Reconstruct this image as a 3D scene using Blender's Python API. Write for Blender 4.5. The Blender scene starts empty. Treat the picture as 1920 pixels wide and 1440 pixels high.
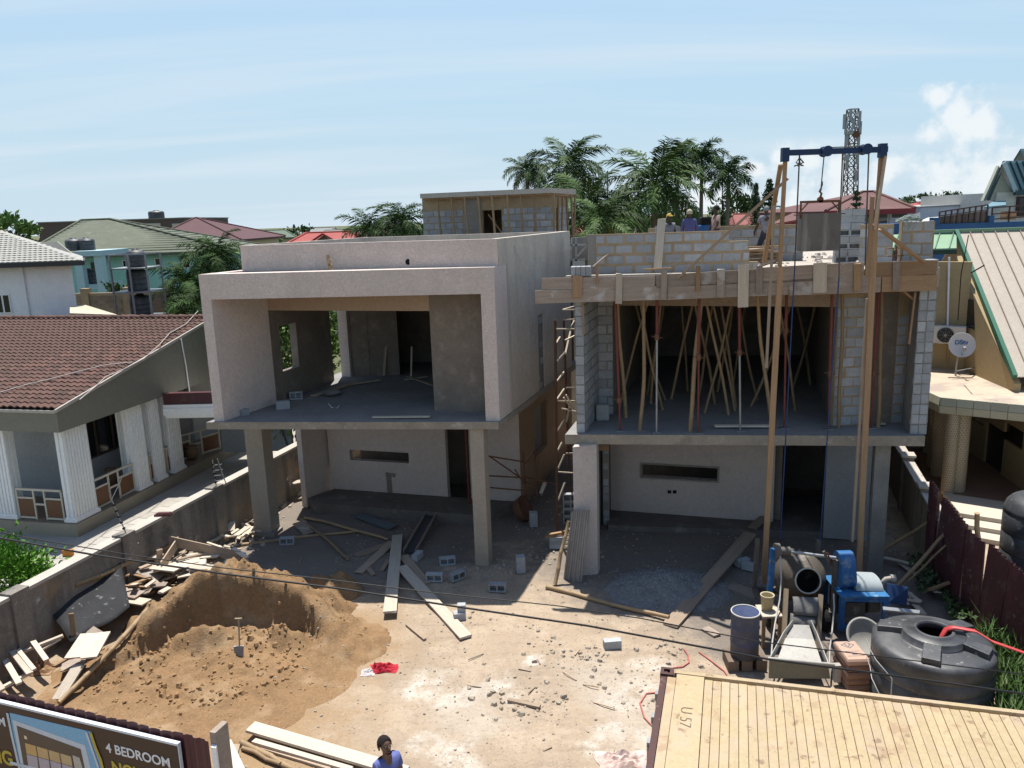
import bpy,math,random
from math import sin,cos,pi,radians,hypot,atan2,sqrt
from mathutils import Vector,Matrix,noise

random.seed(11)
SC =bpy.context.scene
COL =SC.collection

# ------------------------------------------------------------------ camera
FPX,CAM_H =1500.0,8.6
ROLL,PITCH =math.atan(.033),math.atan(312/1500.0)
_f =Vector((0,cos(PITCH),-sin(PITCH)))
_u =Vector((0,sin(PITCH),cos(PITCH)))
_r =Vector((1,0,0))
CR =_r*cos(ROLL) - _u*sin(ROLL)
CU =_u*cos(ROLL)+_r*sin(ROLL)
CAMP =Vector((0,0,CAM_H))
cam =bpy.data.cameras.new('camera')
cam.sensor_fit ='HORIZONTAL'
cam.sensor_width =36
cam.lens =36*FPX/1920
cam.clip_start =.1
cam.clip_end =9000
camo =bpy.data.objects.new('camera',cam)
COL.objects.link(camo)
camo.matrix_world =Matrix(((CR.x,CU.x,-_f.x,0),(CR.y,CU.y,-_f.y,0),(CR.z,CU.z,-_f.z,CAM_H),(0,0,0,1)))
SC.camera =camo

# ------------------------------------------------------------------ light
SUN_AZ,SUN_EL =radians(-4.0),radians(74.0)
sd =bpy.data.lights.new('sun','SUN')
sd.energy =5.0
sd.angle =radians(.53)
sd.color =(1.0,.955,.88)
so =bpy.data.objects.new('sun',sd)
COL.objects.link(so)
so.location =(0,20,60)
_sdir =Vector((sin(SUN_AZ)*cos(SUN_EL),cos(SUN_AZ)*cos(SUN_EL),sin(SUN_EL)))
so.rotation_euler =_sdir.to_track_quat('Z','Y').to_euler()

SC.view_settings.view_transform ='Standard'
SC.view_settings.look ='None'
SC.view_settings.exposure =0.66
SC.view_settings.gamma =1
SC.view_settings.use_curve_mapping =False
SC.cycles.max_bounces =6
SC.cycles.diffuse_bounces =4
SC.cycles.glossy_bounces =2
SC.cycles.transmission_bounces =2
SC.cycles.transparent_max_bounces =4
SC.cycles.caustics_reflective =False
SC.cycles.caustics_refractive =False

world =bpy.data.worlds.new('World')
SC.world =world
world.use_nodes =True
WN,WL =world.node_tree.nodes,world.node_tree.links
bg =WN['Background']
bg.inputs['Strength'].default_value =.1

def wn(kind,**kw):
	n =WN.new(kind)
	for k,v in kw.items():
		setattr(n,k,v)
	return n

def wmath(op,a,b=None,c=None,clamp=False):
	n =wn('ShaderNodeMath',operation=op,use_clamp=clamp)
	for i,x in enumerate((a,b,c)):
		if x is None:
			continue
		if isinstance(x,(int,float)):
			n.inputs[i].default_value =x
		else:
			WL.new(x,n.inputs[i])
	return n.outputs[0]

def wsmooth(x,lo,hi):
	n =wn('ShaderNodeMapRange',interpolation_type='SMOOTHSTEP')
	WL.new(x,n.inputs['Value'])
	n.inputs['From Min'].default_value =lo
	n.inputs['From Max'].default_value =hi
	return n.outputs[0]

def build_sky():
	sky =wn('ShaderNodeTexSky',sky_type='NISHITA',sun_disc=False)
	sky.sun_elevation =SUN_EL
	sky.sun_rotation =SUN_AZ
	sky.altitude =50
	sky.air_density =1.25
	sky.dust_density =.6
	sky.ozone_density =2.2
	tc =wn('ShaderNodeTexCoord')
	sep =wn('ShaderNodeSeparateXYZ')
	WL.new(tc.outputs['Generated'],sep.inputs[0])
	x,y,z =sep.outputs
	zz =wmath('ADD',wmath('MAXIMUM',z,0.0),.10)
	# thin high cloud: streaks on a far flat layer
	cmb =wn('ShaderNodeCombineXYZ')
	WL.new(wmath('DIVIDE',x,zz),cmb.inputs[0])
	WL.new(wmath('DIVIDE',y,zz),cmb.inputs[1])
	mp =wn('ShaderNodeMapping')
	WL.new(cmb.outputs[0],mp.inputs[0])
	mp.inputs['Rotation'].default_value =(0,0,radians(-6))
	mp.inputs['Scale'].default_value =(.16,.62,1)
	nz =wn('ShaderNodeTexNoise')
	WL.new(mp.outputs[0],nz.inputs['Vector'])
	nz.inputs['Scale'].default_value =1.3
	nz.inputs['Detail'].default_value =7
	nz.inputs['Roughness'].default_value =.55
	nz.inputs['Distortion'].default_value =.5
	cir =wmath('MULTIPLY',wmath('MULTIPLY',wsmooth(nz.outputs['Fac'],.42,.66),wsmooth(z,.75,.0)),.8)
	# heaped cloud banks along the skyline
	warp =wn('ShaderNodeTexNoise')
	WL.new(tc.outputs['Generated'],warp.inputs['Vector'])
	warp.inputs['Scale'].default_value =32
	warp.inputs['Detail'].default_value =7
	warp.inputs['Roughness'].default_value =.62
	bump =wmath('SUBTRACT',warp.outputs['Fac'],.5)
	dens =None
	blobs =[(27.5,6.3,1.1),(28.5,5.2,1.5),(29.7,4.5,1.4),(27.3,4.3,1.1),(32.5,5.3,.7),
			 (18.5,3.3,1.2),(20.2,3.0,1.1),(16.9,2.7,1.0),(22.0,2.4,1.0),(24.8,2.2,1.2),(30,-1.2,6),(22,-1.5,4.9),(15,-1.2,4.2),
			 (48,5,4),(57,7,5),(-62,6,5),(-75,5,4),(95,6,5),(130,7,6),(-120,6,6),(170,6,5)]
	for az,el,rad in blobs:
		a,e =radians(az),radians(el)
		d =(sin(a)*cos(e),cos(a)*cos(e),sin(e))
		sub =wn('ShaderNodeVectorMath',operation='SUBTRACT')
		WL.new(tc.outputs['Generated'],sub.inputs[0])
		sub.inputs[1].default_value =d
		ln =wn('ShaderNodeVectorMath',operation='LENGTH')
		WL.new(sub.outputs[0],ln.inputs[0])
		q =wmath('SUBTRACT',1.0,wmath('DIVIDE',ln.outputs['Value'],radians(rad)))
		dens =q if dens is None else wmath('MAXIMUM',dens,q)
	dens =wmath('ADD',dens,wmath('MULTIPLY',bump,2.6))
	cum =wmath('MULTIPLY',wsmooth(dens,-.05,.75),.85)
	# pale band of far cloud haze over the horizon
	hz =wmath('MULTIPLY',wsmooth(z,.70,.0),.9)
	m1 =wn('ShaderNodeMix',data_type='RGBA')
	WL.new(hz,m1.inputs['Factor'])
	WL.new(sky.outputs['Color'],m1.inputs['A'])
	m1.inputs['B'].default_value =(3.1,4.35,5.4,1)
	m0 =wn('ShaderNodeMix',data_type='RGBA')
	WL.new(wmath('MULTIPLY',wsmooth(z,.13,-.01),.7),m0.inputs['Factor'])
	WL.new(m1.outputs['Result'],m0.inputs['A'])
	m0.inputs['B'].default_value =(4.1,4.95,5.5,1)
	m1 =m0
	m2 =wn('ShaderNodeMix',data_type='RGBA')
	WL.new(cir,m2.inputs['Factor'])
	WL.new(m1.outputs['Result'],m2.inputs['A'])
	m2.inputs['B'].default_value =(4.35,5.1,5.7,1)
	m3 =wn('ShaderNodeMix',data_type='RGBA')
	WL.new(cum,m3.inputs['Factor'])
	WL.new(m2.outputs['Result'],m3.inputs['A'])
	m3.inputs['B'].default_value =(5.8,6.05,6.2,1)
	WL.new(m3.outputs['Result'],bg.inputs['Color'])

build_sky()

# ------------------------------------------------------------------ surveying: pixels of the photograph to points in the place
def ray(px,py):
	return _f+CR*((px - 960)/FPX)+CU*((720 - py)/FPX)

def G(px,py,z=0.0):
	d =ray(px,py)
	return CAMP+d*((z - CAM_H)/d.z)

def V(px,py,y):
	d =ray(px,py)
	return CAMP+d*(y/d.y)

def PL(px,py,A,B):
	d =ray(px,py)
	nx,ny =-(B[1] - A[1]),(B[0] - A[0])
	t =(nx*A[0]+ny*A[1])/(nx*d.x+ny*d.y)
	return CAMP+d*t

def P(p):
	w =(Vector(p) - CAMP)
	k =w.dot(_f)
	return 960+FPX*w.dot(CR)/k,720 - FPX*w.dot(CU)/k

def xy(v):
	return (v[0],v[1])

def lerp(a,b,t):
	return Vector(a)*(1 - t)+Vector(b)*t

def R(a,b):
	return random.uniform(a,b)

# ------------------------------------------------------------------ materials
MATS ={}

def M(name,col,col2=None,sc=1.5,rough=.85,bump=.0,bsc=30.,var=.0,dirt=None,metal=0.,spec=.3,streak=None,local=False,detail=6.,stretch=None,grain=.28):
	"""procedural surface: two-tone noise, optional dirt layer (colour, scale, threshold, softness, amount), vertical streaks,
	value change per object, fine relief"""
	if name in MATS:
		return MATS[name]
	m =bpy.data.materials.new(name)
	MATS[name] =m
	m.use_nodes =True
	N,L =m.node_tree.nodes,m.node_tree.links
	b =N['Principled BSDF']
	b.inputs['Roughness'].default_value =rough
	b.inputs['Metallic'].default_value =metal
	b.inputs['Specular IOR Level'].default_value =spec
	if local:
		tc =N.new('ShaderNodeTexCoord')
		pos =tc.outputs['Object']
		oi =N.new('ShaderNodeObjectInfo')
		cm =N.new('ShaderNodeCombineXYZ')
		ml =N.new('ShaderNodeMath')
		ml.operation ='MULTIPLY'
		ml.inputs[1].default_value =37.0
		L.new(oi.outputs['Random'],ml.inputs[0])
		for i in range(3):
			L.new(ml.outputs[0],cm.inputs[i])
		ad =N.new('ShaderNodeVectorMath')
		L.new(pos,ad.inputs[0])
		L.new(cm.outputs[0],ad.inputs[1])
		pos =ad.outputs[0]
	else:
		g =N.new('ShaderNodeNewGeometry')
		pos =g.outputs['Position']
	if stretch:
		mp =N.new('ShaderNodeMapping')
		mp.inputs['Scale'].default_value =stretch
		L.new(pos,mp.inputs[0])
		spos =mp.outputs[0]
	else:
		spos =pos

	def nz(scale,det=detail,vec=None,rgh=.6):
		n =N.new('ShaderNodeTexNoise')
		n.inputs['Scale'].default_value =scale
		n.inputs['Detail'].default_value =det
		n.inputs['Roughness'].default_value =rgh
		L.new(vec or spos,n.inputs['Vector'])
		return n.outputs['Fac']

	def rng(x,lo,hi,a=0.,c=1.):
		n =N.new('ShaderNodeMapRange')
		n.inputs['From Min'].default_value =lo
		n.inputs['From Max'].default_value =hi
		n.inputs['To Min'].default_value =a
		n.inputs['To Max'].default_value =c
		L.new(x,n.inputs['Value'])
		return n.outputs[0]

	def mix(f,a,c,blend='MIX'):
		n =N.new('ShaderNodeMix')
		n.data_type ='RGBA'
		n.blend_type =blend
		if isinstance(f,float):
			n.inputs['Factor'].default_value =f
		else:
			L.new(f,n.inputs['Factor'])
		for s,v in (('A',a),('B',c)):
			if isinstance(v,tuple):
				n.inputs[s].default_value =(*v[:3],1)
			else:
				L.new(v,n.inputs[s])
		return n.outputs['Result']

	if col2 is None:
		col2 =tuple(c*.82 for c in col)
	c =mix(rng(nz(sc),.32,.68),tuple(col),tuple(col2))
	c =mix(rng(nz(sc*9,4,spos),.3,.7,.0,.35),c,tuple(x*.72 for x in col2))
	c =mix(rng(nz(max(28.,sc*30),3,pos,.7),.42,.66,.0,grain),c,tuple(x*.55 for x in col2))
	c =mix(rng(nz(max(17.,sc*19),3,pos,.7),.5,.7,.0,grain*.6),c,tuple(min(1,x*1.5) for x in col))
	if streak:
		scol,sscale,amt =streak
		mp2 =N.new('ShaderNodeMapping')
		mp2.inputs['Scale'].default_value =(sscale,sscale,sscale*.09)
		L.new(pos,mp2.inputs[0])
		c =mix(rng(nz(1.0,5,mp2.outputs[0]),.48,.72,0,amt),c,tuple(scol))
	for dl in (dirt if isinstance(dirt,list) else ([dirt] if dirt else [])):
		dc,dsc,th,soft,amt =dl
		c =mix(rng(nz(dsc,6,pos,.65),th,th+soft,0.,amt),c,tuple(dc))
	if var:
		oi =N.new('ShaderNodeObjectInfo')
		hs =N.new('ShaderNodeHueSaturation')
		L.new(rng(oi.outputs['Random'],0,1,1 - var,1+var),hs.inputs['Value'])
		L.new(c,hs.inputs['Color'])
		c =hs.outputs[0]
	L.new(c,b.inputs['Base Color'])
	if bump:
		bp =N.new('ShaderNodeBump')
		bp.inputs['Strength'].default_value =bump
		bp.inputs['Distance'].default_value =.02
		L.new(nz(bsc,5),bp.inputs['Height'])
		L.new(bp.outputs[0],b.inputs['Normal'])
	return m

def emit_mat(name,col,s):
	m =bpy.data.materials.new(name)
	m.use_nodes =True
	b =m.node_tree.nodes['Principled BSDF']
	b.inputs['Base Color'].default_value =(*col,1)
	b.inputs['Emission Color'].default_value =(*col,1)
	b.inputs['Emission Strength'].default_value =s
	return m

# ------------------------------------------------------------------ objects
WLOC ={}

def tag(o,label=None,cat=None,group=None,kind=None):
	if label:
		o['label'] =label
	if cat:
		o['category'] =cat
	if group:
		o['group'] =group
	if kind:
		o['kind'] =kind
	return o

def wloc(o):
	return WLOC.get(o.name,Vector((0,0,0))) if o else Vector((0,0,0))

def thing(name,label,cat,loc=(0,0,0),group=None):
	o =bpy.data.objects.new(name,None)
	COL.objects.link(o)
	o.empty_display_size =.2
	o.location =loc
	WLOC[o.name] =Vector(loc)
	return tag(o,label,cat,group)

def put(name,me,parent,loc,rot=None,mat=None):
	"""link an object that uses mesh me, at world position loc"""
	o =bpy.data.objects.new(name,me)
	COL.objects.link(o)
	if parent:
		o.parent =parent
	o.location =Vector(loc) - wloc(parent)
	if rot is not None:
		o.rotation_euler =rot
	WLOC[o.name] =Vector(loc)
	return o

class MB:
	def __init__(s):
		s.v,s.f,s.sm,s.mi =[],[],[],[]
		s.cur =0

	def add(s,vs,fs,smooth=False):
		n =len(s.v)
		s.v += [tuple(x) for x in vs]
		for f in fs:
			s.f.append(tuple(i+n for i in f))
			s.sm.append(smooth)
			s.mi.append(s.cur)
		return s

	def hexa(s,p):
		return s.add(p,[(0,3,2,1),(4,5,6,7),(0,1,5,4),(1,2,6,5),(2,3,7,6),(3,0,4,7)])

	def box(s,a,b):
		(x0,y0,z0),(x1,y1,z1) =a,b
		return s.hexa([(x0,y0,z0),(x1,y0,z0),(x1,y1,z0),(x0,y1,z0),(x0,y0,z1),(x1,y0,z1),(x1,y1,z1),(x0,y1,z1)])

	def prism(s,pts,z0,z1):
		n =len(pts)
		# orient counter-clockwise
		ar =sum(pts[i][0]*pts[(i+1) % n][1] - pts[(i+1) % n][0]*pts[i][1] for i in range(n))
		if ar <0:
			pts =pts[::-1]
		za =z0 if isinstance(z0,(list,tuple)) else [z0]*n
		zb =z1 if isinstance(z1,(list,tuple)) else [z1]*n
		vs =[(p[0],p[1],za[i]) for i,p in enumerate(pts)]+[(p[0],p[1],zb[i]) for i,p in enumerate(pts)]
		return s.add(vs,[tuple(range(n - 1,-1,-1)),tuple(range(n,2*n))]+[(i,(i+1) % n,n+(i+1) % n,n+i) for i in range(n)])

	def slabpoly(s,pts,d):
		"""closed plate: 3-D polygon extruded by vector d"""
		n =len(pts)
		q =[Vector(p) for p in pts]
		d =Vector(d)
		nrm =Vector((0,0,0))
		for i in range(n):
			nrm += q[i].cross(q[(i+1) % n])
		if nrm.dot(d) <0:
			q =q[::-1]
		return s.add(q+[p+d for p in q],[tuple(range(n - 1,-1,-1)),tuple(range(n,2*n))]+[(i,(i+1) % n,n+(i+1) % n,n+i) for i in range(n)])

	def beam(s,p,q,w,h,up=(0,0,1)):
		p,q =Vector(p),Vector(q)
		d =(q - p).normalized()
		u =Vector(up)
		sd_ =d.cross(u)
		if sd_.length <1e-4:
			sd_ =d.cross(Vector((1,0,0)))
		sd_.normalize()
		u =sd_.cross(d)
		a,b =sd_*(w/2),u*(h/2)
		return s.hexa([p - a - b,p+a - b,q+a - b,q - a - b,p - a+b,p+a+b,q+a+b,q - a+b])

	def tube(s,pts,r,n=8,cap=True,smooth=True):
		pts =[Vector(p) for p in pts]
		rs =r if isinstance(r,(list,tuple)) else [r]*len(pts)
		vs =[]
		ref =None
		for i,p in enumerate(pts):
			d =(pts[min(i+1,len(pts) - 1)] - pts[max(i - 1,0)]).normalized()
			if ref is None:
				ref =d.cross(Vector((0,0,1)))
				if ref.length <.05:
					ref =d.cross(Vector((1,0,0)))
			ref =(ref - d*ref.dot(d)).normalized()
			bi =d.cross(ref)
			for k in range(n):
				a =2*pi*k/n
				vs.append(p+ref*(cos(a)*rs[i])+bi*(sin(a)*rs[i]))
		fs =[(i*n+k,i*n+(k+1) % n,(i+1)*n+(k+1) % n,(i+1)*n+k) for i in range(len(pts) - 1) for k in range(n)]
		s.add(vs,fs,smooth)
		if cap:
			m =len(pts) - 1
			s.add(vs[:n],[tuple(range(n - 1,-1,-1))])
			s.add(vs[m*n:],[tuple(range(n))])
		return s

	def lathe(s,prof,c=(0,0,0),n=32,smooth=True,axis=None):
		c =Vector(c)
		if axis is None:
			ax,e1,e2 =Vector((0,0,1)),Vector((1,0,0)),Vector((0,1,0))
		else:
			ax =Vector(axis).normalized()
			e1 =ax.cross(Vector((0,0,1)))
			if e1.length <.05:
				e1 =ax.cross(Vector((1,0,0)))
			e1.normalize()
			e2 =ax.cross(e1)
		vs =[]
		for r,h in prof:
			for k in range(n):
				a =2*pi*k/n
				vs.append(c+ax*h+e1*(cos(a)*r)+e2*(sin(a)*r))
		fs =[(i*n+k,i*n+(k+1) % n,(i+1)*n+(k+1) % n,(i+1)*n+k) for i in range(len(prof) - 1) for k in range(n)]
		return s.add(vs,fs,smooth)

	def wall(s,A,B,z0,z1,t,holes=()):
		"""upright wall from A to B (plan), thickness t to the left of A->B, with rectangular holes (s0,s1,h0,h1)"""
		A,B =Vector(A[:2]),Vector(B[:2])
		ln =(B - A).length
		d =(B - A)/ln
		nn =Vector((-d.y,d.x))*t
		xs =sorted({0.,ln} | {h[0] for h in holes} | {h[1] for h in holes})
		zs =sorted({z0,z1} | {h[2] for h in holes} | {h[3] for h in holes})
		xs =[x for x in xs if -1e-6 <= x <= ln+1e-6]
		zs =[z for z in zs if z0 - 1e-6 <= z <= z1+1e-6]
		for i in range(len(xs) - 1):
			k =0
			while k <len(zs) - 1:
				def hole(kk):
					xm,zm =(xs[i]+xs[i+1])/2,(zs[kk]+zs[kk+1])/2
					return any(h[0] <xm <h[1] and h[2] <zm <h[3] for h in holes)
				if hole(k):
					k += 1
					continue
				e =k
				while e <len(zs) - 1 and not hole(e):
					e += 1
				a,b =A+d*xs[i],A+d*xs[i+1]
				s.prism([a,b,b+nn,a+nn],zs[k],zs[e])
				k =e
		return s

	def build(s,name,mat,parent=None,loc=None,bevel=0,mats=None):
		if not s.v:
			return None
		if parent is not None:
			o0 =wloc(parent)
		elif loc is not None:
			o0 =Vector(loc)
		else:
			xs,ys,zs =zip(*s.v)
			o0 =Vector(((min(xs)+max(xs))/2,(min(ys)+max(ys))/2,min(zs)))
		me =bpy.data.meshes.new(name)
		me.from_pydata([(x - o0.x,y - o0.y,z - o0.z) for x,y,z in s.v],[],s.f)
		me.polygons.foreach_set('use_smooth',s.sm)
		for mm in (mats or [mat]):
			me.materials.append(mm)
		if mats:
			me.polygons.foreach_set('material_index',s.mi)
		me.update()
		o =bpy.data.objects.new(name,me)
		COL.objects.link(o)
		if parent:
			o.parent =parent
		else:
			o.location =o0
		WLOC[o.name] =o0
		if bevel:
			bv =o.modifiers.new('bevel','BEVEL')
			bv.width =bevel
			bv.segments =2
			bv.limit_method ='ANGLE'
		return o

def orient(p,q,roll=0.):
	"""euler that takes local X to p->q, local Z as near up as it can"""
	x =(Vector(q) - Vector(p)).normalized()
	z =Vector((0,0,1))
	y =z.cross(x)
	if y.length <1e-3:
		y =Vector((0,1,0))
	y.normalize()
	z =x.cross(y)
	m =Matrix((x,y,z)).transposed()
	return (m @ Matrix.Rotation(roll,3,'X')).to_euler()

def plank(name,p,q,w,t,mat,parent=None,roll=0.,warp=.0):
	"""sawn board from p to q (centre line), w wide, t thick; grain runs along its own X"""
	p,q =Vector(p),Vector(q)
	ln =(q - p).length
	n =4 if ln >.8 else 1
	vs,fs =[],[]
	wa,wb =w*R(.96,1.02),w*R(.94,1.02)
	bz,by =warp*R(-1,1),warp*R(-1,1)
	for i in range(n+1):
		u =i/n
		x =ln*u
		c =4*u*(1 - u)
		ww =wa*(1 - u)+wb*u
		for sy,sz in ((-1,-1),(1,-1),(1,1),(-1,1)):
			e =0 if 0 <i <n else R(-.015,.015)*(1 if w >.06 else .3)
			vs.append((x+e,sy*ww/2+by*c,sz*t/2+bz*c))
	fs.append((0,3,2,1))
	for i in range(n):
		for k in range(4):
			a,b =i*4+k,i*4+(k+1) % 4
			fs.append((a,b,b+4,a+4))
	fs.append((n*4,n*4+1,n*4+2,n*4+3))
	me =bpy.data.meshes.new(name)
	me.from_pydata(vs,[],fs)
	me.materials.append(mat)
	return put(name,me,parent,p,orient(p,q,roll))

def bamboo(name,p,q,r,mat,parent=None,bend=.03,taper=.8,n=7):
	"""a cane with swollen joints and a slight bend"""
	p,q =Vector(p),Vector(q)
	ln =(q - p).length
	seg =max(3,int(ln/.32))
	bx,bz,ph =R(-bend,bend)*ln,R(-bend,bend)*ln,R(0,6)
	pts,rs =[],[]
	for i in range(seg+1):
		for du,k in ((-.07,1.0),(0.,1.16),(.07,1.0)):
			u =(i+du)/seg
			if u <0 or u >1:
				continue
			c =4*u*(1 - u)
			wv =.012*sin(u*9+ph)
			pts.append((ln*u,bx*c+wv,bz*c+wv*.6))
			rs.append(r*(1 - (1 - taper)*u)*k)
	mb =MB().tube(pts,rs,n)
	me =bpy.data.meshes.new(name)
	me.from_pydata(mb.v,[],mb.f)
	me.polygons.foreach_set('use_smooth',mb.sm)
	me.materials.append(mat)
	return put(name,me,parent,p,orient(p,q))

ORD =['first','second','third','fourth','fifth','sixth','seventh','eighth','ninth','tenth','eleventh','twelfth','thirteenth','fourteenth',
	   'fifteenth','sixteenth','seventeenth','eighteenth','nineteenth','twentieth']

# ------------------------------------------------------------------ palette
m_plaster =M('pale_textured_render',(.62,.53,.485),(.575,.49,.445),sc=.7,bump=.8,bsc=22,rough=.92,grain=.4,streak=((.40,.34,.30),1.0,.35),dirt=[((.36,.32,.29),1.1,.56,.3,.4)])
m_plaster2 =M('smooth_pale_render',(.54,.465,.42),(.48,.415,.375),sc=.8,bump=.15,bsc=30,rough=.92,dirt=[((.30,.26,.23),1.3,.58,.2,.4)])
m_cement =M('grey_cement_render',(.56,.50,.425),(.45,.40,.335),sc=.8,bump=.3,bsc=16,rough=.9,streak=((.30,.285,.265),1.8,.75),dirt=[((.58,.56,.53),1.2,.55,.2,.6),((.26,.245,.225),.9,.60,.12,.6)])
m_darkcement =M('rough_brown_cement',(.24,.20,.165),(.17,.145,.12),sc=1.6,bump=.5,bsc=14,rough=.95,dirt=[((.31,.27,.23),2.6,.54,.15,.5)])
m_warm =M('warm_slab_edge',(.34,.295,.235),(.25,.215,.17),sc=1.6,bump=.5,bsc=14,rough=.95,dirt=[((.19,.165,.135),2.2,.54,.12,.7),((.45,.42,.37),4,.58,.1,.5)])
m_step =M('shade_toned_step_concrete',(.16,.14,.12),(.115,.10,.088),sc=1.6,bump=.4,bsc=14,rough=.95,dirt=[((.25,.225,.195),2.4,.56,.15,.6)])  # concrete darkened to stand in for the shadow on the porch floor
m_tan =M('tan_undercoat',(.40,.29,.205),(.34,.25,.18),sc=1.0,bump=.2,bsc=20,rough=.95)
m_conc =M('raw_concrete',(.30,.275,.245),(.21,.193,.172),sc=1.4,bump=.35,bsc=18,rough=.92,dirt=[((.2,.18,.16),2.5,.55,.15,.6),((.42,.4,.37),5,.6,.1,.5)])
m_floor =M('dusty_concrete_floor',(.27,.265,.26),(.19,.185,.18),sc=1.1,bump=.3,bsc=14,rough=.9,dirt=[((.36,.34,.31),2.2,.55,.2,.6)])
m_block =M('grey_sandcrete_block',(.37,.385,.40),(.285,.298,.31),sc=3.0,bump=.5,bsc=45,rough=.95,var=.16,dirt=[((.30,.235,.16),6,.60,.08,.75),((.44,.44,.43),2.5,.58,.12,.5)])
m_mortar =M('brown_mortar',(.39,.30,.19),(.29,.22,.14),sc=2.5,bump=.7,bsc=25,rough=.97,dirt=[((.36,.31,.25),4,.55,.2,.5)])
m_mortar_grey =M('grey_mortar',(.25,.235,.21),(.19,.18,.165),sc=2.5,bump=.7,bsc=25,rough=.97)
m_wood =M('weathered_board',(.40,.31,.225),(.29,.22,.16),sc=2.0,rough=.85,bump=.3,bsc=8,var=.25,local=True,stretch=(.9,12,12),dirt=[((.20,.155,.12),2.0,.6,.12,.6),((.47,.42,.36),3,.62,.1,.5)])
m_wood_new =M('fresh_sawn_board',(.36,.23,.13),(.265,.165,.092),sc=2.0,rough=.8,bump=.25,bsc=8,var=.18,local=True,stretch=(.9,12,12),dirt=[((.26,.16,.09),2.2,.62,.1,.6)])
m_wood_grey =M('grey_formwork_board',(.34,.275,.22),(.25,.2,.165),sc=1.6,rough=.9,bump=.35,bsc=8,var=.2,local=True,stretch=(.8,10,10),dirt=[((.40,.38,.36),1.6,.57,.08,.8),((.17,.13,.1),2.6,.6,.1,.5)])
m_wood_pale =M('dusty_pale_board',(.56,.49,.40),(.46,.39,.31),sc=1.8,rough=.88,bump=.25,bsc=8,var=.2,local=True,stretch=(.9,12,12),dirt=[((.33,.26,.2),2.2,.6,.12,.5)])
m_bamboo =M('dry_bamboo',(.34,.24,.137),(.24,.165,.092),sc=3,rough=.6,bump=.1,bsc=20,var=.22,local=True,stretch=(1,4,4),dirt=[((.24,.17,.1),3,.6,.1,.5)])
m_white =M('white_gloss_paint',(.80,.80,.78),(.76,.76,.74),sc=1.2,rough=.55,bump=.05,dirt=[((.6,.58,.54),2,.62,.2,.4)])
m_white_wall =M('white_masonry_paint',(.78,.78,.79),(.73,.73,.75),sc=.6,rough=.9,bump=.15,streak=((.60,.59,.58),1.2,.3))
m_olive =M('olive_grey_paint',(.205,.195,.155),(.185,.178,.142),sc=.6,rough=.85,bump=.1)
m_maroon =M('maroon_sheet_paint',(.085,.022,.028),(.06,.017,.022),sc=2.5,rough=.5,metal=.0,spec=.4,dirt=[((.16,.09,.075),3,.58,.15,.5),((.05,.03,.03),1.2,.55,.2,.5)])
m_glass =M('dark_window_glass',(.012,.014,.016),(.016,.018,.02),sc=.5,rough=.08,spec=.6)
m_dark =M('matt_black',(.01,.01,.01),rough=.95)  # plain matt black, for holes and black parts alike
m_steel =M('galvanised_steel',(.36,.37,.38),(.27,.28,.29),sc=5,rough=.45,metal=.6,dirt=[((.22,.17,.13),5,.6,.1,.5)])
m_rust =M('rusty_steel',(.20,.10,.06),(.14,.07,.045),sc=6,rough=.85,metal=.2)
m_redpaint =M('worn_red_paint',(.19,.045,.035),(.13,.037,.03),sc=5,rough=.6,dirt=[((.15,.07,.05),6,.58,.1,.6)])
m_blue =M('worn_blue_paint',(.025,.125,.31),(.02,.09,.24),sc=3,rough=.55,grain=.4,dirt=[((.20,.24,.27),4,.54,.12,.65),((.06,.045,.035),6,.60,.06,.8)])
m_navy =M('navy_blue_paint',(.012,.036,.105),(.01,.03,.085),sc=3,rough=.5,dirt=[((.12,.1,.1),6,.62,.1,.4)])
m_black_plastic =M('black_tank_plastic',(.03,.032,.036),(.04,.042,.046),sc=2,rough=.5,spec=.5,bump=.15,bsc=9,dirt=[((.30,.30,.29),9,.62,.08,.55),((.12,.12,.122),1.6,.46,.25,.65)])  # specks are dust; the broad grey layer paints in sun sheen
m_leaf_dark =M('dark_palm_leaf',(.046,.09,.022),(.026,.055,.014),sc=.8,rough=.7,var=.3,spec=.12)
m_leaf_palm =M('palm_leaf',(.062,.112,.026),(.034,.066,.015),sc=.8,rough=.65,var=.35,spec=.16)
m_leaf_dry =M('dry_palm_leaf',(.16,.13,.05),(.11,.09,.035),sc=.8,rough=.7,var=.2)
m_leaf_lime =M('bright_shrub_leaf',(.115,.26,.022),(.06,.165,.014),sc=5,rough=.5,spec=.25)
m_leaf_tree =M('tree_leaf',(.055,.11,.025),(.032,.07,.017),sc=1.2,rough=.6)
m_leaf_light =M('light_tree_leaf',(.13,.22,.05),(.09,.16,.035),sc=1.2,rough=.6)
m_conifer =M('conifer_needle',(.05,.085,.035),(.03,.055,.024),sc=2,rough=.7)
m_bark =M('palm_bark',(.20,.175,.145),(.13,.11,.09),sc=4,rough=.95,bump=.5,bsc=12)
# ------------------------------------------------------------------ ground
def gh(x,y):
	if not (-14 <x <13 and 6 <y <34):
		return 0.0
	f =min(1,(x+14)/2,(13 - x)/2,(y - 6)/2,(34 - y)/3)
	v =noise.noise(Vector((x*.45,y*.45,3.1)))*.05+noise.noise(Vector((x*1.6,y*1.6,7.7)))*.026+noise.noise(Vector((x*4.5,y*4.5,1.7)))*.012
	if x >-3.5:
		for o in (-.55,.75):
			s =x - (.9+o+.55*sin(y*.35) - (y - 12)*.12)
			v -= .045*math.exp(-(s/.13) ** 2)*(.6+noise.noise(Vector((x,y*2,4))))*max(0,min(1,(17 - y)/2))
			v += .022*math.exp(-((abs(s) - .22)/.09) ** 2)*max(0,min(1,(17 - y)/2))
	return (v - .02)*f

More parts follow.
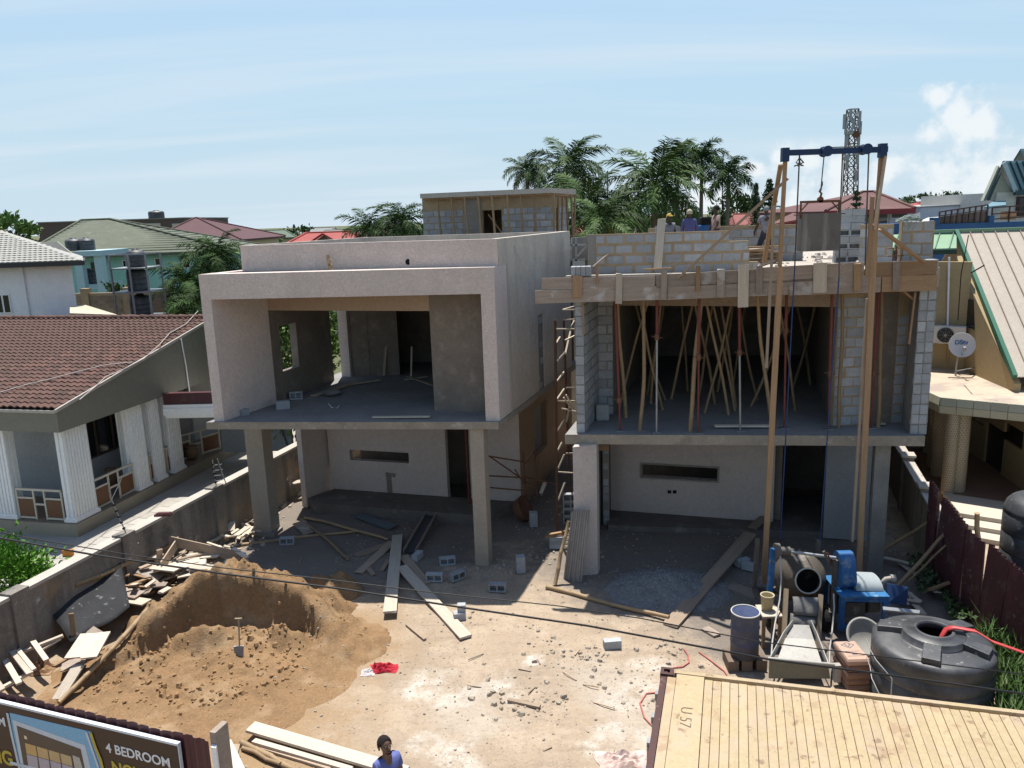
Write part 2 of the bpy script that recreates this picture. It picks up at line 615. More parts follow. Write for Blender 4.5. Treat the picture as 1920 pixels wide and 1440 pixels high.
RIDGE =[V(*p) for p in ((112,1305,13.5),(175,1258,14.1),(245,1195,14.8),(295,1132,15.3),(350,1090,15.7),(430,1060,15.95),(510,1074,15.9),(565,1106,15.75),(605,1148,15.5),(628,1192,15.1),(632,1225,14.7))]
SCOOP =Vector((-6.0,14.3))

def sand_h(x,y):
	best,bh,bq =1e9,0,None
	p =Vector((x,y))
	for i in range(len(RIDGE) - 1):
		a,b =RIDGE[i],RIDGE[i+1]
		ab =Vector((b.x - a.x,b.y - a.y))
		t =max(0,min(1,(p - Vector((a.x,a.y))).dot(ab)/ab.length_squared))
		q =Vector((a.x,a.y))+ab*t
		d =(p - q).length
		if d <best:
			best,bh,bq =d,a.z*(1 - t)+b.z*t,q
	n1 =noise.noise(Vector((x*1.1,y*1.1,0)))
	n2 =noise.noise(Vector((x*3.2,y*3.2,5)))
	n3 =noise.noise(Vector((x*8,y*8,9)))
	bh *= 1+.16*noise.noise(Vector((x*2.3,y*2.3,31)))+.10*noise.noise(Vector((x*6,y*6,33)))
	inside =(p - SCOOP).length <(bq - SCOOP).length
	if inside:
		dd =best+n1*.16+n2*.10
		face =bh - max(0,dd - .13)*6.0 - .04
		r =(p - Vector((-6.2,14.9))).length
		apron =.50*max(0,1 - r/4.4) - .16
		lump =max(0,noise.noise(Vector((x*2.1,y*2.1,11)))+.26)*.46*max(0,1 - abs(best - .62 - .25*n1)/.62)*max(0,min(1,bh*1.6))
		h =max(face,apron+lump)
	else:
		r =(p - Vector((-6.2,14.9))).length
		h =max(bh - max(0,best - .12)*(.72+.1*n1),.50*max(0,1 - r/4.4) - .16 if y <15.4 else -1)
	# a second small heap beside the pile
	d2 =hypot(x+4.45,(y - 17.7)*1.25)
	h =max(h,.42*(1 - (d2/.75) ** 2)+n2*.1 if d2 <.75 else -1)
	d3 =hypot(x+3.9,(y - 15.3)*1.1)
	h =max(h,.20*(1 - (d3/1.2) ** 2)+n2*.08 if d3 <1.2 else -1)
	edge =min(1,max(0,h/.2))
	return h+(n1*.035+n2*.075+n3*.05+noise.noise(Vector((x*5.2,y*5.2,21)))*.045+noise.noise(Vector((x*18,y*18,2)))*.012)*(.05+.95*edge)

def top_h(x,y):
	return max(gh(x,y),sand_h(x,y))

def spaced(lo,hi,step,outs):
	a =[]
	x =lo
	while x <= hi+1e-6:
		a.append(x)
		x += step
	return [lo - o for o in reversed(outs)]+a+[hi+o for o in outs]

def build_ground():
	xs =spaced(-13,12,.14,[1,3,8,20,60,200,700,2500])
	ys =spaced(7,32,.14,[1,3,8,20,60,200,700,2500])
	mb =MB()
	w =len(xs)
	mb.v =[(x,y,gh(x,y)) for y in ys for x in xs]
	mb.f =[(j*w+i,j*w+i+1,(j+1)*w+i+1,(j+1)*w+i) for j in range(len(ys) - 1) for i in range(w - 1)]
	mb.sm =[True]*len(mb.f)
	mb.mi =[0]*len(mb.f)
	m =bpy.data.materials.new('site_earth')
	m.use_nodes =True
	N,L =m.node_tree.nodes,m.node_tree.links
	b =N['Principled BSDF']
	b.inputs['Roughness'].default_value =.95
	b.inputs['Specular IOR Level'].default_value =.15
	pos =N.new('ShaderNodeNewGeometry').outputs['Position']

	def nz(s,d=6,r=.6):
		n =N.new('ShaderNodeTexNoise')
		n.inputs['Scale'].default_value =s
		n.inputs['Detail'].default_value =d
		n.inputs['Roughness'].default_value =r
		L.new(pos,n.inputs['Vector'])
		return n.outputs['Fac']

	def rng(x,lo,hi,a=0.,c=1.):
		n =N.new('ShaderNodeMapRange')
		n.interpolation_type ='SMOOTHSTEP'
		for k,v in (('From Min',lo),('From Max',hi),('To Min',a),('To Max',c)):
			n.inputs[k].default_value =v
		L.new(x,n.inputs['Value'])
		return n.outputs[0]

	def mix(f,a,c):
		n =N.new('ShaderNodeMix')
		n.data_type ='RGBA'
		L.new(f,n.inputs['Factor'])
		for s,v in (('A',a),('B',c)):
			if isinstance(v,tuple):
				n.inputs[s].default_value =(*v,1)
			else:
				L.new(v,n.inputs[s])
		return n.outputs['Result']

	def math2(op,a,c):
		n =N.new('ShaderNodeMath')
		n.operation =op
		for i,v in enumerate((a,c)):
			if isinstance(v,(int,float)):
				n.inputs[i].default_value =v
			else:
				L.new(v,n.inputs[i])
		return n.outputs[0]

	def blob(pts,wob,edge):
		"""mask of irregular patches: pts (x, y, radius)"""
		nn =math2('MULTIPLY',math2('SUBTRACT',nz(1.5,8,.72),.5),wob)
		out =None
		for x,y,r in pts:
			s =N.new('ShaderNodeVectorMath')
			s.operation ='DISTANCE'
			L.new(pos,s.inputs[0])
			s.inputs[1].default_value =(x,y,0)
			q =math2('SUBTRACT',1.0,math2('DIVIDE',s.outputs['Value'],r))
			out =q if out is None else math2('MAXIMUM',out,q)
		return rng(math2('ADD',out,nn),.0,edge)

	c =mix(rng(nz(.35),.35,.65),(.355,.277,.20),(.295,.23,.168))
	c =mix(rng(nz(1.3),.46,.66,0,.7),c,(.41,.33,.245))
	c =mix(rng(nz(5,8,.75),.50,.66,0,.6),c,(.25,.195,.145))
	# trampled soil with cement dust round the houses, darkened to deepen their shade
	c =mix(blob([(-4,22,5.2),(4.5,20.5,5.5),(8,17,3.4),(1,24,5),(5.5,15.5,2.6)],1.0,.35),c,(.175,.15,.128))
	# yellow sand spread about the pile
	c =mix(blob([(-6.8,13.6,4.8),(-5.2,12.4,3.3),(-4.4,15.2,2.9),(-8,11,3.2)],1.3,.75),c,(.285,.192,.108))
	# spilt cement, nearly white
	pts =[(*xy(G(px,py)),r) for px,py,r in ((800,1285,.75),(850,1300,.6),(930,1285,.45),(955,1310,.4),(1000,1240,.3),(840,1400,.55),(870,1430,.5),(790,1385,.4),(1170,1310,.5),
												 (1215,1290,.5),(1235,1245,.45),(1150,1370,.5),(1210,1390,.5),(1110,1400,.4),(1190,1240,.3))]
	c =mix(math2('MULTIPLY',math2('MULTIPLY',blob(pts,3.4,.9),rng(nz(3.2,9,.8),.36,.62,.12,1.)),.85),c,(.52,.485,.43))
	c =mix(math2('MULTIPLY',blob([(*xy(G(1210,1345)),1.3),(*xy(G(1130,1270)),1.2),(*xy(G(880,1330)),1.3)],2.0,.8),.5),c,(.42,.37,.31))
	# beyond the plot: scrub and grass
	sp =N.new('ShaderNodeSeparateXYZ')
	L.new(pos,sp.inputs[0])
	far =math2('MAXIMUM',rng(sp.outputs[1],36,44),math2('MAXIMUM',rng(sp.outputs[0],14,20),rng(sp.outputs[0],-16,-24)))
	c =mix(far,c,(.085,.095,.045))
	# wheel and foot traffic: long soft marks
	mp =N.new('ShaderNodeMapping')
	mp.inputs['Rotation'].default_value =(0,0,.5)
	mp.inputs['Scale'].default_value =(.5,2.4,1)
	L.new(pos,mp.inputs[0])
	tn =N.new('ShaderNodeTexNoise')
	tn.inputs['Scale'].default_value =1.1
	tn.inputs['Detail'].default_value =9
	tn.inputs['Roughness'].default_value =.72
	L.new(mp.outputs[0],tn.inputs['Vector'])
	c =mix(rng(tn.outputs['Fac'],.52,.68,0,.5),c,(.235,.185,.138))
	c =mix(rng(nz(16,6,.75),.52,.68,0,.65),c,(.18,.14,.105))
	c =mix(rng(nz(21,5,.75),.57,.70,0,.5),c,(.50,.45,.38))
	L.new(c,b.inputs['Base Color'])
	bp =N.new('ShaderNodeBump')
	bp.inputs['Strength'].default_value =.7
	bp.inputs['Distance'].default_value =.045
	L.new(math2('ADD',nz(9,8,.7),math2('MULTIPLY',nz(45,3),.4)),bp.inputs['Height'])
	L.new(bp.outputs[0],b.inputs['Normal'])
	o =mb.build('ground',m,loc=(0,0,0))
	tag(o,kind='structure')
	return o

build_ground()

def build_sand():
	x0,x1,y0,y1,st =-10.4,-2.6,10.6,19.6,.065
	nx,ny =int((x1 - x0)/st),int((y1 - y0)/st)
	mb =MB()
	vs =[]
	for j in range(ny+1):
		for i in range(nx+1):
			x,y =x0+i*st,y0+j*st
			h =sand_h(x,y)
			vs.append((x,y,max(h,-.15)))
	fs =[]
	for j in range(ny):
		for i in range(nx):
			q =(j*(nx+1)+i,j*(nx+1)+i+1,(j+1)*(nx+1)+i+1,(j+1)*(nx+1)+i)
			if max(vs[k][2] for k in q) >-.1:
				fs.append(q)
	mb.add(vs,fs,True)
	m =M('damp_yellow_sand',(.265,.163,.082),(.195,.117,.057),sc=.9,rough=.95,bump=.9,bsc=24,grain=.45,dirt=[((.34,.25,.155),1.4,.52,.2,.6),((.15,.095,.05),3.0,.58,.15,.6)])
	o =mb.build('sand_pile',m)
	tag(o,'big heap of yellow building sand dug out at the front','sand pile')

build_sand()

def stones(name,n,area,smin,smax,mat,label=None,cat=None,hfun=None,dens=None):
	"""small irregular stones, far too many to count: one mesh"""
	mb =MB()
	k =0
	while k <n:
		x,y =area(k)
		if dens and random.random() >dens(x,y):
			continue
		k += 1
		s =smin*(smax/smin) ** (random.random() ** 2.2)
		z =(hfun or top_h)(x,y)
		a =R(0,6)
		ca,sa =cos(a),sin(a)
		base =[(-1,-.7),(.2,-1),(1,-.1),(.5,.9),(-.7,.8)]
		vs =[]
		for (u,v) in base:
			u,v =u*R(.7,1.1)*s,v*R(.6,1.1)*s
			vs.append((x+u*ca - v*sa,y+u*sa+v*ca,z - s*.3))
		for (u,v) in base:
			u,v =u*R(.3,.75)*s,v*R(.3,.75)*s
			vs.append((x+u*ca - v*sa,y+u*sa+v*ca,z+s*R(.3,.8)))
		mb.add(vs,[(5,6,7,8,9)]+[(i,(i+1) % 5,5+(i+1) % 5,5+i) for i in range(5)])
	o =mb.build(name,mat,loc=(0,0,0))
	tag(o,kind='stuff')
	if label:
		tag(o,label,cat)
	return o

m_stone =M('broken_stone',(.36,.305,.24),(.28,.235,.18),sc=6,rough=.95,dirt=[((.48,.45,.41),3,.55,.15,.7)])
stones('gravel',3000,lambda k: (R(-4.8,9.5),R(8.5,22.5)),.010,.042,m_stone,dens=lambda x,y: .15+.85*max(0,noise.noise(Vector((x*.8,y*.8,4)))+.45))
stones('rubble',420,lambda k: (R(-9.2,-7.0),R(19.2,25.5)),.03,.14,M('pale_rubble',(.50,.44,.37),(.38,.33,.27),sc=4,rough=.95))
stones('rubble',260,lambda k: (R(9.3,11.2),R(16.5,24)),.03,.12,M('brown_rubble',(.36,.30,.24),(.26,.22,.18),sc=4,rough=.95))
stones('rubble',160,lambda k: (R(.2,2.2),R(18.5,24)),.02,.1,m_stone)
m_clod =M('sand_clod',(.30,.185,.09),(.25,.15,.07),sc=4,rough=.98)
stones('sand_clods',330,lambda k: (R(-8.8,-4.4),R(13.0,16.2)),.03,.085,m_clod,dens=lambda x,y: 1 if .12 <sand_h(x,y) <.62 and abs(hypot(x+6.2,y - 14.6) - 1.5) <.8 else .08)
stones('sand_clods',600,lambda k: (R(-9.3,-3.2),R(11.3,17.4)),.012,.06,m_clod,dens=lambda x,y: (.25+max(0,noise.noise(Vector((x,y,2))))*1.6)*(.6 if sand_h(x,y) >.05 else .06))

for px_,py_,n_,sg_ in ((1035,1225,60,.35),(1000,1310,50,.3),(960,1320,45,.25),(1110,1235,40,.3),(1250,1232,60,.3),(1020,1318,35,.2),(905,1290,40,.3),(880,1155,30,.25),(1180,1290,70,.4),(930,1070,60,.4),(1005,1040,60,.4)):
	c_ =G(px_,py_)
	stones('rubble',n_,lambda k: (c_.x+random.gauss(0,sg_),c_.y+random.gauss(0,sg_)),.012,.085,m_stone)

def gravel_heap():
	c =Vector(xy(G(1252,1105)))
	mb =MB()
	n =40
	vs =[]
	for j in range(n+1):
		for i in range(n+1):
			x,y =(i/n*2 - 1)*1.5,(j/n*2 - 1)*1.25
			d =hypot(x/1.45,y/1.2)
			h =.34*max(-.2,1 - d) ** 1 if d <1 else -.05
			vs.append((c.x+x,c.y+y,h+.05*noise.noise(Vector((x*4,y*4,0)))+.03*noise.noise(Vector((x*16,y*16,0)))))
	mb.add(vs,[(j*(n+1)+i,j*(n+1)+i+1,(j+1)*(n+1)+i+1,(j+1)*(n+1)+i) for j in range(n) for i in range(n)],True)
	o =mb.build('gravel_heap',M('grey_chippings',(.27,.26,.255),(.16,.155,.15),sc=14,rough=.95,bump=1.0,bsc=40))
	tag(o,'low heap of grey chippings in the shade before the right house','gravel heap')

	def hh(x,y):
		d =hypot((x - c.x)/1.45,(y - c.y)/1.2)
		return max(gh(x,y),.34*(1 - d))
	stones('chippings',1500,lambda k: (c.x+random.gauss(0,.62),c.y+random.gauss(0,.5)),.012,.035,M('chipping_stone',(.33,.325,.32),(.22,.215,.21),sc=8,rough=.95),hfun=hh)

gravel_heap()
# ------------------------------------------------------------------ block work
def rough_block(L,H,T,seed):
	rnd =random.Random(seed)
	mb =MB()
	e =lambda a=.011: rnd.uniform(-a,a)
	vs =[]
	for y in (-T/2,T/2):
		for (x,z) in ((0,0),(L,0),(L,H),(0,H)):
			vs.append((x+e(),y,z+e()))
	c =.012
	# front face slightly pillowed: inner ring stands proud
	fr =[(c,c),(L - c,c),(L - c,H - c),(c,H - c)]
	n =len(vs)
	for (x,z) in fr:
		vs.append((x+e(),-T/2 - .007,z+e()))
	fs =[(0,1,n+1,n),(1,2,n+2,n+1),(2,3,n+3,n+2),(3,0,n,n+3),(n,n+1,n+2,n+3),(4,7,6,5),(0,4,5,1),(1,5,6,2),(2,6,7,3),(3,7,4,0)]
	me =bpy.data.meshes.new('block')
	me.from_pydata(vs,[],fs)
	me.materials.append(m_block)
	return me

_bm ={}

def blockmesh(L,H,T):
	L =round(L*50)/50
	k =(L,H,T,random.randint(0,2))
	if k not in _bm:
		_bm[k] =rough_block(L,H,T,len(_bm))
	return _bm[k]

def block_facing(root,A,B,z0,z1,L=.43,H=.205,joint=.03,holes=(),T=.06,out=-.012,skip=None,start=0,mortar=m_mortar):
	"""courses of block parts in the outside face of a wall; outside is to the right of A->B"""
	A,B =Vector(A[:2]),Vector(B[:2])
	ln =(B - A).length
	d =(B - A)/ln
	ang =atan2(d.y,d.x)
	nrm =Vector((d.y,-d.x))
	z,row =z0+joint*.5,start
	n =0
	while z+H*.6 <z1:
		x =-(L+joint)*(.5 if row % 2 else 0)+joint*.5
		while x <ln - .05:
			a,b =max(x,joint*.3),min(x+L,ln - joint*.3)
			x += L+joint
			if b - a <.06:
				continue
			segs =[(a,b)]
			for h in holes:
				if h[2] <z+H*.6 and h[3] >z+H*.4:
					ns =[]
					for (p,q) in segs:
						if q <= h[0] or p >= h[1]:
							ns.append((p,q))
						else:
							if h[0] - p >.06:
								ns.append((p,h[0] - .01))
							if q - h[1] >.06:
								ns.append((h[1]+.01,q))
					segs =ns
			for (p,q) in segs:
				if skip and skip(p,q,z):
					continue
				c =A+d*p+nrm*(out+R(-.004,.005)+.006 - T/2+T/2)
				put('block',blockmesh(q - p,H,T),root,(c.x - nrm.x*(T/2),c.y - nrm.y*(T/2),z+R(-.004,.004)),(0,0,ang))
				n += 1
		z += H+joint
		row += 1
	return n

# ------------------------------------------------------------------ left house: rendered shell
class Fr:
	def __init__(s,o,u_to,v_az):
		s.o =Vector(xy(o))
		d =Vector(xy(u_to)) - s.o
		s.w =d.length
		s.u =d/s.w
		s.v =Vector((sin(radians(v_az)),cos(radians(v_az))))

	def __call__(s,a,b):
		return s.o+s.u*a+s.v*b

	def box(s,mb,a0,a1,b0,b1,z0,z1):
		return mb.prism([s(a0,b0),s(a1,b0),s(a1,b1),s(a0,b1)],z0,z1)

LZ =3.77                        # first floor level
LT =7.48                        # top of the front frame
LP =8.12                        # top of the parapet
lf =Fr((-7.6,19.8),(-.33,18.87),18.5)
LW =lf.w

def left_house():
	t =thing('unfinished_house','left two storey house shell in pale render with a big open framed balcony','house',(*lf(3,0),0))
	s =MB()
	lf.box(s,-.14,LW,-.10,8.4,3.62,LZ)
	s.build('floor_slab',m_floor,t)
	s =MB()
	lf.box(s,-.143,LW+.004,-.125,-.101,3.59,LZ+.004)
	lf.box(s,LW+.001,LW+.02,-.10,8.4,3.60,LZ - .022)
	s.build('slab_edge',m_warm,t)
	# balcony side walls and frame
	PBL =Vector(xy(G(519,756,LZ)))             # inner left corner of the balcony back wall
	PBR =Vector(xy(G(815,769,LZ)))             # right jamb of the opening
	bd =(PBR - PBL).normalized()
	w =MB()
	w.prism([lf(0,0),lf(.26,0),PBL,PBL - bd*.30],LZ,LT)
	w.build('frame_wall',m_plaster,t)
	w =MB()
	lf.box(w,LW - .34,LW,0,.9,LZ,LT)
	w.build('frame_wall',m_plaster,t)
	w =MB()
	lf.box(w,.262,LW - .342,0,.42,6.86,LT)
	w.build('frame_beam',m_plaster,t)
	# back wall: from PBL past PBR to the right frame
	PBE =PBL+bd*((lf(LW - .36,0) - PBL).dot(bd))
	zl =PL(502,582,PBL,PBR).z
	w =MB().wall(PBE,PBR,LZ,LT - .2,-.18)
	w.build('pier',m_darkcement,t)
	w =MB().wall(PBR,PBL,zl,LT - .2,-.18)
	w.build('lintel',m_tan,t)
	# balcony roof
	r =MB()
	r.prism([lf(.02,.44),lf(LW - .02,.44),lf(LW - .02,8.9),lf(.6,8.9),lf(.02,2.6)],LT - .19,LT - .03)
	r.build('roof_slab',m_conc,t)
	# parapet standing back from the frame
	A =Vector(xy(PL(450,462,(-6.86,20.86),(-.22,19.2))))
	Bp =Vector((-.24,19.16))
	p =MB().wall(A,Bp,LT - .02,LP,.18)
	p.build('parapet',m_plaster,t)
	# side wall
	S0 =lf(LW,.01)
	S1 =lf(LW,7.3)
	d =(S1 - S0).normalized()
	h0 =PL(1008,592,S0,S1)
	h1 =PL(1022,726,S0,S1)
	sa,sb =(Vector(xy(h0)) - S0).dot(d),(Vector(xy(h1)) - S0).dot(d)
	S0b =S0+d*.92
	w =MB().wall(S0b,S1,LZ - .02,LT,.2,[(sa - .92,sb - .92,h1.z,h0.z)])
	w.build('side_wall',m_cement,t)
	w =MB().wall(S0+d*.33,S1,LT+.002,LP+.003,.2)
	w.build('parapet',m_cement,t)
	w =MB().wall(S1,lf(.6,7.3),LT - .02,LP,-.18)
	w.wall(lf(.8,7.3),A+Vector((.2,.1)),LT - .02,LP,-.18)
	w.build('parapet',m_cement,t)
	# slit filled with blocks
	w =MB().wall(S0+d*(sa+.01) - Vector((.03,0)),S0+d*(sb - .01) - Vector((.03,0)),h1.z,h0.z,.1)
	w.build('infill',m_mortar_grey,t)
	block_facing(t,S0+d*(sa+.01) - Vector((.04,0)),S0+d*(sb - .01) - Vector((.04,0)),h1.z,h0.z,L=.42,out=-.005)
	# room behind the opening
	rl0 =PBL - bd*.02
	rv =(Vector(xy(G(627,713,LZ))) - rl0).normalized()
	ll =(Vector(xy(G(627,713,LZ))) - rl0).length

	def onleft(px,py):
		q =PL(px,py,rl0,rl0+rv)
		return (Vector(xy(q)) - rl0).dot(rv),q.z
	s0,zt =onleft(522,612)
	s1,zb =onleft(560,688)
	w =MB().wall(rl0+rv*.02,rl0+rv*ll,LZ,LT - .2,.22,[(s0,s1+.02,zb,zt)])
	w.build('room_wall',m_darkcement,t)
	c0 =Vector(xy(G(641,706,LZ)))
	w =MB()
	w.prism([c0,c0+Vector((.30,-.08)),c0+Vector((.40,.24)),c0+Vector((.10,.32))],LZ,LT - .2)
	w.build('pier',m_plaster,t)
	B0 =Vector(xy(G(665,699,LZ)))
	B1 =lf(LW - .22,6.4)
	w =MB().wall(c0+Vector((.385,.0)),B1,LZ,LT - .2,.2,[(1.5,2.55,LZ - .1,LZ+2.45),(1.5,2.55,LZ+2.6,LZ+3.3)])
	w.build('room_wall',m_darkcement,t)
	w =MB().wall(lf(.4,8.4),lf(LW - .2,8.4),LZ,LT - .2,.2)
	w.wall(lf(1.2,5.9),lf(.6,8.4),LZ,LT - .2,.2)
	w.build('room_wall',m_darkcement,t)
	# ground floor
	GA,GB =Vector(xy(G(627,915,.32))),Vector(xy(G(840,930,.32)))
	gd =(GB - GA).normalized()
	GC =GA+gd*((S0 - GA).dot(gd) - .05)
	GC =Vector(xy(PL(976,900,GA,GB)))
	gl =(GB - GA).length

	def onback(px,py):
		q =PL(px,py,GA,GB)
		return (Vector(xy(q)) - GA).dot(gd),q.z
	s0,zt =onback(655,843)
	s1,zb =onback(767,869)
	w =MB().wall(GA - gd*.1,GB,0,3.62,.2,[(s0+.1,s1+.1,zb,zt)])
	w.build('ground_floor_wall',m_plaster2,t)
	D1 =GA+gd*onback(882,900)[0]
	w =MB().wall(D1,GC,0,3.62,.2)
	w.wall(GB,D1,3.0,3.62,.2)
	w.build('ground_floor_wall',m_plaster2,t)
	dk =MB().wall(GA+gd*.3+Vector((0.4,1.2)),D1+Vector((.8,2.2)),0,3.6,.15)
	dk.wall(D1+Vector((.25,.3)),D1+Vector((.85,2.2)),0,3.6,.15)
	dk.build('inner_wall',m_darkcement,t)
	IL =Vector(xy(G(577,952,0)))
	w =MB().wall(IL+Vector((-.01,0)),GA - gd*.1+Vector((0,.2)),0,3.62,.2)
	w.build('ground_floor_wall',m_plaster2,t)
	# tan side wall below
	dv =Vector((sin(radians(17)),cos(radians(17))))
	h0 =PL(1001,768,GC,GC+dv)
	h1 =PL(1026,834,GC,GC+dv)
	sa,sb =(Vector(xy(h0)) - GC).dot(dv),(Vector(xy(h1)) - GC).dot(dv)
	w =MB().wall(GC+dv*.01,GC+dv*11,0,3.62,.2,[(sa,sb,h1.z,h0.z)])
	w.build('ground_floor_side_wall',m_tan,t)
	w =MB().wall(S0+d*7.32 - Vector((.6,0)),S0+d*12 - Vector((.6,0)),LZ,LT,.2)
	w.build('side_wall',m_cement,t)
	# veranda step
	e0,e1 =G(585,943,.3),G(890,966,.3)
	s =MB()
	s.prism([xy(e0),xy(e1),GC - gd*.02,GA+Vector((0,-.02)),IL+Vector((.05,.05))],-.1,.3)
	s.build('veranda_step',m_step,t)
	# columns
	for px,py,wx,dx in ((478,1003,.50,.42),(893,1060,.34,.30)):
		c =Vector(xy(G(px,py)))
		if px == 893:
			c =c+Vector((-.02,0))
		u,v =lf.u,lf.v
		k =MB()
		k.prism([c,c+u*wx,c+u*wx+v*dx,c+v*dx],-.1,3.62)
		k.build('column',M('brown_grey_render',(.36,.31,.25),(.30,.26,.21),sc=1.2,bump=.3,bsc=18,rough=.93,dirt=[((.24,.2,.16),2,.58,.2,.5)]),t)
	b =MB()
	c =Vector(xy(G(478,1003)))
	b.prism([c+Vector((-.08,-.1)),c+Vector((.62,-.22)),c+Vector((.72,.3)),c+Vector((0,.4))],-.1,.10)
	b.build('column_base',m_conc,t)
	# stubs of timber and a hole in the parapet front
	q =PL(766,491,A,Bp)
	hb =MB()
	hb.lathe([(.0,.0),(.07,.0),(.075,-.03)],(q.x,q.y - .012,q.z),10,False,axis=(.25,-1,0))
	hb.build('pipe_hole',m_dark,t)
	# chased slot and rough patch left for a pipe under the slit window
	q0,q1 =PL(729,892,GA,GB),PL(732,930,GA,GB)
	n =Vector((gd.y,-gd.x,0))
	sl =MB()
	sl.beam(q0+n*.012,q1+n*.012,.16,.03,up=n)
	sl.beam(PL(724,889,GA,GB)+n*.014,PL(741,891,GA,GB)+n*.014,.03,.12,up=(0,0,1))
	sl.build('wall_chase',m_darkcement,t)
	return t

LHT =left_house()

for i,(px,py,h) in enumerate(((620,507,.36),(756,502,.14))):
	q =V(px,py,19.9)
	o =bamboo('bamboo_stub',(q.x,q.y,LT - .03),(q.x - .05*(1 - i),q.y+.02,LT+h),.055,m_bamboo,bend=0)
	tag(o,('taller','shorter')[i]+' cut bamboo stub sticking up behind the balcony frame','bamboo stub')

# the small basin bracket hanging under the slit window
def room_clutter():
	def fl(px,py,z=LZ):
		return G(px,py,z)
	for px,py,rz,k,lab in ((531,766,.3,'solid','block standing on the balcony floor near its back corner'),(556,748,.1,'hollow','hollow block just inside the big opening of the left house'),(458,778,.9,'solid','small block on the balcony floor at the left frame wall')):
		q =fl(px,py)
		o_ =put('block',SB if k == 'solid' else HB,None,q,(0,0,rz))
		o_.scale =(.8,.9,1.0) if px != 458 else (.5,.8,.7)
		tag(o_,lab,'block','loose blocks')
	for p,q,w,m_,lab in (((588,742),(668,716),.22,m_wood,'plank lying on the floor inside the big opening'),((698,782),(806,781),.10,m_wood_pale,'narrow pale board on the edge of the balcony floor'),((650,722),(712,712),.12,m_wood,'thinner board on the room floor behind the plank'),
							((765,706),(812,722),.10,m_wood,'board leaning low at the right of the room floor'),((760,712),(800,706),.1,m_wood_pale,'short pale board on the room floor near the door')):
		o_ =plank('plank',fl(*p,LZ+.04),fl(*q,LZ+.05),w,.035,m_)
		tag(o_,lab,'plank')
	q =fl(622,742)
	o_ =MB().lathe([(0,0),(.14,.01),(.27,.09),(.28,.10),(.25,.09),(.12,.025),(0,.02)],(q.x,q.y,LZ+.005),24).build('head_pan',M('dusty_metal_pan',(.30,.29,.26)))
	tag(o_,'shallow pan lying on the balcony floor by the opening','pan')
	pts =[fl(616,758),fl(622,765),fl(632,766),fl(636,762)]
	o_ =MB().tube([p+Vector((0,0,.015)) for p in pts],.012,5).build('cord',m_white)
	tag(o_,'bit of white cord on the balcony floor','cord')
	o_ =plank('board',fl(720,704,LZ+.05),V(728,600,25.5),.09,.04,m_wood)
	tag(o_,'thin board propped against the back wall of the left room','board')
	o_ =plank('board',fl(771,706,LZ+.05),V(772,650,25.0),.05,.04,m_wood_pale)
	tag(o_,'pale stake standing by the dark door of the left room','board')

LATE =[room_clutter]

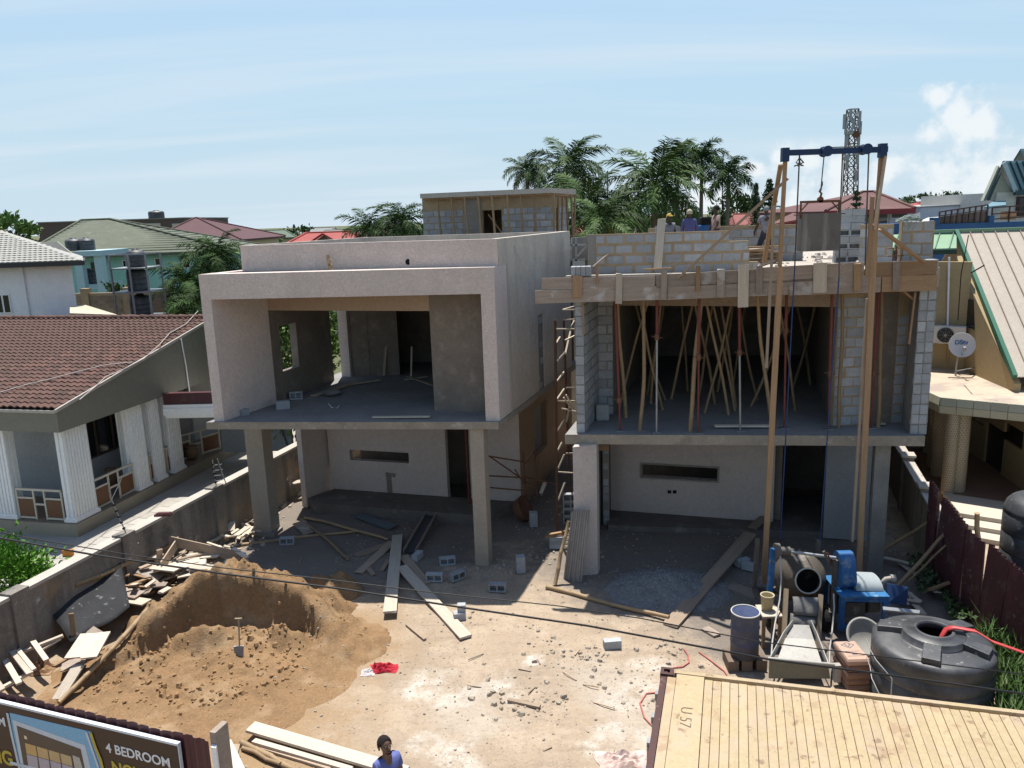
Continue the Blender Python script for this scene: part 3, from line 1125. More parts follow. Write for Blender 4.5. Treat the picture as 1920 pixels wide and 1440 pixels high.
def rooftop_room():
	Y0 =30.0
	A,B =V(795,447,Y0+.8),V(1040,441,Y0 - .9)
	A2,B2 =Vector((A.x,A.y)),Vector((B.x,B.y))
	d =(B2 - A2).normalized()
	n =Vector((d.y,-d.x))
	bk =Vector((sin(radians(14)),cos(radians(14))))
	t =thing('rooftop_room','unfinished block room under a concrete roof behind the left parapet','rooftop room',(A.x,A.y,7.0))
	ln =(B2 - A2).length
	zr =PL(900,368,A2,B2).z
	s0 =(Vector(xy(PL(905,420,A2,B2))) - A2).dot(d)
	s1 =(Vector(xy(PL(941,420,A2,B2))) - A2).dot(d)
	zd =PL(920,394,A2,B2).z
	C2 =B2+bk*2.8
	w =MB().wall(A2,B2,6.6,zr,.15,[(s0,s1,6.5,zd)])
	w.wall(B2,C2,6.6,zr,.15,[(.25,.7,6.5,zd)])
	w.wall(C2,A2+bk*2.8,6.6,zr,.15)
	w.wall(A2+bk*2.8,A2+bk*.02,6.6,zr,.15)
	w.build('mortar',m_mortar,t)
	# two courses of brown smeared block at the top, greyer below
	block_facing(t,A2,B2,7.3,zr - .52,out=.004,holes=[(s0,s1,6,zd+.05),(s0 - .75,s0,6,zr)])
	block_facing(t,B2,C2,7.3,zr - .52,out=.004,holes=[(.25,.7,6,zd)])
	pl =MB().wall(A2+d*(s0 - .74)+n*.03,A2+d*(s0 - .04)+n*.03,6.6,zr - .05,.06)
	pl.build('pilaster',m_conc,t)
	r =MB()
	o =.40
	q =[A2+d*.12+n*o,B2+d*.02+n*o,B2+d*.3+bk*3.1,A2+d*.12+bk*3.1]
	r.prism(q,zr,[zr+.17,zr+.17,zr+.2,zr+.2])
	r.build('roof_slab',M('pale_slab_edge',(.46,.42,.37),(.38,.345,.30),sc=2,rough=.95,bump=.4,bsc=12),t)
	e =MB()
	for k in range(4):
		e.beam((*(q[0]+d*.05+bk*(.2+k*.25)),zr - .03),(*(q[1] - d*.03+bk*(.2+k*.25)),zr - .03),.2,.04)
	e.build('soffit_board',m_wood_new,t)
	# joists of the formwork sticking out on the right
	for k in range(5):
		c =B2+bk*(.2+k*.55)
		plank('joist',(*(c - d*.1),zr - .08),(*(c+d*.5),zr - .08),.08,.06,m_wood_new,t)
	pxs =(820,846,871,896,922,951,976,1001)
	for i,px in enumerate(pxs):
		a =Vector(xy(PL(px,372,A2+n*.32,B2+n*.32)))
		bb =a+d*R(.05,.16)
		o2 =bamboo('bamboo_prop',(bb.x+.03,bb.y,6.7),(a.x,a.y,zr - .01),.05,m_bamboo,bend=.008)
		tag(o2,'%s bamboo prop from the left against the rooftop room front' % ORD[i],'bamboo prop','bamboo props round the rooftop room')
	for i in range(6):
		c =B2+d*(.06+.05*i)+n*.3+bk*(.1+i*.62)
		o2 =bamboo('bamboo_prop',(c.x+R(-.06,.06),c.y,6.7),(c.x,c.y,zr - .05),.045,m_bamboo,bend=.01)
		tag(o2,'%s bamboo prop counting back along the right side of the rooftop room' % ORD[i],'bamboo prop','bamboo props round the rooftop room')
	# a body of the house under it
	f =MB()
	f.prism([A2 - d*.1+n*.3,B2+d*.6+n*.3,C2+d*.6,A2 - d*.1+bk*4.2],0,6.9)
	f.build('rear_block',m_cement,t)
	# diagonal brace in the door
	plank('door_brace',(*(A2+d*(s0+.28)+n*.1),zd - .15),(*(A2+d*(s1+.05)+n*.1),zd - .85),.07,.04,m_wood_new,t)
	return t

rooftop_room()
# ------------------------------------------------------------------ right house: block shell, still under formwork
RZ =3.5
rf =Fr((1.25,18.42),(9.23,17.30),16.5)
RW =rf.w
RD =7.0                         # roof deck
RU =7.25                        # top of the edge upstand
RS =6.72                        # underside of the edge boards

def on_rf(px,py,b=0.):
	"""point of the plane parallel to the right house front at depth b; returns (a, z)"""
	A,B =rf(0,b),rf(RW,b)
	q =PL(px,py,A,B)
	return (Vector(xy(q)) - A).dot(rf.u),q.z,q

def right_house():
	t =thing('unfinished_house','right two storey house of bare grey blocks with formwork round its roof slab','house',(*rf(4,0),0))
	s =MB()
	rf.box(s,-.02,RW,-.02,11,3.28,RZ)
	s.build('floor_slab',m_floor,t)
	s =MB()
	rf.box(s,-.023,RW+.003,-.04,-.021,3.27,RZ+.004)
	s.build('slab_edge',m_warm,t)
	s =MB()
	rf.box(s,.05,RW+.05,.0,14,RS+.12,RD)
	rf.box(s,.05,RW+.05,.0,.22,RD - .002,RU)
	s.build('roof_slab',M('dusty_roof_deck',(.43,.385,.325),(.34,.305,.26),sc=1.6,rough=.95,bump=.4,bsc=14,dirt=[((.33,.29,.25),2.2,.56,.12,.6)]),t)
	# left wall with its block end as a pier
	a0 =on_rf(1081,809,.12)[0]
	a1 =on_rf(1097,809,.12)[0]
	w =MB()
	rf.box(w,a0,a1,.14,2.2,RZ,RS+.15)
	rf.box(w,a0,a0+.16,2.2,10.8,RZ,RS+.15)
	w.build('side_wall',m_mortar_grey,t)
	block_facing(t,rf(a0,.14),rf(a1,.14),RZ,RS,L=.42,joint=.022,H=.212,out=.0)
	block_facing(t,rf(a1,.2),rf(a1,2.1),RZ,RS,out=-.004,mortar=m_mortar_grey)
	# cross walls left and right of the dark room
	cl =Vector(xy(G(1150,777,RZ)))
	bl =(cl - rf.o).dot(Vector((-rf.u.y,rf.u.x)))/rf.v.dot(Vector((-rf.u.y,rf.u.x)))
	w =MB().wall(rf(a1 - .02,bl),cl,RZ,RS+.15,.16)
	w.build('cross_wall',m_mortar_grey,t)
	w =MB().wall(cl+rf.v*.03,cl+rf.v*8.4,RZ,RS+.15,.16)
	w.build('inner_wall',m_darkcement,t)  # darker cement chosen to paint in the shade of the room
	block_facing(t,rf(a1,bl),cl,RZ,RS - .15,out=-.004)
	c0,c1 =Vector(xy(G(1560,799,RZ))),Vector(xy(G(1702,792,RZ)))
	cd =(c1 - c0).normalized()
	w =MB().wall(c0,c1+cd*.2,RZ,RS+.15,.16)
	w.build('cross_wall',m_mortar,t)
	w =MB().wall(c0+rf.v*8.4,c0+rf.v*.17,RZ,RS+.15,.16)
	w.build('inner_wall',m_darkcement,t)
	sp =(c1 - c0).length
	block_facing(t,c0,c0+cd*(sp*.48),RZ,RS - .15,out=-.006)
	block_facing(t,c0+cd*(sp*.78),c1,RZ,RS - .55,out=-.004)
	p =MB().wall(c0+cd*(sp*.46),c0+cd*(sp*.77),RZ,RS+.1,-.014)
	p.build('render_patch',m_darkcement,t)
	# right pier: two columns of block ends
	r0,r1 =on_rf(1706,812,.1)[0],on_rf(1737,812,.1)[0]
	w =MB()
	rf.box(w,r0,r1,.12,1.1,RZ,RS+.15)
	rf.box(w,r1 - .16,r1,1.1,10.8,RZ,RS+.15)
	w.build('side_wall',m_mortar_grey,t)
	rm =(r0+r1)/2
	for (x0,x1) in ((r0,rm),(rm,r1)):
		block_facing(t,rf(x0,.12),rf(x1,.12),RZ,RS+.1,L=.4,joint=.022,H=.212,out=.0)
	block_facing(t,rf(r1,.14),rf(r1,1.1),RZ,RS,out=0)
	# beams over the dark room and its back wall
	bm =MB()
	bm.wall(cl,c0,PL(1350,574,cl,c0).z,RS+.12,.18)
	bm.build('drop_beam',m_wood,t)
	bm =MB().wall(rf(a0,10.8),rf(r1,10.8),RZ,RS+.15,.16)
	bm.build('rear_wall',m_darkcement,t)
	# ground floor
	z0 =.15
	ga,gb =Vector(xy(G(1158,957,z0))),Vector(xy(G(1430,977,z0)))
	gd =(gb - ga).normalized()

	def onb(px,py):
		q =PL(px,py,ga,gb)
		return (Vector(xy(q)) - ga).dot(gd),q.z
	s0,zt =onb(1203,870)
	s1,zb =onb(1345,902)
	sw =onb(1452,900)[0]
	w =MB().wall(ga - gd*.2,ga+gd*sw,0,3.28,.2,[(s0+.2,s1+.2,zb,zt)])
	w.build('ground_floor_wall',m_plaster2,t)
	f =MB()
	for (p0,p1,q0,q1) in ((s0 - .05,s1+.05,zt,zt+.05),(s0 - .05,s1+.05,zb - .05,zb),(s0 - .05,s0,zb,zt),(s1,s1+.05,zb,zt)):
		f.wall(ga+gd*p0,ga+gd*p1,q0,q1,-.02)
	f.build('slit_surround',m_conc,t)
	d0,d1 =onb(1545,900)[0],onb(1604,900)[0]
	nb =Vector((gd.y,-gd.x))
	w =MB().wall(ga+gd*d0+nb*.5,ga+gd*(d1+.3)+nb*.5,0,3.28,.2)
	w.build('ground_floor_wall',M('bluish_grey_render',(.33,.33,.335),(.28,.28,.285),sc=1,bump=.2,bsc=20,rough=.93),t)
	for pa,pb_,tk in ((ga - gd*.2 - nb*.1,ga - gd*.55+nb*1.9,-.2),(ga+gd*(sw - .2) - nb*3.4,ga+gd*(d1+1) - nb*3.4,.2),(ga+gd*sw - nb*.2,ga+gd*sw - nb*3.4,-.2),(ga+gd*(d1+.3)+nb*.3,ga+gd*(d1+.3) - nb*3.4,.2)):
		MB().wall(pa,pb_,0,3.28,tk).build('inner_wall',m_darkcement,t)
	w =MB().wall(ga - gd*.3 - nb*2.6,ga+gd*sw - nb*2.6,0,3.28,.2)
	w.build('inner_wall',m_darkcement,t)
	# socket boxes chased into the wall
	k =MB()
	for px in (1255,1265):
		q =PL(px,922,ga,gb)
		k.beam((q.x - .05,q.y - .012,q.z),(q.x+.05,q.y - .012,q.z),.02,.09)
	k.build('socket_box',m_dark,t)
	# step
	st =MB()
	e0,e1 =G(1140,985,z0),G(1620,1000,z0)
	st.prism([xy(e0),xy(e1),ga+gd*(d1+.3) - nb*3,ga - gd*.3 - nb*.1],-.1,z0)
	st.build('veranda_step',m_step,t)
	# columns
	cA,cB =Vector(xy(G(1078,1082))),Vector(xy(G(1121,1076)))
	k =MB()
	cu =(cB - cA)
	k.prism([cA,cB,cB+rf.v*.3,cA+rf.v*.3],-.1,3.279)
	k.build('column',m_plaster2,t)
	cA,cB =Vector(xy(G(1627,1077))),Vector(xy(G(1655,1075)))
	k =MB()
	k.prism([cA,cB,cB+rf.v*.3,cA+rf.v*.3],-.1,3.279)
	k.build('column',m_conc,t)
	# ragged block jamb behind the left column
	j0,j1 =Vector(xy(G(1131,985))),Vector(xy(G(1143,985)))
	w =MB().wall(j0,j1,0,3.2,.3)
	w.build('jamb',m_mortar_grey,t)
	block_facing(t,j0,j1,0.02,3.1,L=.4,joint=.025)
	ln =MB()
	ln.beam(PL(1122,838,j0,j1),PL(1142,838,j0,j1),.2,.16)
	ln.build('lintel_board',m_wood_new,t)
	return t

right_house()

# boards round the roof slab
def formwork():
	b =-.07
	t =thing('edge_formwork','two courses of weathered boards cleated round the right house roof slab','formwork',(*rf(4,b),RS))

	def pt(px,py,bb=b):
		return on_rf(px,py,bb)[2]
	# (x0,x1, yc0, yc1, height px)
	lower =[((1003,557),(1250,549),24),((1252,549),(1478,539),26),((1480,539),(1652,532),29),((1654,532),(1756,529),29)]
	upper =[((1016,532),(1228,528),21),((1230,528),(1420,517),24),((1422,517),(1620,506),28),((1622,506),(1756,502),26)]
	for rows,z in ((lower,0),(upper,.003)):
		for i,(p,q,h) in enumerate(rows):
			a,c =pt(*p),pt(*q)
			hh =h/1500*18.6
			new =p[0] >1400
			plank('board',a,c,hh,.04,m_wood_new if new and i == 3 else m_wood_grey,t,roll=pi/2)
	cleats =[(1083,517,558,17,1),(1161,513,569,12,0),(1245,508,562,11,0),(1309,499,547,8,1),(1352,505,558,14,0),(1394,496,577,19,0),(1424,500,550,11,0),(1538,494,548,24,0),
			  (1608,495,546,12,1),(1681,490,544,12,0),(1120,498,531,5,1)]
	for px,y0,y1,w,new in cleats:
		a,c =pt(px,y0,b - .05),pt(px - 1,y1,b - .05)
		plank('cleat',a,c,w/1500*18.5,.03,m_wood_new if new else (m_wood_pale if px in (1161,1394,1538) else m_wood_grey),t,roll=pi/2)
	# soffit board behind
	s =MB()
	rf.box(s,.1,RW - .1,.06,.5,RS+.06,RS+.1)
	s.build('soffit_sheet',m_wood_grey,t)

formwork()

def deck_parapet():
	pb =3.35
	a0 =on_rf(1102,505,pb)[0]
	a1 =on_rf(1421,497,pb)[0]
	A,B =rf(a0,pb),rf(a1,pb)
	zt =on_rf(1110,440,pb)[1]
	t =thing('parapet_wall','low parapet of grey blocks and thick brown mortar on the right house roof','parapet',(*A,RD))
	nrow =4
	H =(zt - RD)/nrow
	ends =[0,.22,.24,.75]
	ln =(B - A).length
	for r in range(nrow):
		e =ln - ends[r]
		m =MB().wall(A+rf.u*.22,A+rf.u*e,RD+H*r,RD+H*(r+1) - (.001 if r <3 else .0),.14)
		m.build('mortar_course',m_mortar,t)
		block_facing(t,A+rf.u*.22,A+rf.u*e,RD+H*r,RD+H*(r+1)+.05,L=.43,H=H - .075,joint=.075,start=r,out=-.006)
	m =MB().wall(A,A+rf.u*.215,RD,zt+.01,.16)
	m.build('corner_pier',m_conc,t)
	# loose blocks at the left corner and right end
	return zt

PZ =deck_parapet()

def hollow_block_mesh(L=.44,W=.17,H=.215):
	"""two-cell hollow block lying with its cells opening toward -Y: outline L x H, depth W"""
	mb =MB()
	t =.035
	xs =[0,t,L/2 - t/2,L/2+t/2,L - t,L]
	zs =[0,t,H - t,H]
	for y,flip in ((0,1),(W,0)):
		vs =[(x,y,z) for z in zs for x in xs]
		fs =[]
		for j in range(3):
			for i in range(5):
				if j == 1 and i in (1,3):
					continue
				q =(j*6+i,j*6+i+1,(j+1)*6+i+1,(j+1)*6+i)
				fs.append(q if flip else q[::-1])
		mb.add(vs,fs)
	def quad(a,b_,c,d):
		mb.add([a,b_,c,d],[(0,1,2,3)])
	quad((0,0,0),(0,W,0),(L,W,0),(L,0,0))
	quad((0,0,H),(L,0,H),(L,W,H),(0,W,H))
	quad((0,0,0),(0,0,H),(0,W,H),(0,W,0))
	quad((L,0,0),(L,W,0),(L,W,H),(L,0,H))
	for (x0,x1) in ((xs[1],xs[2]),(xs[3],xs[4])):
		z0,z1 =zs[1],zs[2]
		quad((x0,0,z0),(x1,0,z0),(x1,W,z0),(x0,W,z0))
		quad((x0,0,z1),(x0,W,z1),(x1,W,z1),(x1,0,z1))
		quad((x0,0,z0),(x0,W,z0),(x0,W,z1),(x0,0,z1))
		quad((x1,0,z0),(x1,0,z1),(x1,W,z1),(x1,W,z0))
		quad((x0,W*.92,z0),(x1,W*.92,z0),(x1,W*.92,z1),(x0,W*.92,z1))
	me =bpy.data.meshes.new('hollow_block')
	me.from_pydata([(x - L/2,y - W/2,z) for x,y,z in mb.v],[],mb.f)
	me.materials.append(m_block)
	return me

HB =hollow_block_mesh()

def solid_block_mesh(L=.44,W=.2,H=.215):
	mb =MB()
	mb.box((-L/2,-W/2,0),(L/2,W/2,H))
	me =bpy.data.meshes.new('block')
	me.from_pydata(mb.v,[],mb.f)
	me.materials.append(m_block)
	return me

SB =solid_block_mesh()
SBH =solid_block_mesh(.21,.2,.215)

def block_tower():
	"""stack of blocks on the deck edge, courses alternating"""
	q =G(1586,492,RD)
	A =Vector(xy(q))
	top =V(1590,392,q.y).z
	n =8
	h =(top - RD)/n
	sc =h/.222
	ang =atan2(rf.u.y,rf.u.x)
	for r in range(n):
		c =A+rf.u*(.0+.012*r)
		w =.72
		if r in (0,2,4):
			o =put('hollow_block',HB,None,(*c,RD+h*r),(0,0,ang))
			o.scale =(w/.44,1.2,sc)
			tag(o,'hollow block laid across the deck stack with open cells, %s from its foot' % ORD[r],'block','blocks stacked on the roof deck')
		elif r == 6:
			o =put('block',SB,None,(*c,RD+h*r),(0,0,ang))
			o.scale =(w/.44,1.1,sc)
			tag(o,'single long block in the deck stack under the top pair','block','blocks stacked on the roof deck')
		else:
			for k in (-1,1):
				cc =c+rf.u*(k*.185)
				o =put('block',SBH,None,(*cc,RD+h*r),(0,0,ang+R(-.03,.03)))
				o.scale =(.355/.21,1.1,sc*.97)
				tag(o,'plain block at the %s end of the %s course of the deck stack' % ('left' if k <0 else 'right',ORD[r]),'block','blocks stacked on the roof deck')

block_tower()

for late_ in LATE:
	late_()

def loose(px,py,z,rot,kind='hollow',label='',group='loose blocks',sc=1.,tip=0,extra=(0,0)):
	q =G(px,py,z)
	me =HB if kind == 'hollow' else SB
	o =put('hollow_block' if kind == 'hollow' else 'block',me,None,(q.x+extra[0],q.y+extra[1],q.z),(tip,0,rot))
	o.scale =(sc,sc,sc)
	return tag(o,label,'block',group)

# blocks standing at the left corner of the deck
for k in range(4):
	a =on_rf(1100,510,.12)[0]
	c =rf(a - .30+.115*k,.12)
	o =put('block',SB,None,(*c,RU),(0,0,atan2(rf.u.y,rf.u.x)+pi/2))
	o.scale =(.85,.52,.95)
	tag(o,'block on edge at the left corner of the roof deck, %s from the outside' % ORD[k],'block','blocks on edge at the deck corner')
a =on_rf(1744,487,.1)[0]
o =put('block',SB,None,(*rf(a,.12),RU),(0,0,.1))
o.scale =(.62,1,.8)
tag(o,'pale single block on the right end of the edge boards','block','loose blocks')

def deck_back():
	"""low block walls farther back on the deck, and the tall piece at the right"""
	A =rf(on_rf(1687,490,.5)[0],.5)
	B =rf(on_rf(1748,490,.5)[0],.5)
	zt =on_rf(1700,416,.5)[1]
	t =thing('parapet_wall','short tall piece of block parapet at the right end of the roof with rope on top','parapet',(*A,RD))
	m =MB().wall(A,B,RD,zt,.18)
	m.build('mortar',m_mortar,t)
	block_facing(t,A,B,RD,zt,L=.40,H=.21,joint=.04,out=-.004)
	A =V(1610,485,22.2)
	B =V(1672,483,21.8)
	zt =V(1640,421,22).z
	t =thing('parapet_wall','pale block wall standing behind the hoist at the right of the roof','parapet',(A.x,A.y,RD))
	m =MB().wall(A,B,RD,zt,.18)
	m.build('mortar',m_mortar,t)
	block_facing(t,A,B,RD,zt - .05,L=.42,H=.22,joint=.03,out=-.004)
	A =V(1215,441,26.5)
	B =V(1507,438,25.0)
	t =thing('parapet_wall','long low block wall along the back of the right house roof','parapet',(A.x,A.y,RD))
	zt =V(1300,426,25.8).z
	m =MB().wall(A,B,RD - .1,zt,.18)
	m.build('mortar',m_mortar,t)
	block_facing(t,A,B,RD,zt - .03,L=.42,H=.22,joint=.03,out=-.004)
	# carrying structure under the back of the deck
	s =MB()
	rf.box(s,.3,RW - .3,11.2,13.9,0,RS+.11)
	s.build('rear_bay',m_cement,None)

deck_back()
for o_ in [x for x in bpy.data.objects if x.name == 'rear_bay']:
	tag(o_,'grey rendered rear bay of the right house below its deck','house wing')

# clutter on the deck
for i in range(16):
	q =G(R(1480,1650),R(455,492),RD)
	q2 =q+Vector((R(-.7,.7),R(-.3,.3),R(0,.05)))
	o =plank('board_scrap',(q.x,q.y,RD+.03+.02*(i % 3)),(q2.x,q2.y,RD+.04+.02*(i % 3)),R(.06,.16),.03,m_wood_pale)
	tag(o,'short board offcut strewn on the dusty deck behind the hoist','board','offcuts on the roof deck')
m_rub =M('deck_rubble',(.42,.38,.33),(.3,.27,.24),sc=4,rough=.95)
stones('deck_rubble',260,lambda k: (R(6.3,11),R(20.5,29.5)),.02,.16,m_rub,hfun=lambda x,y: RD)
for i in range(11):
	z =RD+.04+i*.045
	q =V(1424+R(-6,6),480,24.2)
	o =plank('stacked_board',(q.x - R(.3,.45),q.y+R(-.3,.3),z),(q.x+R(.4,.75),q.y+R(-.2,.4),z+R(0,.02)),R(.15,.24),.035,m_wood if i % 2 else m_wood_new)
	tag(o,'board in the loose pile beside the hoist post on the roof, %s from the bottom' % ORD[i],'board','boards piled on the roof by the hoist')
# upright board leaning on the parapet and a short stick by it
o =plank('leaning_board',on_rf(1233,503,2.9)[2],on_rf(1241,410,3.2)[2],.21,.03,m_wood_pale,roll=0)
tag(o,'grey upright board leaning against the middle of the block parapet','board')
o =plank('stick',on_rf(1207,506,.1)[2] ,on_rf(1259,503,.1)[2],.05,.04,m_wood_new)
tag(o,'thin pale stick lying at the foot of the block parapet','stick')
o =plank('stick',on_rf(1112,500,3.0)[2],on_rf(1143,474,3.25)[2],.05,.03,m_wood_grey)
tag(o,'dark stick leaning on the left end of the block parapet','stick')

# props under the slab
def props():
	def fl(px,py):
		return G(px,py,RZ)

	def cane(p0,p1,r,lab,d=.0,top=None,grp='bamboo props under the right roof slab'):
		a =fl(*p0)
		# top end: on the underside, at the depth given by leaning d metres back
		b =V(*p1,a.y+d)
		k =(RS+.05 - a.z)/max(.5,b.z - a.z)
		b =a+(b - a)*k
		o =bamboo('bamboo_prop',a,b,r,m_bamboo,bend=.02)
		tag(o,lab,'bamboo prop',grp)

	front =[((1174,783),(1158,575),.05,'bowed bamboo prop beside the leftmost red steel prop'),
			 ((1200,807),(1205,562),.05,'straight bamboo prop second from the left at the slab edge'),
			 ((1294,808),(1315,560),.055,'bamboo prop leaning against the bright red steel prop'),
			 ((1447,790),(1421,560),.05,'bamboo prop bowed toward the left hoist post'),
			 ((1571,802),(1580,556),.045,'thin bamboo prop before the right block wall'),
			 ((1646,800),(1652,560),.05,'bamboo prop alone in the right hand bay')]
	for p0,p1,r,lab in front:
		cane(p0,p1,r,lab)
	crossed =[((1322,776),(1371,572)),((1367,778),(1325,572)),((1378,770),(1336,574)),((1242,768),(1208,600)),((1162,765),(1215,575)),((1258,748),(1297,575)),((1220,756),(1240,575)),
			   ((1247,750),(1196,575)),((1341,758),(1302,575)),((1310,748),(1336,575)),((1408,762),(1480,570)),((1492,770),(1462,570)),((1380,765),(1352,575)),((1420,750),(1390,575)),
			   ((1488,725),(1527,570)),((1520,722),(1492,575)),((1375,720),(1400,575)),((1290,733),(1280,575)),((1213,740),(1245,575)),((1345,735),(1372,575))]
	for i,(p0,p1) in enumerate(crossed):
		cane(p0,p1,R(.034,.044),'crossed bamboo prop deep in the dark room, foot %s from the left' % ORD[sorted(crossed).index((p0,p1))],d=R(-.2,.3))
	# red steel props
	steel =[((1163,808),(1154,570),750),((1231,811),(1232,565),632),((1309,812),(1311,558),670),((1388,808),(1386,575),661),((1470,803),(1475,550),620),((1553,805),(1560,560),700),((1632,803),(1648,560),700)]
	for i,(p0,p1,cy) in enumerate(steel):
		a =fl(*p0)
		b =V(*p1,a.y)
		k =(RS+.05 - a.z)/(b.z - a.z)
		b =a+(b - a)*k
		t =thing('steel_prop','%s adjustable steel prop from the left along the slab edge' % ORD[i],'steel prop',a,'red steel props under the right roof slab')
		kk =(V(*p0,a.y).z - V(p0[0],cy,a.y).z)/(V(*p0,a.y).z - b.z)
		c =a+(b - a)*kk
		m =MB().tube([a,c],.026,8)
		m.build('inner_tube',m_steel if i in (1,3) else m_redpaint,t)
		m =MB().tube([c,b],.035,8)
		m.build('outer_tube',m_redpaint,t)
		m =MB().tube([c+Vector((0,0,-.07)),c+Vector((0,0,.07))],.055,8)
		m.tube([c+Vector((-.12,0,.02)),c+Vector((.12,0,-.02))],.012,5)
		m.build('collar',m_rust,t)
		m =MB().box((a.x - .1,a.y - .08,a.z),(a.x+.1,a.y+.08,a.z+.02))
		m.build('foot_plate',m_steel,t)
	# things on the floor
	q =fl(1131,790)
	mb =MB()
	mb.box((q.x - .18,q.y,RZ),(q.x+.16,q.y+.25,RZ+.42))
	o =mb.build('paper_sack',M('grey_paper_sack',(.36,.36,.35),(.3,.3,.29),sc=5,rough=.9,bump=.4,bsc=9),bevel=.05)
	tag(o,'grey cement sack standing against the left block wall upstairs','sack')
	for i,(p0,p1) in enumerate((((1340,803),(1452,803)),((1632,783),(1655,800)),((1560,792),(1628,745)))):
		a,b =fl(*p0),fl(*p1)
		if i == 2:
			b =V(*p1,a.y - .1)
		o =plank('board',a+Vector((0,0,.06)),b+Vector((0,0,.06)),.13,.04,m_wood_new if i == 2 else m_wood_pale)
		tag(o,('narrow pale board lying along the edge of the upper floor','short board across the upper floor in the right bay','board propped against the right hoist post upstairs')[i],'board')
	for i,(p0,p1) in enumerate((((1093,562),(1094,627)),((1704,645),(1716,548)))):
		a,b =on_rf(*p0,.1)[2],on_rf(*p1,.1)[2]
		o =plank('batten',a,b,.05,.04,m_wood_new)
		tag(o,('fresh batten fixed upright beside the left block pier','batten hanging beside the right block pier')[i],'batten')
	a,b =on_rf(1694,546,.2)[2],on_rf(1714,563,.2)[2]
	o =plank('strut',a,b,.06,.04,m_wood_new)
	tag(o,'short diagonal strut under the right end of the edge boards','strut')

props()

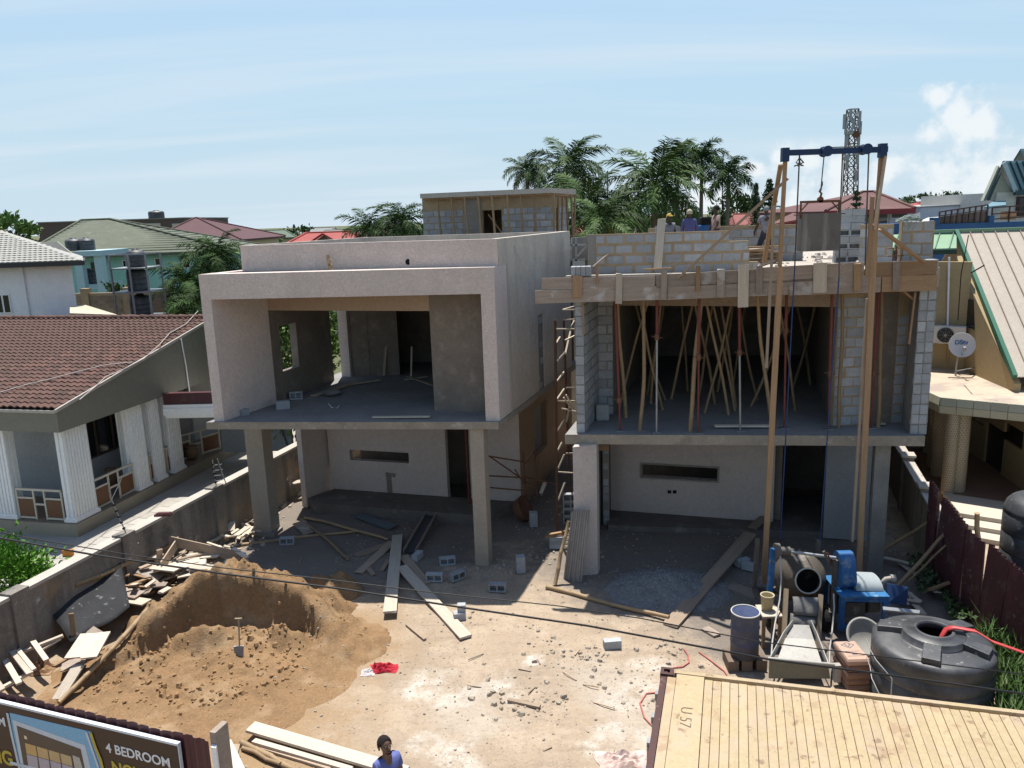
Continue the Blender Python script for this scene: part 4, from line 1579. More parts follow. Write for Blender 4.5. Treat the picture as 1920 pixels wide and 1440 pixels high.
# hoist frame in front
def hoist():
	Y =16.75
	A,B =(0,Y+.1),(10,Y - .15)

	def q(px,py,dy=0.):
		v =PL(px,py,A,B)
		return CAMP+(v - CAMP)*((v.y+dy)/v.y)
	t =thing('material_hoist','tall timber hoist frame with a blue pulley beam before the right house','hoist',(6.6,Y,0))
	lp =[((1432,1095),(1463,500),.22,.07,0),((1440,985),(1463,500),.16,.07,.08),((1446,800),(1473,290),.14,.07,.02),((1437,690),(1452,385),.1,.06,-.05),((1458,620),(1470,310),.08,.06,.09)]
	for a,b,w,th,dy in lp:
		plank('post_board',q(*a,dy),q(*b,dy),w*.52,th*.8,m_wood_new if w >.12 else m_wood,t,roll=pi/2+R(-.15,.15))
	rp =[((1608,1120),(1640,420),.24,.07,0),((1598,1015),(1626,560),.1,.06,.08),((1633,560),(1652,290),.15,.07,.04),((1640,430),(1660,292),.1,.06,-.05),((1626,520),(1636,368),.14,.07,-.06)]
	for a,b,w,th,dy in rp:
		plank('post_board',q(*a,dy),q(*b,dy),w*.52,th*.8,m_wood_new if w >.1 else m_wood,t,roll=pi/2+R(-.15,.15))
	b =MB()
	a0,a1 =q(1466,287),q(1663,280)
	b.beam(a0,a1,.12,.11)
	for px,py in ((1472,283),(1655,275)):
		c =q(px,py)
		b.box((c.x - .07,c.y - .07,c.z - .21),(c.x+.07,c.y+.07,c.z+.06))
	b.build('pulley_beam',m_navy,t)
	for px,py in ((1548,284),(1622,280)):
		c =q(px,py)
		m =MB().lathe([(.0,-.10),(.09,-.1),(.10,-.085),(.085,-.07),(.085,-.045)],c,20,True,axis=(0,1,0))
		m.lathe([(.0,-.13),(.105,-.13),(.105,-.09),(.08,-.075),(.08,.075),(.105,.09),(.105,.12),(.0,.12)],c,20,False,axis=(0,1,0))
		m.build('pulley',m_navy,t)
	mrope =M('grey_rope',(.14,.125,.11),(.10,.09,.08),sc=8,rough=.9)
	mblue =M('blue_rope',(.03,.055,.16),(.025,.045,.13),sc=8,rough=.7)
	w =MB().tube([q(1548,277),q(1620,274)],.012,5)
	w.build('cable',mrope,t)
	ropes =[((1499,290),(1490,500),.016,mrope,'dark rope hanging beside the left hoist post'),((1580,283),(1573,520),.016,mrope,'dark rope hanging from the middle of the blue beam'),
			 ((1629,285),(1622,496),.016,mrope,'dark rope hanging beside the right hoist post'),
			 ((1490,500),(1463,1012),.014,mblue,'blue rope hanging from the left of the hoist down to the mixer'),((1573,520),(1538,1012),.014,mblue,'blue rope hanging from the middle of the hoist to the ground')]
	for a,c,r,mm,lab in ropes:
		p0,p1 =q(*a,.05),q(*c,.05)
		md =(p0+p1)/2+Vector((R(-.02,.02),0,0))
		m =MB().tube([p0,md,p1],r,5)
		o =m.build('rope',mm)
		tag(o,lab,'rope','hoist ropes')
	k =MB()
	c =q(1499,296)
	for a in range(4):
		k.tube([c+Vector((0,0,-.0)),c+Vector((R(-.1,.1),R(-.05,.05),-.09)),c+Vector((R(-.13,.13),0,-.16))],.014,5)
	o =k.build('rope_knot',mrope)
	tag(o,'knot of rope ends under the left of the blue beam','knot')
	# skip
	s =thing('hoist_skip','dark steel skip hanging under the blue beam above the roof deck','skip',q(1535,468))
	zb,ztop =q(1535,470).z,q(1535,400).z
	ax =q(1535,440).x
	L2,D2 =.375,.36
	m =MB()
	y0 =q(1535,440).y - .18
	for (x0,x1,ya,yb) in ((-L2,L2,0,.02),(-L2,L2,D2,D2+.02),(-L2,-L2+.02,.02,D2),(L2 - .02,L2,.02,D2)):
		m.box((ax+x0,y0+ya,zb),(ax+x1,y0+yb,ztop))
	m.box((ax - L2+.02,y0+.02,zb),(ax+L2 - .02,y0+D2,zb+.02))
	m.build('tub',M('mortar_splashed_steel',(.16,.145,.13),(.11,.1,.09),sc=3,rough=.8,bump=.3,bsc=12,streak=((.36,.34,.31),3.5,.7)),s)
	zf =q(1535,378).z
	f =MB()
	ym =y0+D2/2
	for sx in (-1,1):
		f.beam((ax+sx*(L2+.015),ym,ztop - .1),(ax+sx*(L2+.015),ym,zf),.03,.03)
		f.beam((ax+sx*(L2 - .0),ym,zf - .16),(ax+sx*(L2 - .14),ym,zf - .01),.03,.02)
	f.beam((ax - L2 - .03,ym,zf),(ax+L2+.03,ym,zf),.06,.05)
	f.beam((ax - L2 - .15,ym,ztop - .02),(ax - L2,ym,ztop - .02),.02,.02)
	f.beam((ax+L2,ym,ztop - .02),(ax+L2+.15,ym,ztop - .02),.02,.02)
	f.lathe([(.0,-.03),(.06,-.03),(.06,.03),(.0,.03)],(ax,ym,zf+.04),14,False,axis=(0,1,0))
	f.build('bail',m_rust,s)
	hk =q(1536,362)
	h =MB().tube([(ax,ym,zf+.08),(ax+.02,ym,zf+.16),(ax - .02,ym,zf+.2),(ax+.01,ym,zf+.26)],.022,6)
	h.tube([(ax,ym,zf+.24),(ax+.03,ym,zf+.33),(ax+.025,ym,zf+.4)],.012,5)
	h.build('hook',m_rust,s)
	r =MB().tube([(ax,ym,zf+.2),(ax+.04,ym,q(1541,285).z)],.012,5)
	o =r.build('rope',mrope)
	tag(o,'thin rope from the blue beam down to the skip hook','rope','hoist ropes')
	# braces
	o =plank('brace',on_rf(1272,521,-.12)[2],q(1478,334,.15),.14,.04,m_wood)
	tag(o,'long diagonal brace from the edge boards up to the left hoist post','brace')
	o =plank('brace',q(1650,429,.2),on_rf(1731,491,-.1)[2],.11,.05,m_wood_new)
	tag(o,'short diagonal brace from the right hoist post down to the roof edge','brace')
	o =plank('brace',on_rf(1432,497,.3)[2],q(1464,308,.25),.09,.05,m_wood_new)
	tag(o,'slim raking strut behind the left hoist post','brace')
	o =plank('brace',on_rf(1425,499,.0)[2],q(1456,488,.1),.07,.04,m_wood_grey)
	tag(o,'short stay from the roof edge to the left hoist post','brace')

hoist()

def rebar_cluster():
	base =on_rf(1676,492,.5)[2]
	t =thing('rebar_starter','cluster of bent column starter bars rising from the roof at right','rebar',(base.x,base.y,RD))
	for i in range(9):
		x,y =base.x+R(-.16,.14),base.y+R(-.1,.1)
		h =R(.55,.85)
		m =MB().tube([(x,y,RD),(x+R(-.03,.03),y,RD+h*.5),(x+R(-.1,.1),y+R(-.05,.05),RD+h)],.011,5)
		m.build('bar',m_rust,t)
	for i in range(4):
		z =RD+.15+.17*i
		m =MB().tube([(base.x - .17,base.y - .1,z),(base.x+.15,base.y - .1,z+.01),(base.x+.15,base.y+.1,z),(base.x - .17,base.y+.1,z),(base.x - .17,base.y - .1,z)],.009,5)
		m.build('link',m_rust,t)
	# coil of rope on the tall parapet piece
	c =on_rf(1705,417,.36)[2]
	m =MB()
	for k in range(9):
		pts =[]
		rx,rz,ph =R(.14,.28),R(.04,.08),R(0,6)
		ox,oz =R(-.06,.06),R(-.02,.05)
		for i in range(15):
			a =i/14*2*pi
			pts.append((c.x+ox+rx*cos(a+ph),c.y+.1*sin(a*1+k),c.z+oz+.03+abs(rz*sin(a+ph))))
		m.tube(pts,.011,5)
	for k in range(3):
		m.tube([(c.x - .1+.1*k,c.y - .1,c.z+.03),(c.x - .16+.1*k,c.y - .14,c.z - .1),(c.x - .2+.1*k,c.y - .14,c.z - R(.12,.22))],.011,5)
	o =m.build('rope_coil',M('pale_green_rope',(.30,.36,.33),(.22,.27,.25),sc=8,rough=.85))
	tag(o,'tangled coil of pale green rope on the tall parapet piece','rope coil')
	# small grey drum by the posts
	q =G(1617,488,RD)
	m =MB().lathe([(0,0),(.11,0),(.135,.3),(.14,.33),(.12,.33),(.1,.05),(0,.05)],q,18)
	o =m.build('bucket',M('grey_green_plastic',(.13,.17,.16),(.1,.13,.125),sc=4,rough=.6))
	tag(o,'grey bucket on the deck behind the right hoist post','bucket')
	q =on_rf(1648,488,.5)[2]
	o =put('block',SB,None,(q.x,q.y+.3,RD),(0,0,.2))
	o.scale =(.6,.8,1)
	tag(o,'block on the deck between the right hoist post and the starter bars','block','loose blocks')

rebar_cluster()
# ------------------------------------------------------------------ boundary wall on the left
m_oldwall =M('stained_wall_render',(.26,.235,.205),(.165,.148,.13),sc=.8,bump=.45,bsc=14,rough=.95,grain=.4,streak=((.045,.042,.04),1.6,.85),dirt=[((.36,.22,.09),.5,.55,.12,.65),((.55,.53,.50),1.2,.63,.05,.85),((.05,.047,.045),.75,.58,.12,.7)])
m_coping =M('pale_coping',(.46,.42,.36),(.36,.33,.29),sc=2,bump=.4,bsc=14,rough=.95)
WA,WB =G(-60,1160,1.6),G(478,877,1.6)

def left_wall():
	a,b =Vector(xy(WA)),Vector(xy(WB))
	d =(b - a).normalized()
	b2 =b+d*9
	n =Vector((-d.y,d.x))
	t =thing('boundary_wall','long stained grey boundary wall with pale coping on the left side','wall',(*a,0))
	m =MB().wall(a,b2,-.1,1.54,.16)
	m.build('wall_face',m_oldwall,t)
	m =MB().wall(a - n*.03,b2 - n*.03,1.54,1.61,.30)
	m.build('coping',m_coping,t)
	for px,top in ((18,1132),(225,1010),(397,918)):
		q =PL(px,top,a,b)
		c =Vector(xy(q))
		k =MB().wall(c - n*.07,c+d*.42 - n*.07,-.1,1.655,.3)
		k.build('pier',m_oldwall,t)
		if px != 18:
			f =thing('electric_fence_post','leaning electric fence bracket with insulators on the wall %s' % ('behind the scrap heap' if px == 225 else 'beside the house column'),'fence bracket',(*(c+d*.2),1.65),'electric fence brackets')
			base =Vector((*(c+d*.2),1.65))
			tip =base+Vector((-.22,0,.85)) if px == 225 else base+Vector((-.02,0,.75))
			s =MB().tube([base,tip],.014,5)
			s.build('rod',m_steel,f)
			for i in range(5):
				p =base.lerp(tip,.15+.17*i)
				s =MB().lathe([(0,-.03),(.025,-.03),(.025,.03),(0,.03)],p,8,False,axis=(d.x,d.y,0))
				s.build('insulator',m_dark,f)
			if px == 397:
				s =MB().tube([base+Vector((.2,.2,0)),tip+Vector((.1,.1,.0))],.014,5)
				for i in range(4):
					p =base.lerp(tip,.2+.2*i)
					s.tube([p,p+Vector((.18,.15,-.02))],.006,4)
				s.build('stay',m_steel,f)
			else:
				s =MB().tube([tip,tip+Vector((.15,.2,.35)),tip+Vector((.2,.25,.5))],.01,4)
				s.build('wire_end',m_steel,f)

left_wall()

# ------------------------------------------------------------------ neighbour's bungalow
NA =Vector(xy(G(147,1010)))
NB =Vector(xy(G(355,900)))
nd =(NB - NA).normalized()                     # along the veranda, away from the camera
nl =Vector((-nd.y,nd.x))                      # to the left of it

def nf(a,b):
	"""bungalow frame: a metres back along the veranda, b metres to the left"""
	return NA+nd*a+nl*b

def fluted(mb,c,u,v,wu,wv,z0,z1):
	"""square pilaster with shallow flutes, c = near corner, u and v its face directions"""
	pts =[]
	for o,d,w,nn in ((c,u,wu,-v),(c+u*wu,v,wv,u),(c+u*wu+v*wv,-u,wu,v),(c+v*wv,-v,wv,-u)):
		k =max(2,int(w/.11))
		for i in range(k):
			x0 =w*i/k
			st =w/k
			pts += [o+d*x0,o+d*(x0+st*.62),o+d*(x0+st*.68) - nn*.03,o+d*(x0+st*.94) - nn*.03]
	mb.prism(pts,z0,z1)

def bungalow():
	t =thing('tiled_bungalow','neighbouring bungalow with maroon tiled roof and white fluted veranda pillars','house',(*nf(4,4),0))
	m_plinth =M('beige_plinth',(.33,.29,.22),(.28,.25,.19),sc=1.2,rough=.85)
	m_vfloor =M('veranda_tile',(.22,.17,.12),(.18,.14,.10),sc=2,rough=.5)
	FZ =.42
	m =MB()
	m.prism([nf(0,0),nf(15,0),nf(15,9),nf(0,9)],-.1,FZ)
	m.build('plinth',m_plinth,t)
	m =MB()
	m.prism([nf(.03,.03),nf(15,.03),nf(15,9),nf(.03,9)],FZ,FZ+.012)
	m.build('veranda_floor',m_vfloor,t)
	# roof: eave corner, rake up to the ridge
	ZE =3.95
	ce =PL(105,770,nf(-.25,-.05),nf(10,-.05))
	rk =PL(385,604,nf(-.25,-.05),nf(10,-.05))
	e2 =Vector(xy(ce))
	# ridge in the same rake plane
	r2 =Vector(xy(rk))
	lw =10.0
	pitch =(rk.z - ce.z)/(r2 - e2).length
	# gable band: deep olive fascia under rake and eave
	def band(p,q,zp,zq,dz):
		s =MB()
		p,q =Vector(p),Vector(q)
		nn =Vector((-(q - p).y,(q - p).x)).normalized()*.14
		s.prism([p,q,q+nn,p+nn],[zp - dz,zq - dz,zq - dz,zp - dz],[zp - .05,zq - .05,zq - .05,zp - .05])
		return s
	low =PL(98,816,nf(-.25,-.05),nf(10,-.05)).z
	g =MB()
	nn =nl*.14
	zb =low
	top_e =PL(305,753,nf(-.25,-.05),nf(10,-.05))
	pe =Vector(xy(top_e))
	g.prism([e2,r2,r2+nn,e2+nn],[zb,zb+.02,zb+.02,zb],[ce.z - .05,rk.z - .05,rk.z - .05,ce.z - .05])
	g.build('gable_band',m_olive,t)
	s =MB()
	a,b =e2+nl*.142,e2+nl*lw
	s.prism([a,b,b+nd*.14,a+nd*.14],zb,ce.z - .05)
	s.build('eave_band',m_olive,t)
	s =MB()
	s.prism([e2+nd*.15+nl*.15,e2+nd*12+nl*.15,e2+nd*12+nl*lw,e2+nd*.15+nl*lw],zb+.25,zb+.32)
	s.build('veranda_ceiling',m_white_wall,t)
	# verge and eave trim, pale
	s =MB()
	s.beam((*(e2 - nl*.03 - nd*.05),ce.z+.0),(*(r2 - nl*.03),rk.z+.0),.06,.09)
	s.beam((*(e2 - nd*.04),ce.z - .03),(*(e2 - nd*.04+nl*lw),ce.z - .03),.05,.08)
	s.build('roof_trim',m_coping,t)
	# roof deck and tiles
	up =Vector((nd.x,nd.y,pitch)).normalized()
	Lr =((r2 - e2).length+.3)*sqrt(1+pitch*pitch)
	nrm =Vector((-nd.x*pitch,-nd.y*pitch,1)).normalized()
	nl3 =Vector((nl.x,nl.y,0))
	o3 =Vector((e2.x,e2.y,ce.z+.02))
	s =MB()
	s.slabpoly([o3,o3+nl3*lw,o3+nl3*lw+up*Lr,o3+up*Lr],nrm*.02)
	s.build('roof_deck',m_dark,t)
	m_tile =M('maroon_roof_tile',(.105,.047,.033),(.07,.033,.025),sc=3,rough=.75,bump=.3,bsc=20,var=.3,dirt=[((.15,.095,.07),2.2,.57,.2,.5),((.04,.028,.025),1.6,.6,.15,.6)])
	tw,th =.225,.29
	# one interlocking tile: wavy cross section, proud lower edge
	prof =[(0,0),(.25,.03),(.5,.055),(.72,.03),(1.0,.0)]
	tv,tf =[],[]
	for yy,lift in ((0,.035),(th+.03,.0)):
		for u,h in prof:
			tv.append((u*tw,yy,h+lift))
	k =len(prof)
	for i in range(k - 1):
		tf.append((i,i+1,k+i+1,k+i))
	base =len(tv)
	for u,h in prof:
		tv.append((u*tw,0,h))
	for i in range(k - 1):
		tf.append((base+i,base+i+1,i+1,i))
	rot =Matrix((nl3*-1,up,nrm)).transposed()
	if rot.determinant() <0:
		rot =Matrix((nl3,up,nrm)).transposed()
	ex =rot.col[0]
	tme =bpy.data.meshes.new('tile')
	tme.from_pydata(tv,[],tf)
	tme.materials.append(m_tile)
	eul =rot.to_euler()
	rows,cols =int(Lr/th),int(lw/tw)
	rest =MB()
	cand =[]
	for r in range(rows+1):
		for c in range(cols):
			pos =o3+up*(r*th)+nrm*(.024+R(-.003,.003))+(nl3*((c+1)*tw) if ex.dot(nl3) <0 else nl3*(c*tw))
			cp =pos+ex*tw/2
			px,py =P(cp)
			cand.append(((cp - CAMP).length if -30 <px <420 and py <830 else 1e3,pos))
	cand.sort(key=lambda x: x[0])
	for i,(dd,pos) in enumerate(cand):
		if i <300 and dd <900:
			put('tile',tme,t,pos,eul)
		else:
			rest.add([pos+rot @ Vector(p) for p in tv],tf)
	o =rest.build('tile_field',m_tile,t)
	tag(o,kind='stuff')
	# ridge tiles
	for i in range(int(lw/.4)):
		p =o3+up*(Lr - .02)+nl3*(i*.4)+nrm*.04
		s =MB().tube([p,p+nl3*.42+nrm*.02],[.11,.13],8)
		s.build('ridge_tile',m_tile,t)
	# rear slope so that the roof is a whole
	s =MB()
	q0 =o3+up*Lr
	s.slabpoly([q0,q0+nl3*lw,q0+nl3*lw+Vector((nd.x*6,nd.y*6,-6*pitch)),q0+Vector((nd.x*6,nd.y*6,-6*pitch))],(0,0,-.05))
	s.build('rear_roof',m_tile,t)
	gw =MB()
	gw.prism([r2,r2+nd*6,r2+nd*6+nl*.14,r2+nl*.14],zb,[rk.z - .05,rk.z - 6*pitch,rk.z - 6*pitch,rk.z - .05])
	gw.build('gable_band',m_olive,t)
	# walls under the veranda roof
	wz =zb+.25
	m_nwall =M('pale_blue_grey_wall',(.36,.37,.38),(.33,.34,.35),sc=.7,rough=.9)
	s =MB()
	ang0 =nf(2.1,1.9)
	s.wall(nf(2.1,9),ang0,FZ,wz,-.15,[(2.3,4.7,FZ+.9,wz - .1)])
	s.wall(ang0+nl*-.0,nf(14,1.9),FZ,wz,.15,[(.5,3.6,FZ+.95,wz - .05),(5.2,6.4,FZ,FZ+2.2)])
	s.build('house_wall',m_nwall,t)
	w =thing_part_window(t,nf(2.6,1.94),nf(5.7,1.94),FZ+.95,wz - .05,4)
	w2 =thing_part_window(t,nf(2.16,6.7),nf(2.16,4.3),FZ+.9,wz - .1,3)
	# pillars (px at base, plan size)
	def pillar(a,b,wa,wb):
		"""a back, b left of the plinth edge: near right corner; wa along nd, wb along nl"""
		c =nf(a,b)
		s =MB()
		fluted(s,c+nl*wb,-nl,nd,wb,wa,FZ+.14,wz - .10)
		s.build('pillar',m_white,t)
		for z0,z1,e in ((FZ,FZ+.09,.05),(FZ+.09,FZ+.14,.025),(wz - .14,wz - .07,.03),(wz - .07,wz+.02,.07)):
			s =MB()
			s.prism([c - nd*e - nl*e,c+nd*(wa+e) - nl*e,c+nd*(wa+e)+nl*(wb+e),c - nd*e+nl*(wb+e)],z0,z1)
			s.build('pillar_base' if z0 <wz - 1 else 'pillar_capital',m_white,t)

	def a_of(px,py,b=0.0):
		q =PL(px,py,nf(0,b),nf(10,b))
		return (Vector(xy(q)) - NA).dot(nd)
	def b_of(px,py,a=0.0):
		q =PL(px,py,nf(a,0),nf(a,10))
		return (Vector(xy(q)) - NA).dot(nl)
	a1 =a_of(186,975,.12)
	pillar(.14,.12,max(.9,a1 - .14),b_of(105,985,.14) - .12 if False else .30)
	for p0,p1 in ((263,285),(300,316),(333,352)):
		x0,x1 =a_of(p0,930,.12),a_of(p1,920,.12)
		pillar(x0,.12,max(.3,(x1 - x0)),.32)
	# inner white panels that make the pillars look deep
	for p0 in (232,276,318):
		x0 =a_of(p0+22,925,.5)
		pillar(x0,.62,.3,.25)
	bl =b_of(35,985,.14)
	pillar(.14,bl,.32,.7)
	# balustrades: pale rails in a pattern
	m_rail =M('cream_rail',(.55,.50,.40),(.5,.45,.36),sc=2,rough=.6)

	def balustrade(p,q):
		p,q =Vector(p),Vector(q)
		d =(q - p)
		s =MB()
		z0,z1 =FZ+.06,FZ+.92

		def pt(u,z):
			return (p.x+d.x*u,p.y+d.y*u,z)
		for u0,u1 in ((0,.38),(.62,1)):
			s.beam(pt(u0,z0),pt(u1,z0),.05,.05)
			s.beam(pt(u0,z1 - .26),pt(u1,z1 - .26),.05,.05)
		s.beam(pt(0,z1),pt(1,z1),.06,.06)
		for u in (.0,.38,.62,1.):
			s.beam(pt(u,FZ),pt(u,z1 - (.03 if u in (0.,1.) else .0)),.045,.045)
		s.beam(pt(.38,FZ+.48),pt(.62,FZ+.48),.05,.05)
		s.build('balustrade',m_rail,t)
		for u0,u1 in ((.03,.35),(.65,.97)):
			s =MB().beam(pt(u0,FZ+.36),pt(u1,FZ+.36),.012,.5)
			s.build('balustrade_panel',M('brown_rail_panel',(.16,.075,.035),(.13,.06,.03),sc=3,rough=.5),t)
	balustrade(nf(.2,.55),nf(.2,bl - .05))
	balustrade(nf(a1+.05,.25),nf(a_of(263,930,.12) - .02,.25))
	balustrade(nf(a_of(285,925,.12),.27),nf(a_of(300,925,.12),.27))
	balustrade(nf(a_of(316,915,.12),.27),nf(a_of(333,912,.12),.27))
	balustrade(nf(a_of(357,905,.3),.9),nf(a_of(412,870,.3),.2))
	balustrade(nf(.2,bl+.72),nf(.2,bl+2.4))
	# maroon and white canopy at the back
	c0 =a_of(307,740,-.35)
	s =MB()
	s.prism([nf(c0,-.35),nf(c0+5,-.35),nf(c0+5,1.6),nf(c0,1.6)],zb+.05,zb+.38)
	cz =PL(350,738,nf(c0,0),nf(c0,0)+Vector((1,-.1))).z
	# canopy face looks to the camera: runs across from the gable to behind the left house
	f0 =PL(307,760,nf(0,-.12),nf(10,-.12))
	cc =Vector(xy(f0))
	tx =Vector((1,-.04)).normalized()
	za,zbm,zc =PL(307,738,cc,cc+tx).z,PL(307,759,cc,cc+tx).z,PL(307,785,cc,cc+tx).z
	s =MB()
	s.prism([cc,cc+tx*2.2,cc+tx*2.2+nd*.22,cc+nd*.22],zbm,za)
	s.build('canopy_band',m_maroon,t)
	s =MB()
	s.prism([cc - tx*.0 - nd*.08,cc+tx*2.2 - nd*.08,cc+tx*2.2+nd*4,cc+nd*4],zc+.12,zbm - .12)
	s.prism([cc - nd*.05,cc+tx*2.2 - nd*.05,cc+tx*2.2+nd*.2,cc+nd*.2],zbm - .119,zbm - .003)
	s.prism([cc+nd*.02,cc+tx*2.2+nd*.02,cc+tx*2.2+nd*4,cc+nd*4],zc,zc+.117)
	s.build('canopy_cornice',m_white,t)
	s =MB().wall(cc+nd*3 ,cc+nd*3+tx*2.6,FZ,zc,.15,[(1.5,2.2,FZ+.9,FZ+1.9)])
	s.build('house_wall',m_nwall,t)
	# cable on the roof, drain pipe on the gable
	q0,q1 =PL(338,636,nf(0,-.1),nf(9,-.1)),PL(353,736,nf(0,-.1),nf(9,-.1))
	s =MB().tube([q0+Vector((.03,0,0)),q0.lerp(q1,.5)+Vector((.04,.05,0)),q1+Vector((.05,0,0))],.022,6)
	s.build('drain_pipe',m_white,t)
	return t,o3,up,nrm,nl3,Lr

def thing_part_window(t,p,q,z0,z1,n):
	p,q =Vector(p),Vector(q)
	d =(q - p).normalized()
	nn =Vector((-d.y,d.x))
	s =MB().wall(p,q,z0,z1,.02)
	w =s.build('window',m_glass,t)
	f =MB()
	for i in range(n+1):
		c =p.lerp(q,i/n)
		f.prism([c - d*.03 - nn*.05,c+d*.03 - nn*.05,c+d*.03 - nn*.003,c - d*.03 - nn*.003],z0,z1)
	for z in (z0,z1 - .06):
		f.prism([p - nn*.053,q - nn*.053,q - nn*.002,p - nn*.002],z,z+.06)
	f.build('window_frame',M('bronze_window_frame',(.07,.05,.04),(.06,.045,.035),rough=.5),w)
	return w

_b =bungalow()

def roof_cable(pts,label):
	t,o3,up,nrm,nl3,Lr =_b
	out =[]
	for px,py in pts:
		d =ray(px,py)
		k =(o3 - CAMP).dot(nrm)/d.dot(nrm)
		out.append(CAMP+d*k+nrm*.14)
	m =MB().tube(out,.016,5)
	o =m.build('cable',M('grey_cable',(.42,.38,.35),(.36,.33,.3),sc=4,rough=.7))
	tag(o,label,'cable','cables lying on the tiled roof')

roof_cable([(373,590),(350,615),(320,632),(300,655),(272,680),(235,700),(200,715),(185,730),(152,758)],'loose cable running down the tiled roof near its verge')
roof_cable([(250,687),(200,692),(160,702),(100,718),(50,730),(0,745)],'thin cable slanting across the lower tiled roof')

def pots():
	def pot(px,py,b,r,h,prof,mat,lab):
		q =PL(px,py,nf(0,b),nf(10,b))
		m =MB().lathe([(0,0)]+[(x*r,z*h) for x,z in prof]+[(prof[-1][0]*r*.85,prof[-1][1]*h*.97),(0,prof[-1][1]*h*.85)],(q.x,q.y,.432),24)
		o =m.build('flower_pot',mat)
		tag(o,lab,'pot')
	terr =M('brown_glazed_pot',(.085,.045,.035),(.06,.035,.03),sc=4,rough=.35)
	clay =M('clay_urn',(.20,.125,.07),(.16,.1,.06),sc=6,rough=.8)
	pot(152,985,.35,.2,.48,[(.6,0),(.95,.35),(1,.7),(1.0,1)],terr,'round brown pot standing in front of the broad white pillar')
	pot(208,893,1.3,.2,.62,[(.45,0),(.9,.35),(1,.6),(.65,.85),(.9,1)],clay,'clay urn under the veranda window behind the rail')
	pot(364,890,.5,.22,.5,[(.6,0),(1,.4),(.95,.7),(.75,.85),(.95,1)],clay,'squat clay urn at the far end of the veranda')

pots()

# paved strip with an orange meter box on the ground
def paving():
	m =MB()
	p0,p1 =nf(-14,-.02),nf(16,-.02)
	a,b =Vector(xy(WA)),Vector(xy(WB))
	d =(b - a).normalized()
	n =Vector((-d.y,d.x))
	m.prism([a - d*6+n*.16,b+d*8+n*.16,nf(16,2),nf(16,.0),nf(0,0),nf(0,12),nf(-12,14)],-.06,.045)
	o =m.build('paving',M('grey_paving',(.36,.335,.29),(.30,.28,.25),sc=1.2,bump=.3,bsc=12,rough=.9,dirt=[((.22,.2,.18),1.5,.56,.2,.5)],stretch=(1,1,1)),loc=(0,0,0))
	tag(o,kind='structure')
	# individual paving slabs along the wall
	mm =M('paving_slab',(.40,.375,.33),(.33,.31,.275),sc=3,bump=.3,bsc=18,rough=.9,var=.12)
	me =bpy.data.meshes.new('paving_slab')
	b_ =MB().box((0,0,0),(.48,.48,.03))
	me.from_pydata(b_.v,[],b_.f)
	me.materials.append(mm)
	ang =atan2(d.y,d.x)
	for i in range(30):
		for j in range(7):
			c =a+d*(i*.5+1.0)+n*(.2+j*.5)
			if (c - NA).dot(nl) >-.55 and (c - NA).dot(nd) >-.5:
				continue
			px,py =P((c.x,c.y,.05))
			if not (-40 <px <620):
				continue
			put('paving_slab',me,o,(c.x,c.y,.03+R(0,.006)),(0,0,ang))
	q =G(128,1040,.1)
	b_ =MB().box((q.x - .13,q.y - .05,.05),(q.x+.13,q.y+.05,.24))
	o2 =b_.build('meter_box',M('orange_paint',(.55,.22,.03),(.45,.18,.03),sc=5,rough=.6))
	tag(o2,'small orange box standing on the paving beside the shrub','box')
	q =G(306,966,1.62)
	b_ =MB().box((q.x - .2,q.y - .07,1.612),(q.x+.2,q.y+.07,1.66)).box((q.x - .14,q.y - .05,1.66),(q.x+.18,q.y+.06,1.69))
	o2 =b_.build('brick_scrap',M('dark_red_tile',(.11,.04,.035),(.08,.03,.03),sc=5,rough=.8))
	tag(o2,'two dark red tile scraps left on the wall coping','tile')

paving()

def leaf_mass(name,c,rx,ry,rz,n,size,mat,parent=None,shell=.45,seed=0,core=None,drop=0.):
	"""crown of separate leaves spread through an uneven volume"""
	rnd =random.Random(seed)
	mb =MB()
	c =Vector(c)
	clumps =[]
	for i in range(max(7,n // 90)):
		while True:
			v =Vector((rnd.uniform(-1,1),rnd.uniform(-1,1),rnd.uniform(-1,1)))
			if v.length <= 1:
				break
		v =v.normalized()*(shell+(1 - shell)*rnd.random() ** .6)
		clumps.append((v,rnd.uniform(.22,.42)))
	for i in range(n):
		v,r =rnd.choice(clumps)
		g =Vector((rnd.gauss(0,1),rnd.gauss(0,1),rnd.gauss(0,1)))*r*.55
		w =v+g
		p =c+Vector((w.x*rx,w.y*ry,w.z*rz))
		out =Vector((w.x,w.y,w.z+.35)).normalized()
		t =(out+Vector((rnd.gauss(0,.5),rnd.gauss(0,.5),rnd.gauss(0,.5)))).normalized()
		sd_ =t.cross(Vector((rnd.gauss(0,1),rnd.gauss(0,1),rnd.gauss(0,1)))).normalized()
		s =size*rnd.uniform(.6,1.3)
		a =p - t*s*.5
		b =p+t*s*.6+Vector((0,0,-drop*s))
		up_ =t.cross(sd_)*s*.1
		mb.add([a,p+sd_*s*.27+up_,b,p - sd_*s*.27+up_],[(0,1,2),(0,2,3)])
	o =mb.build(name,mat,parent)
	return o

def shrub(name,label,c,rx,ry,rz,n,size,mat,seed,cat='shrub'):
	t =thing(name,label,cat,(c[0],c[1],0))
	o =leaf_mass('crown',c,rx,ry,rz,n,size,mat,t,seed=seed)
	tag(o,kind='stuff')
	s =MB()
	rnd =random.Random(seed)
	for k in range(7):
		a =rnd.uniform(0,6.28)
		s.tube([(c[0]+.1*cos(a),c[1]+.1*sin(a),0),(c[0]+.35*rx*cos(a),c[1]+.35*ry*sin(a),c[2]*.6),(c[0]+.75*rx*cos(a),c[1]+.75*ry*sin(a),c[2]+rz*rnd.uniform(0,.6))],[.03,.022,.008],5)
	s.build('stem',m_bark,t)
	return t

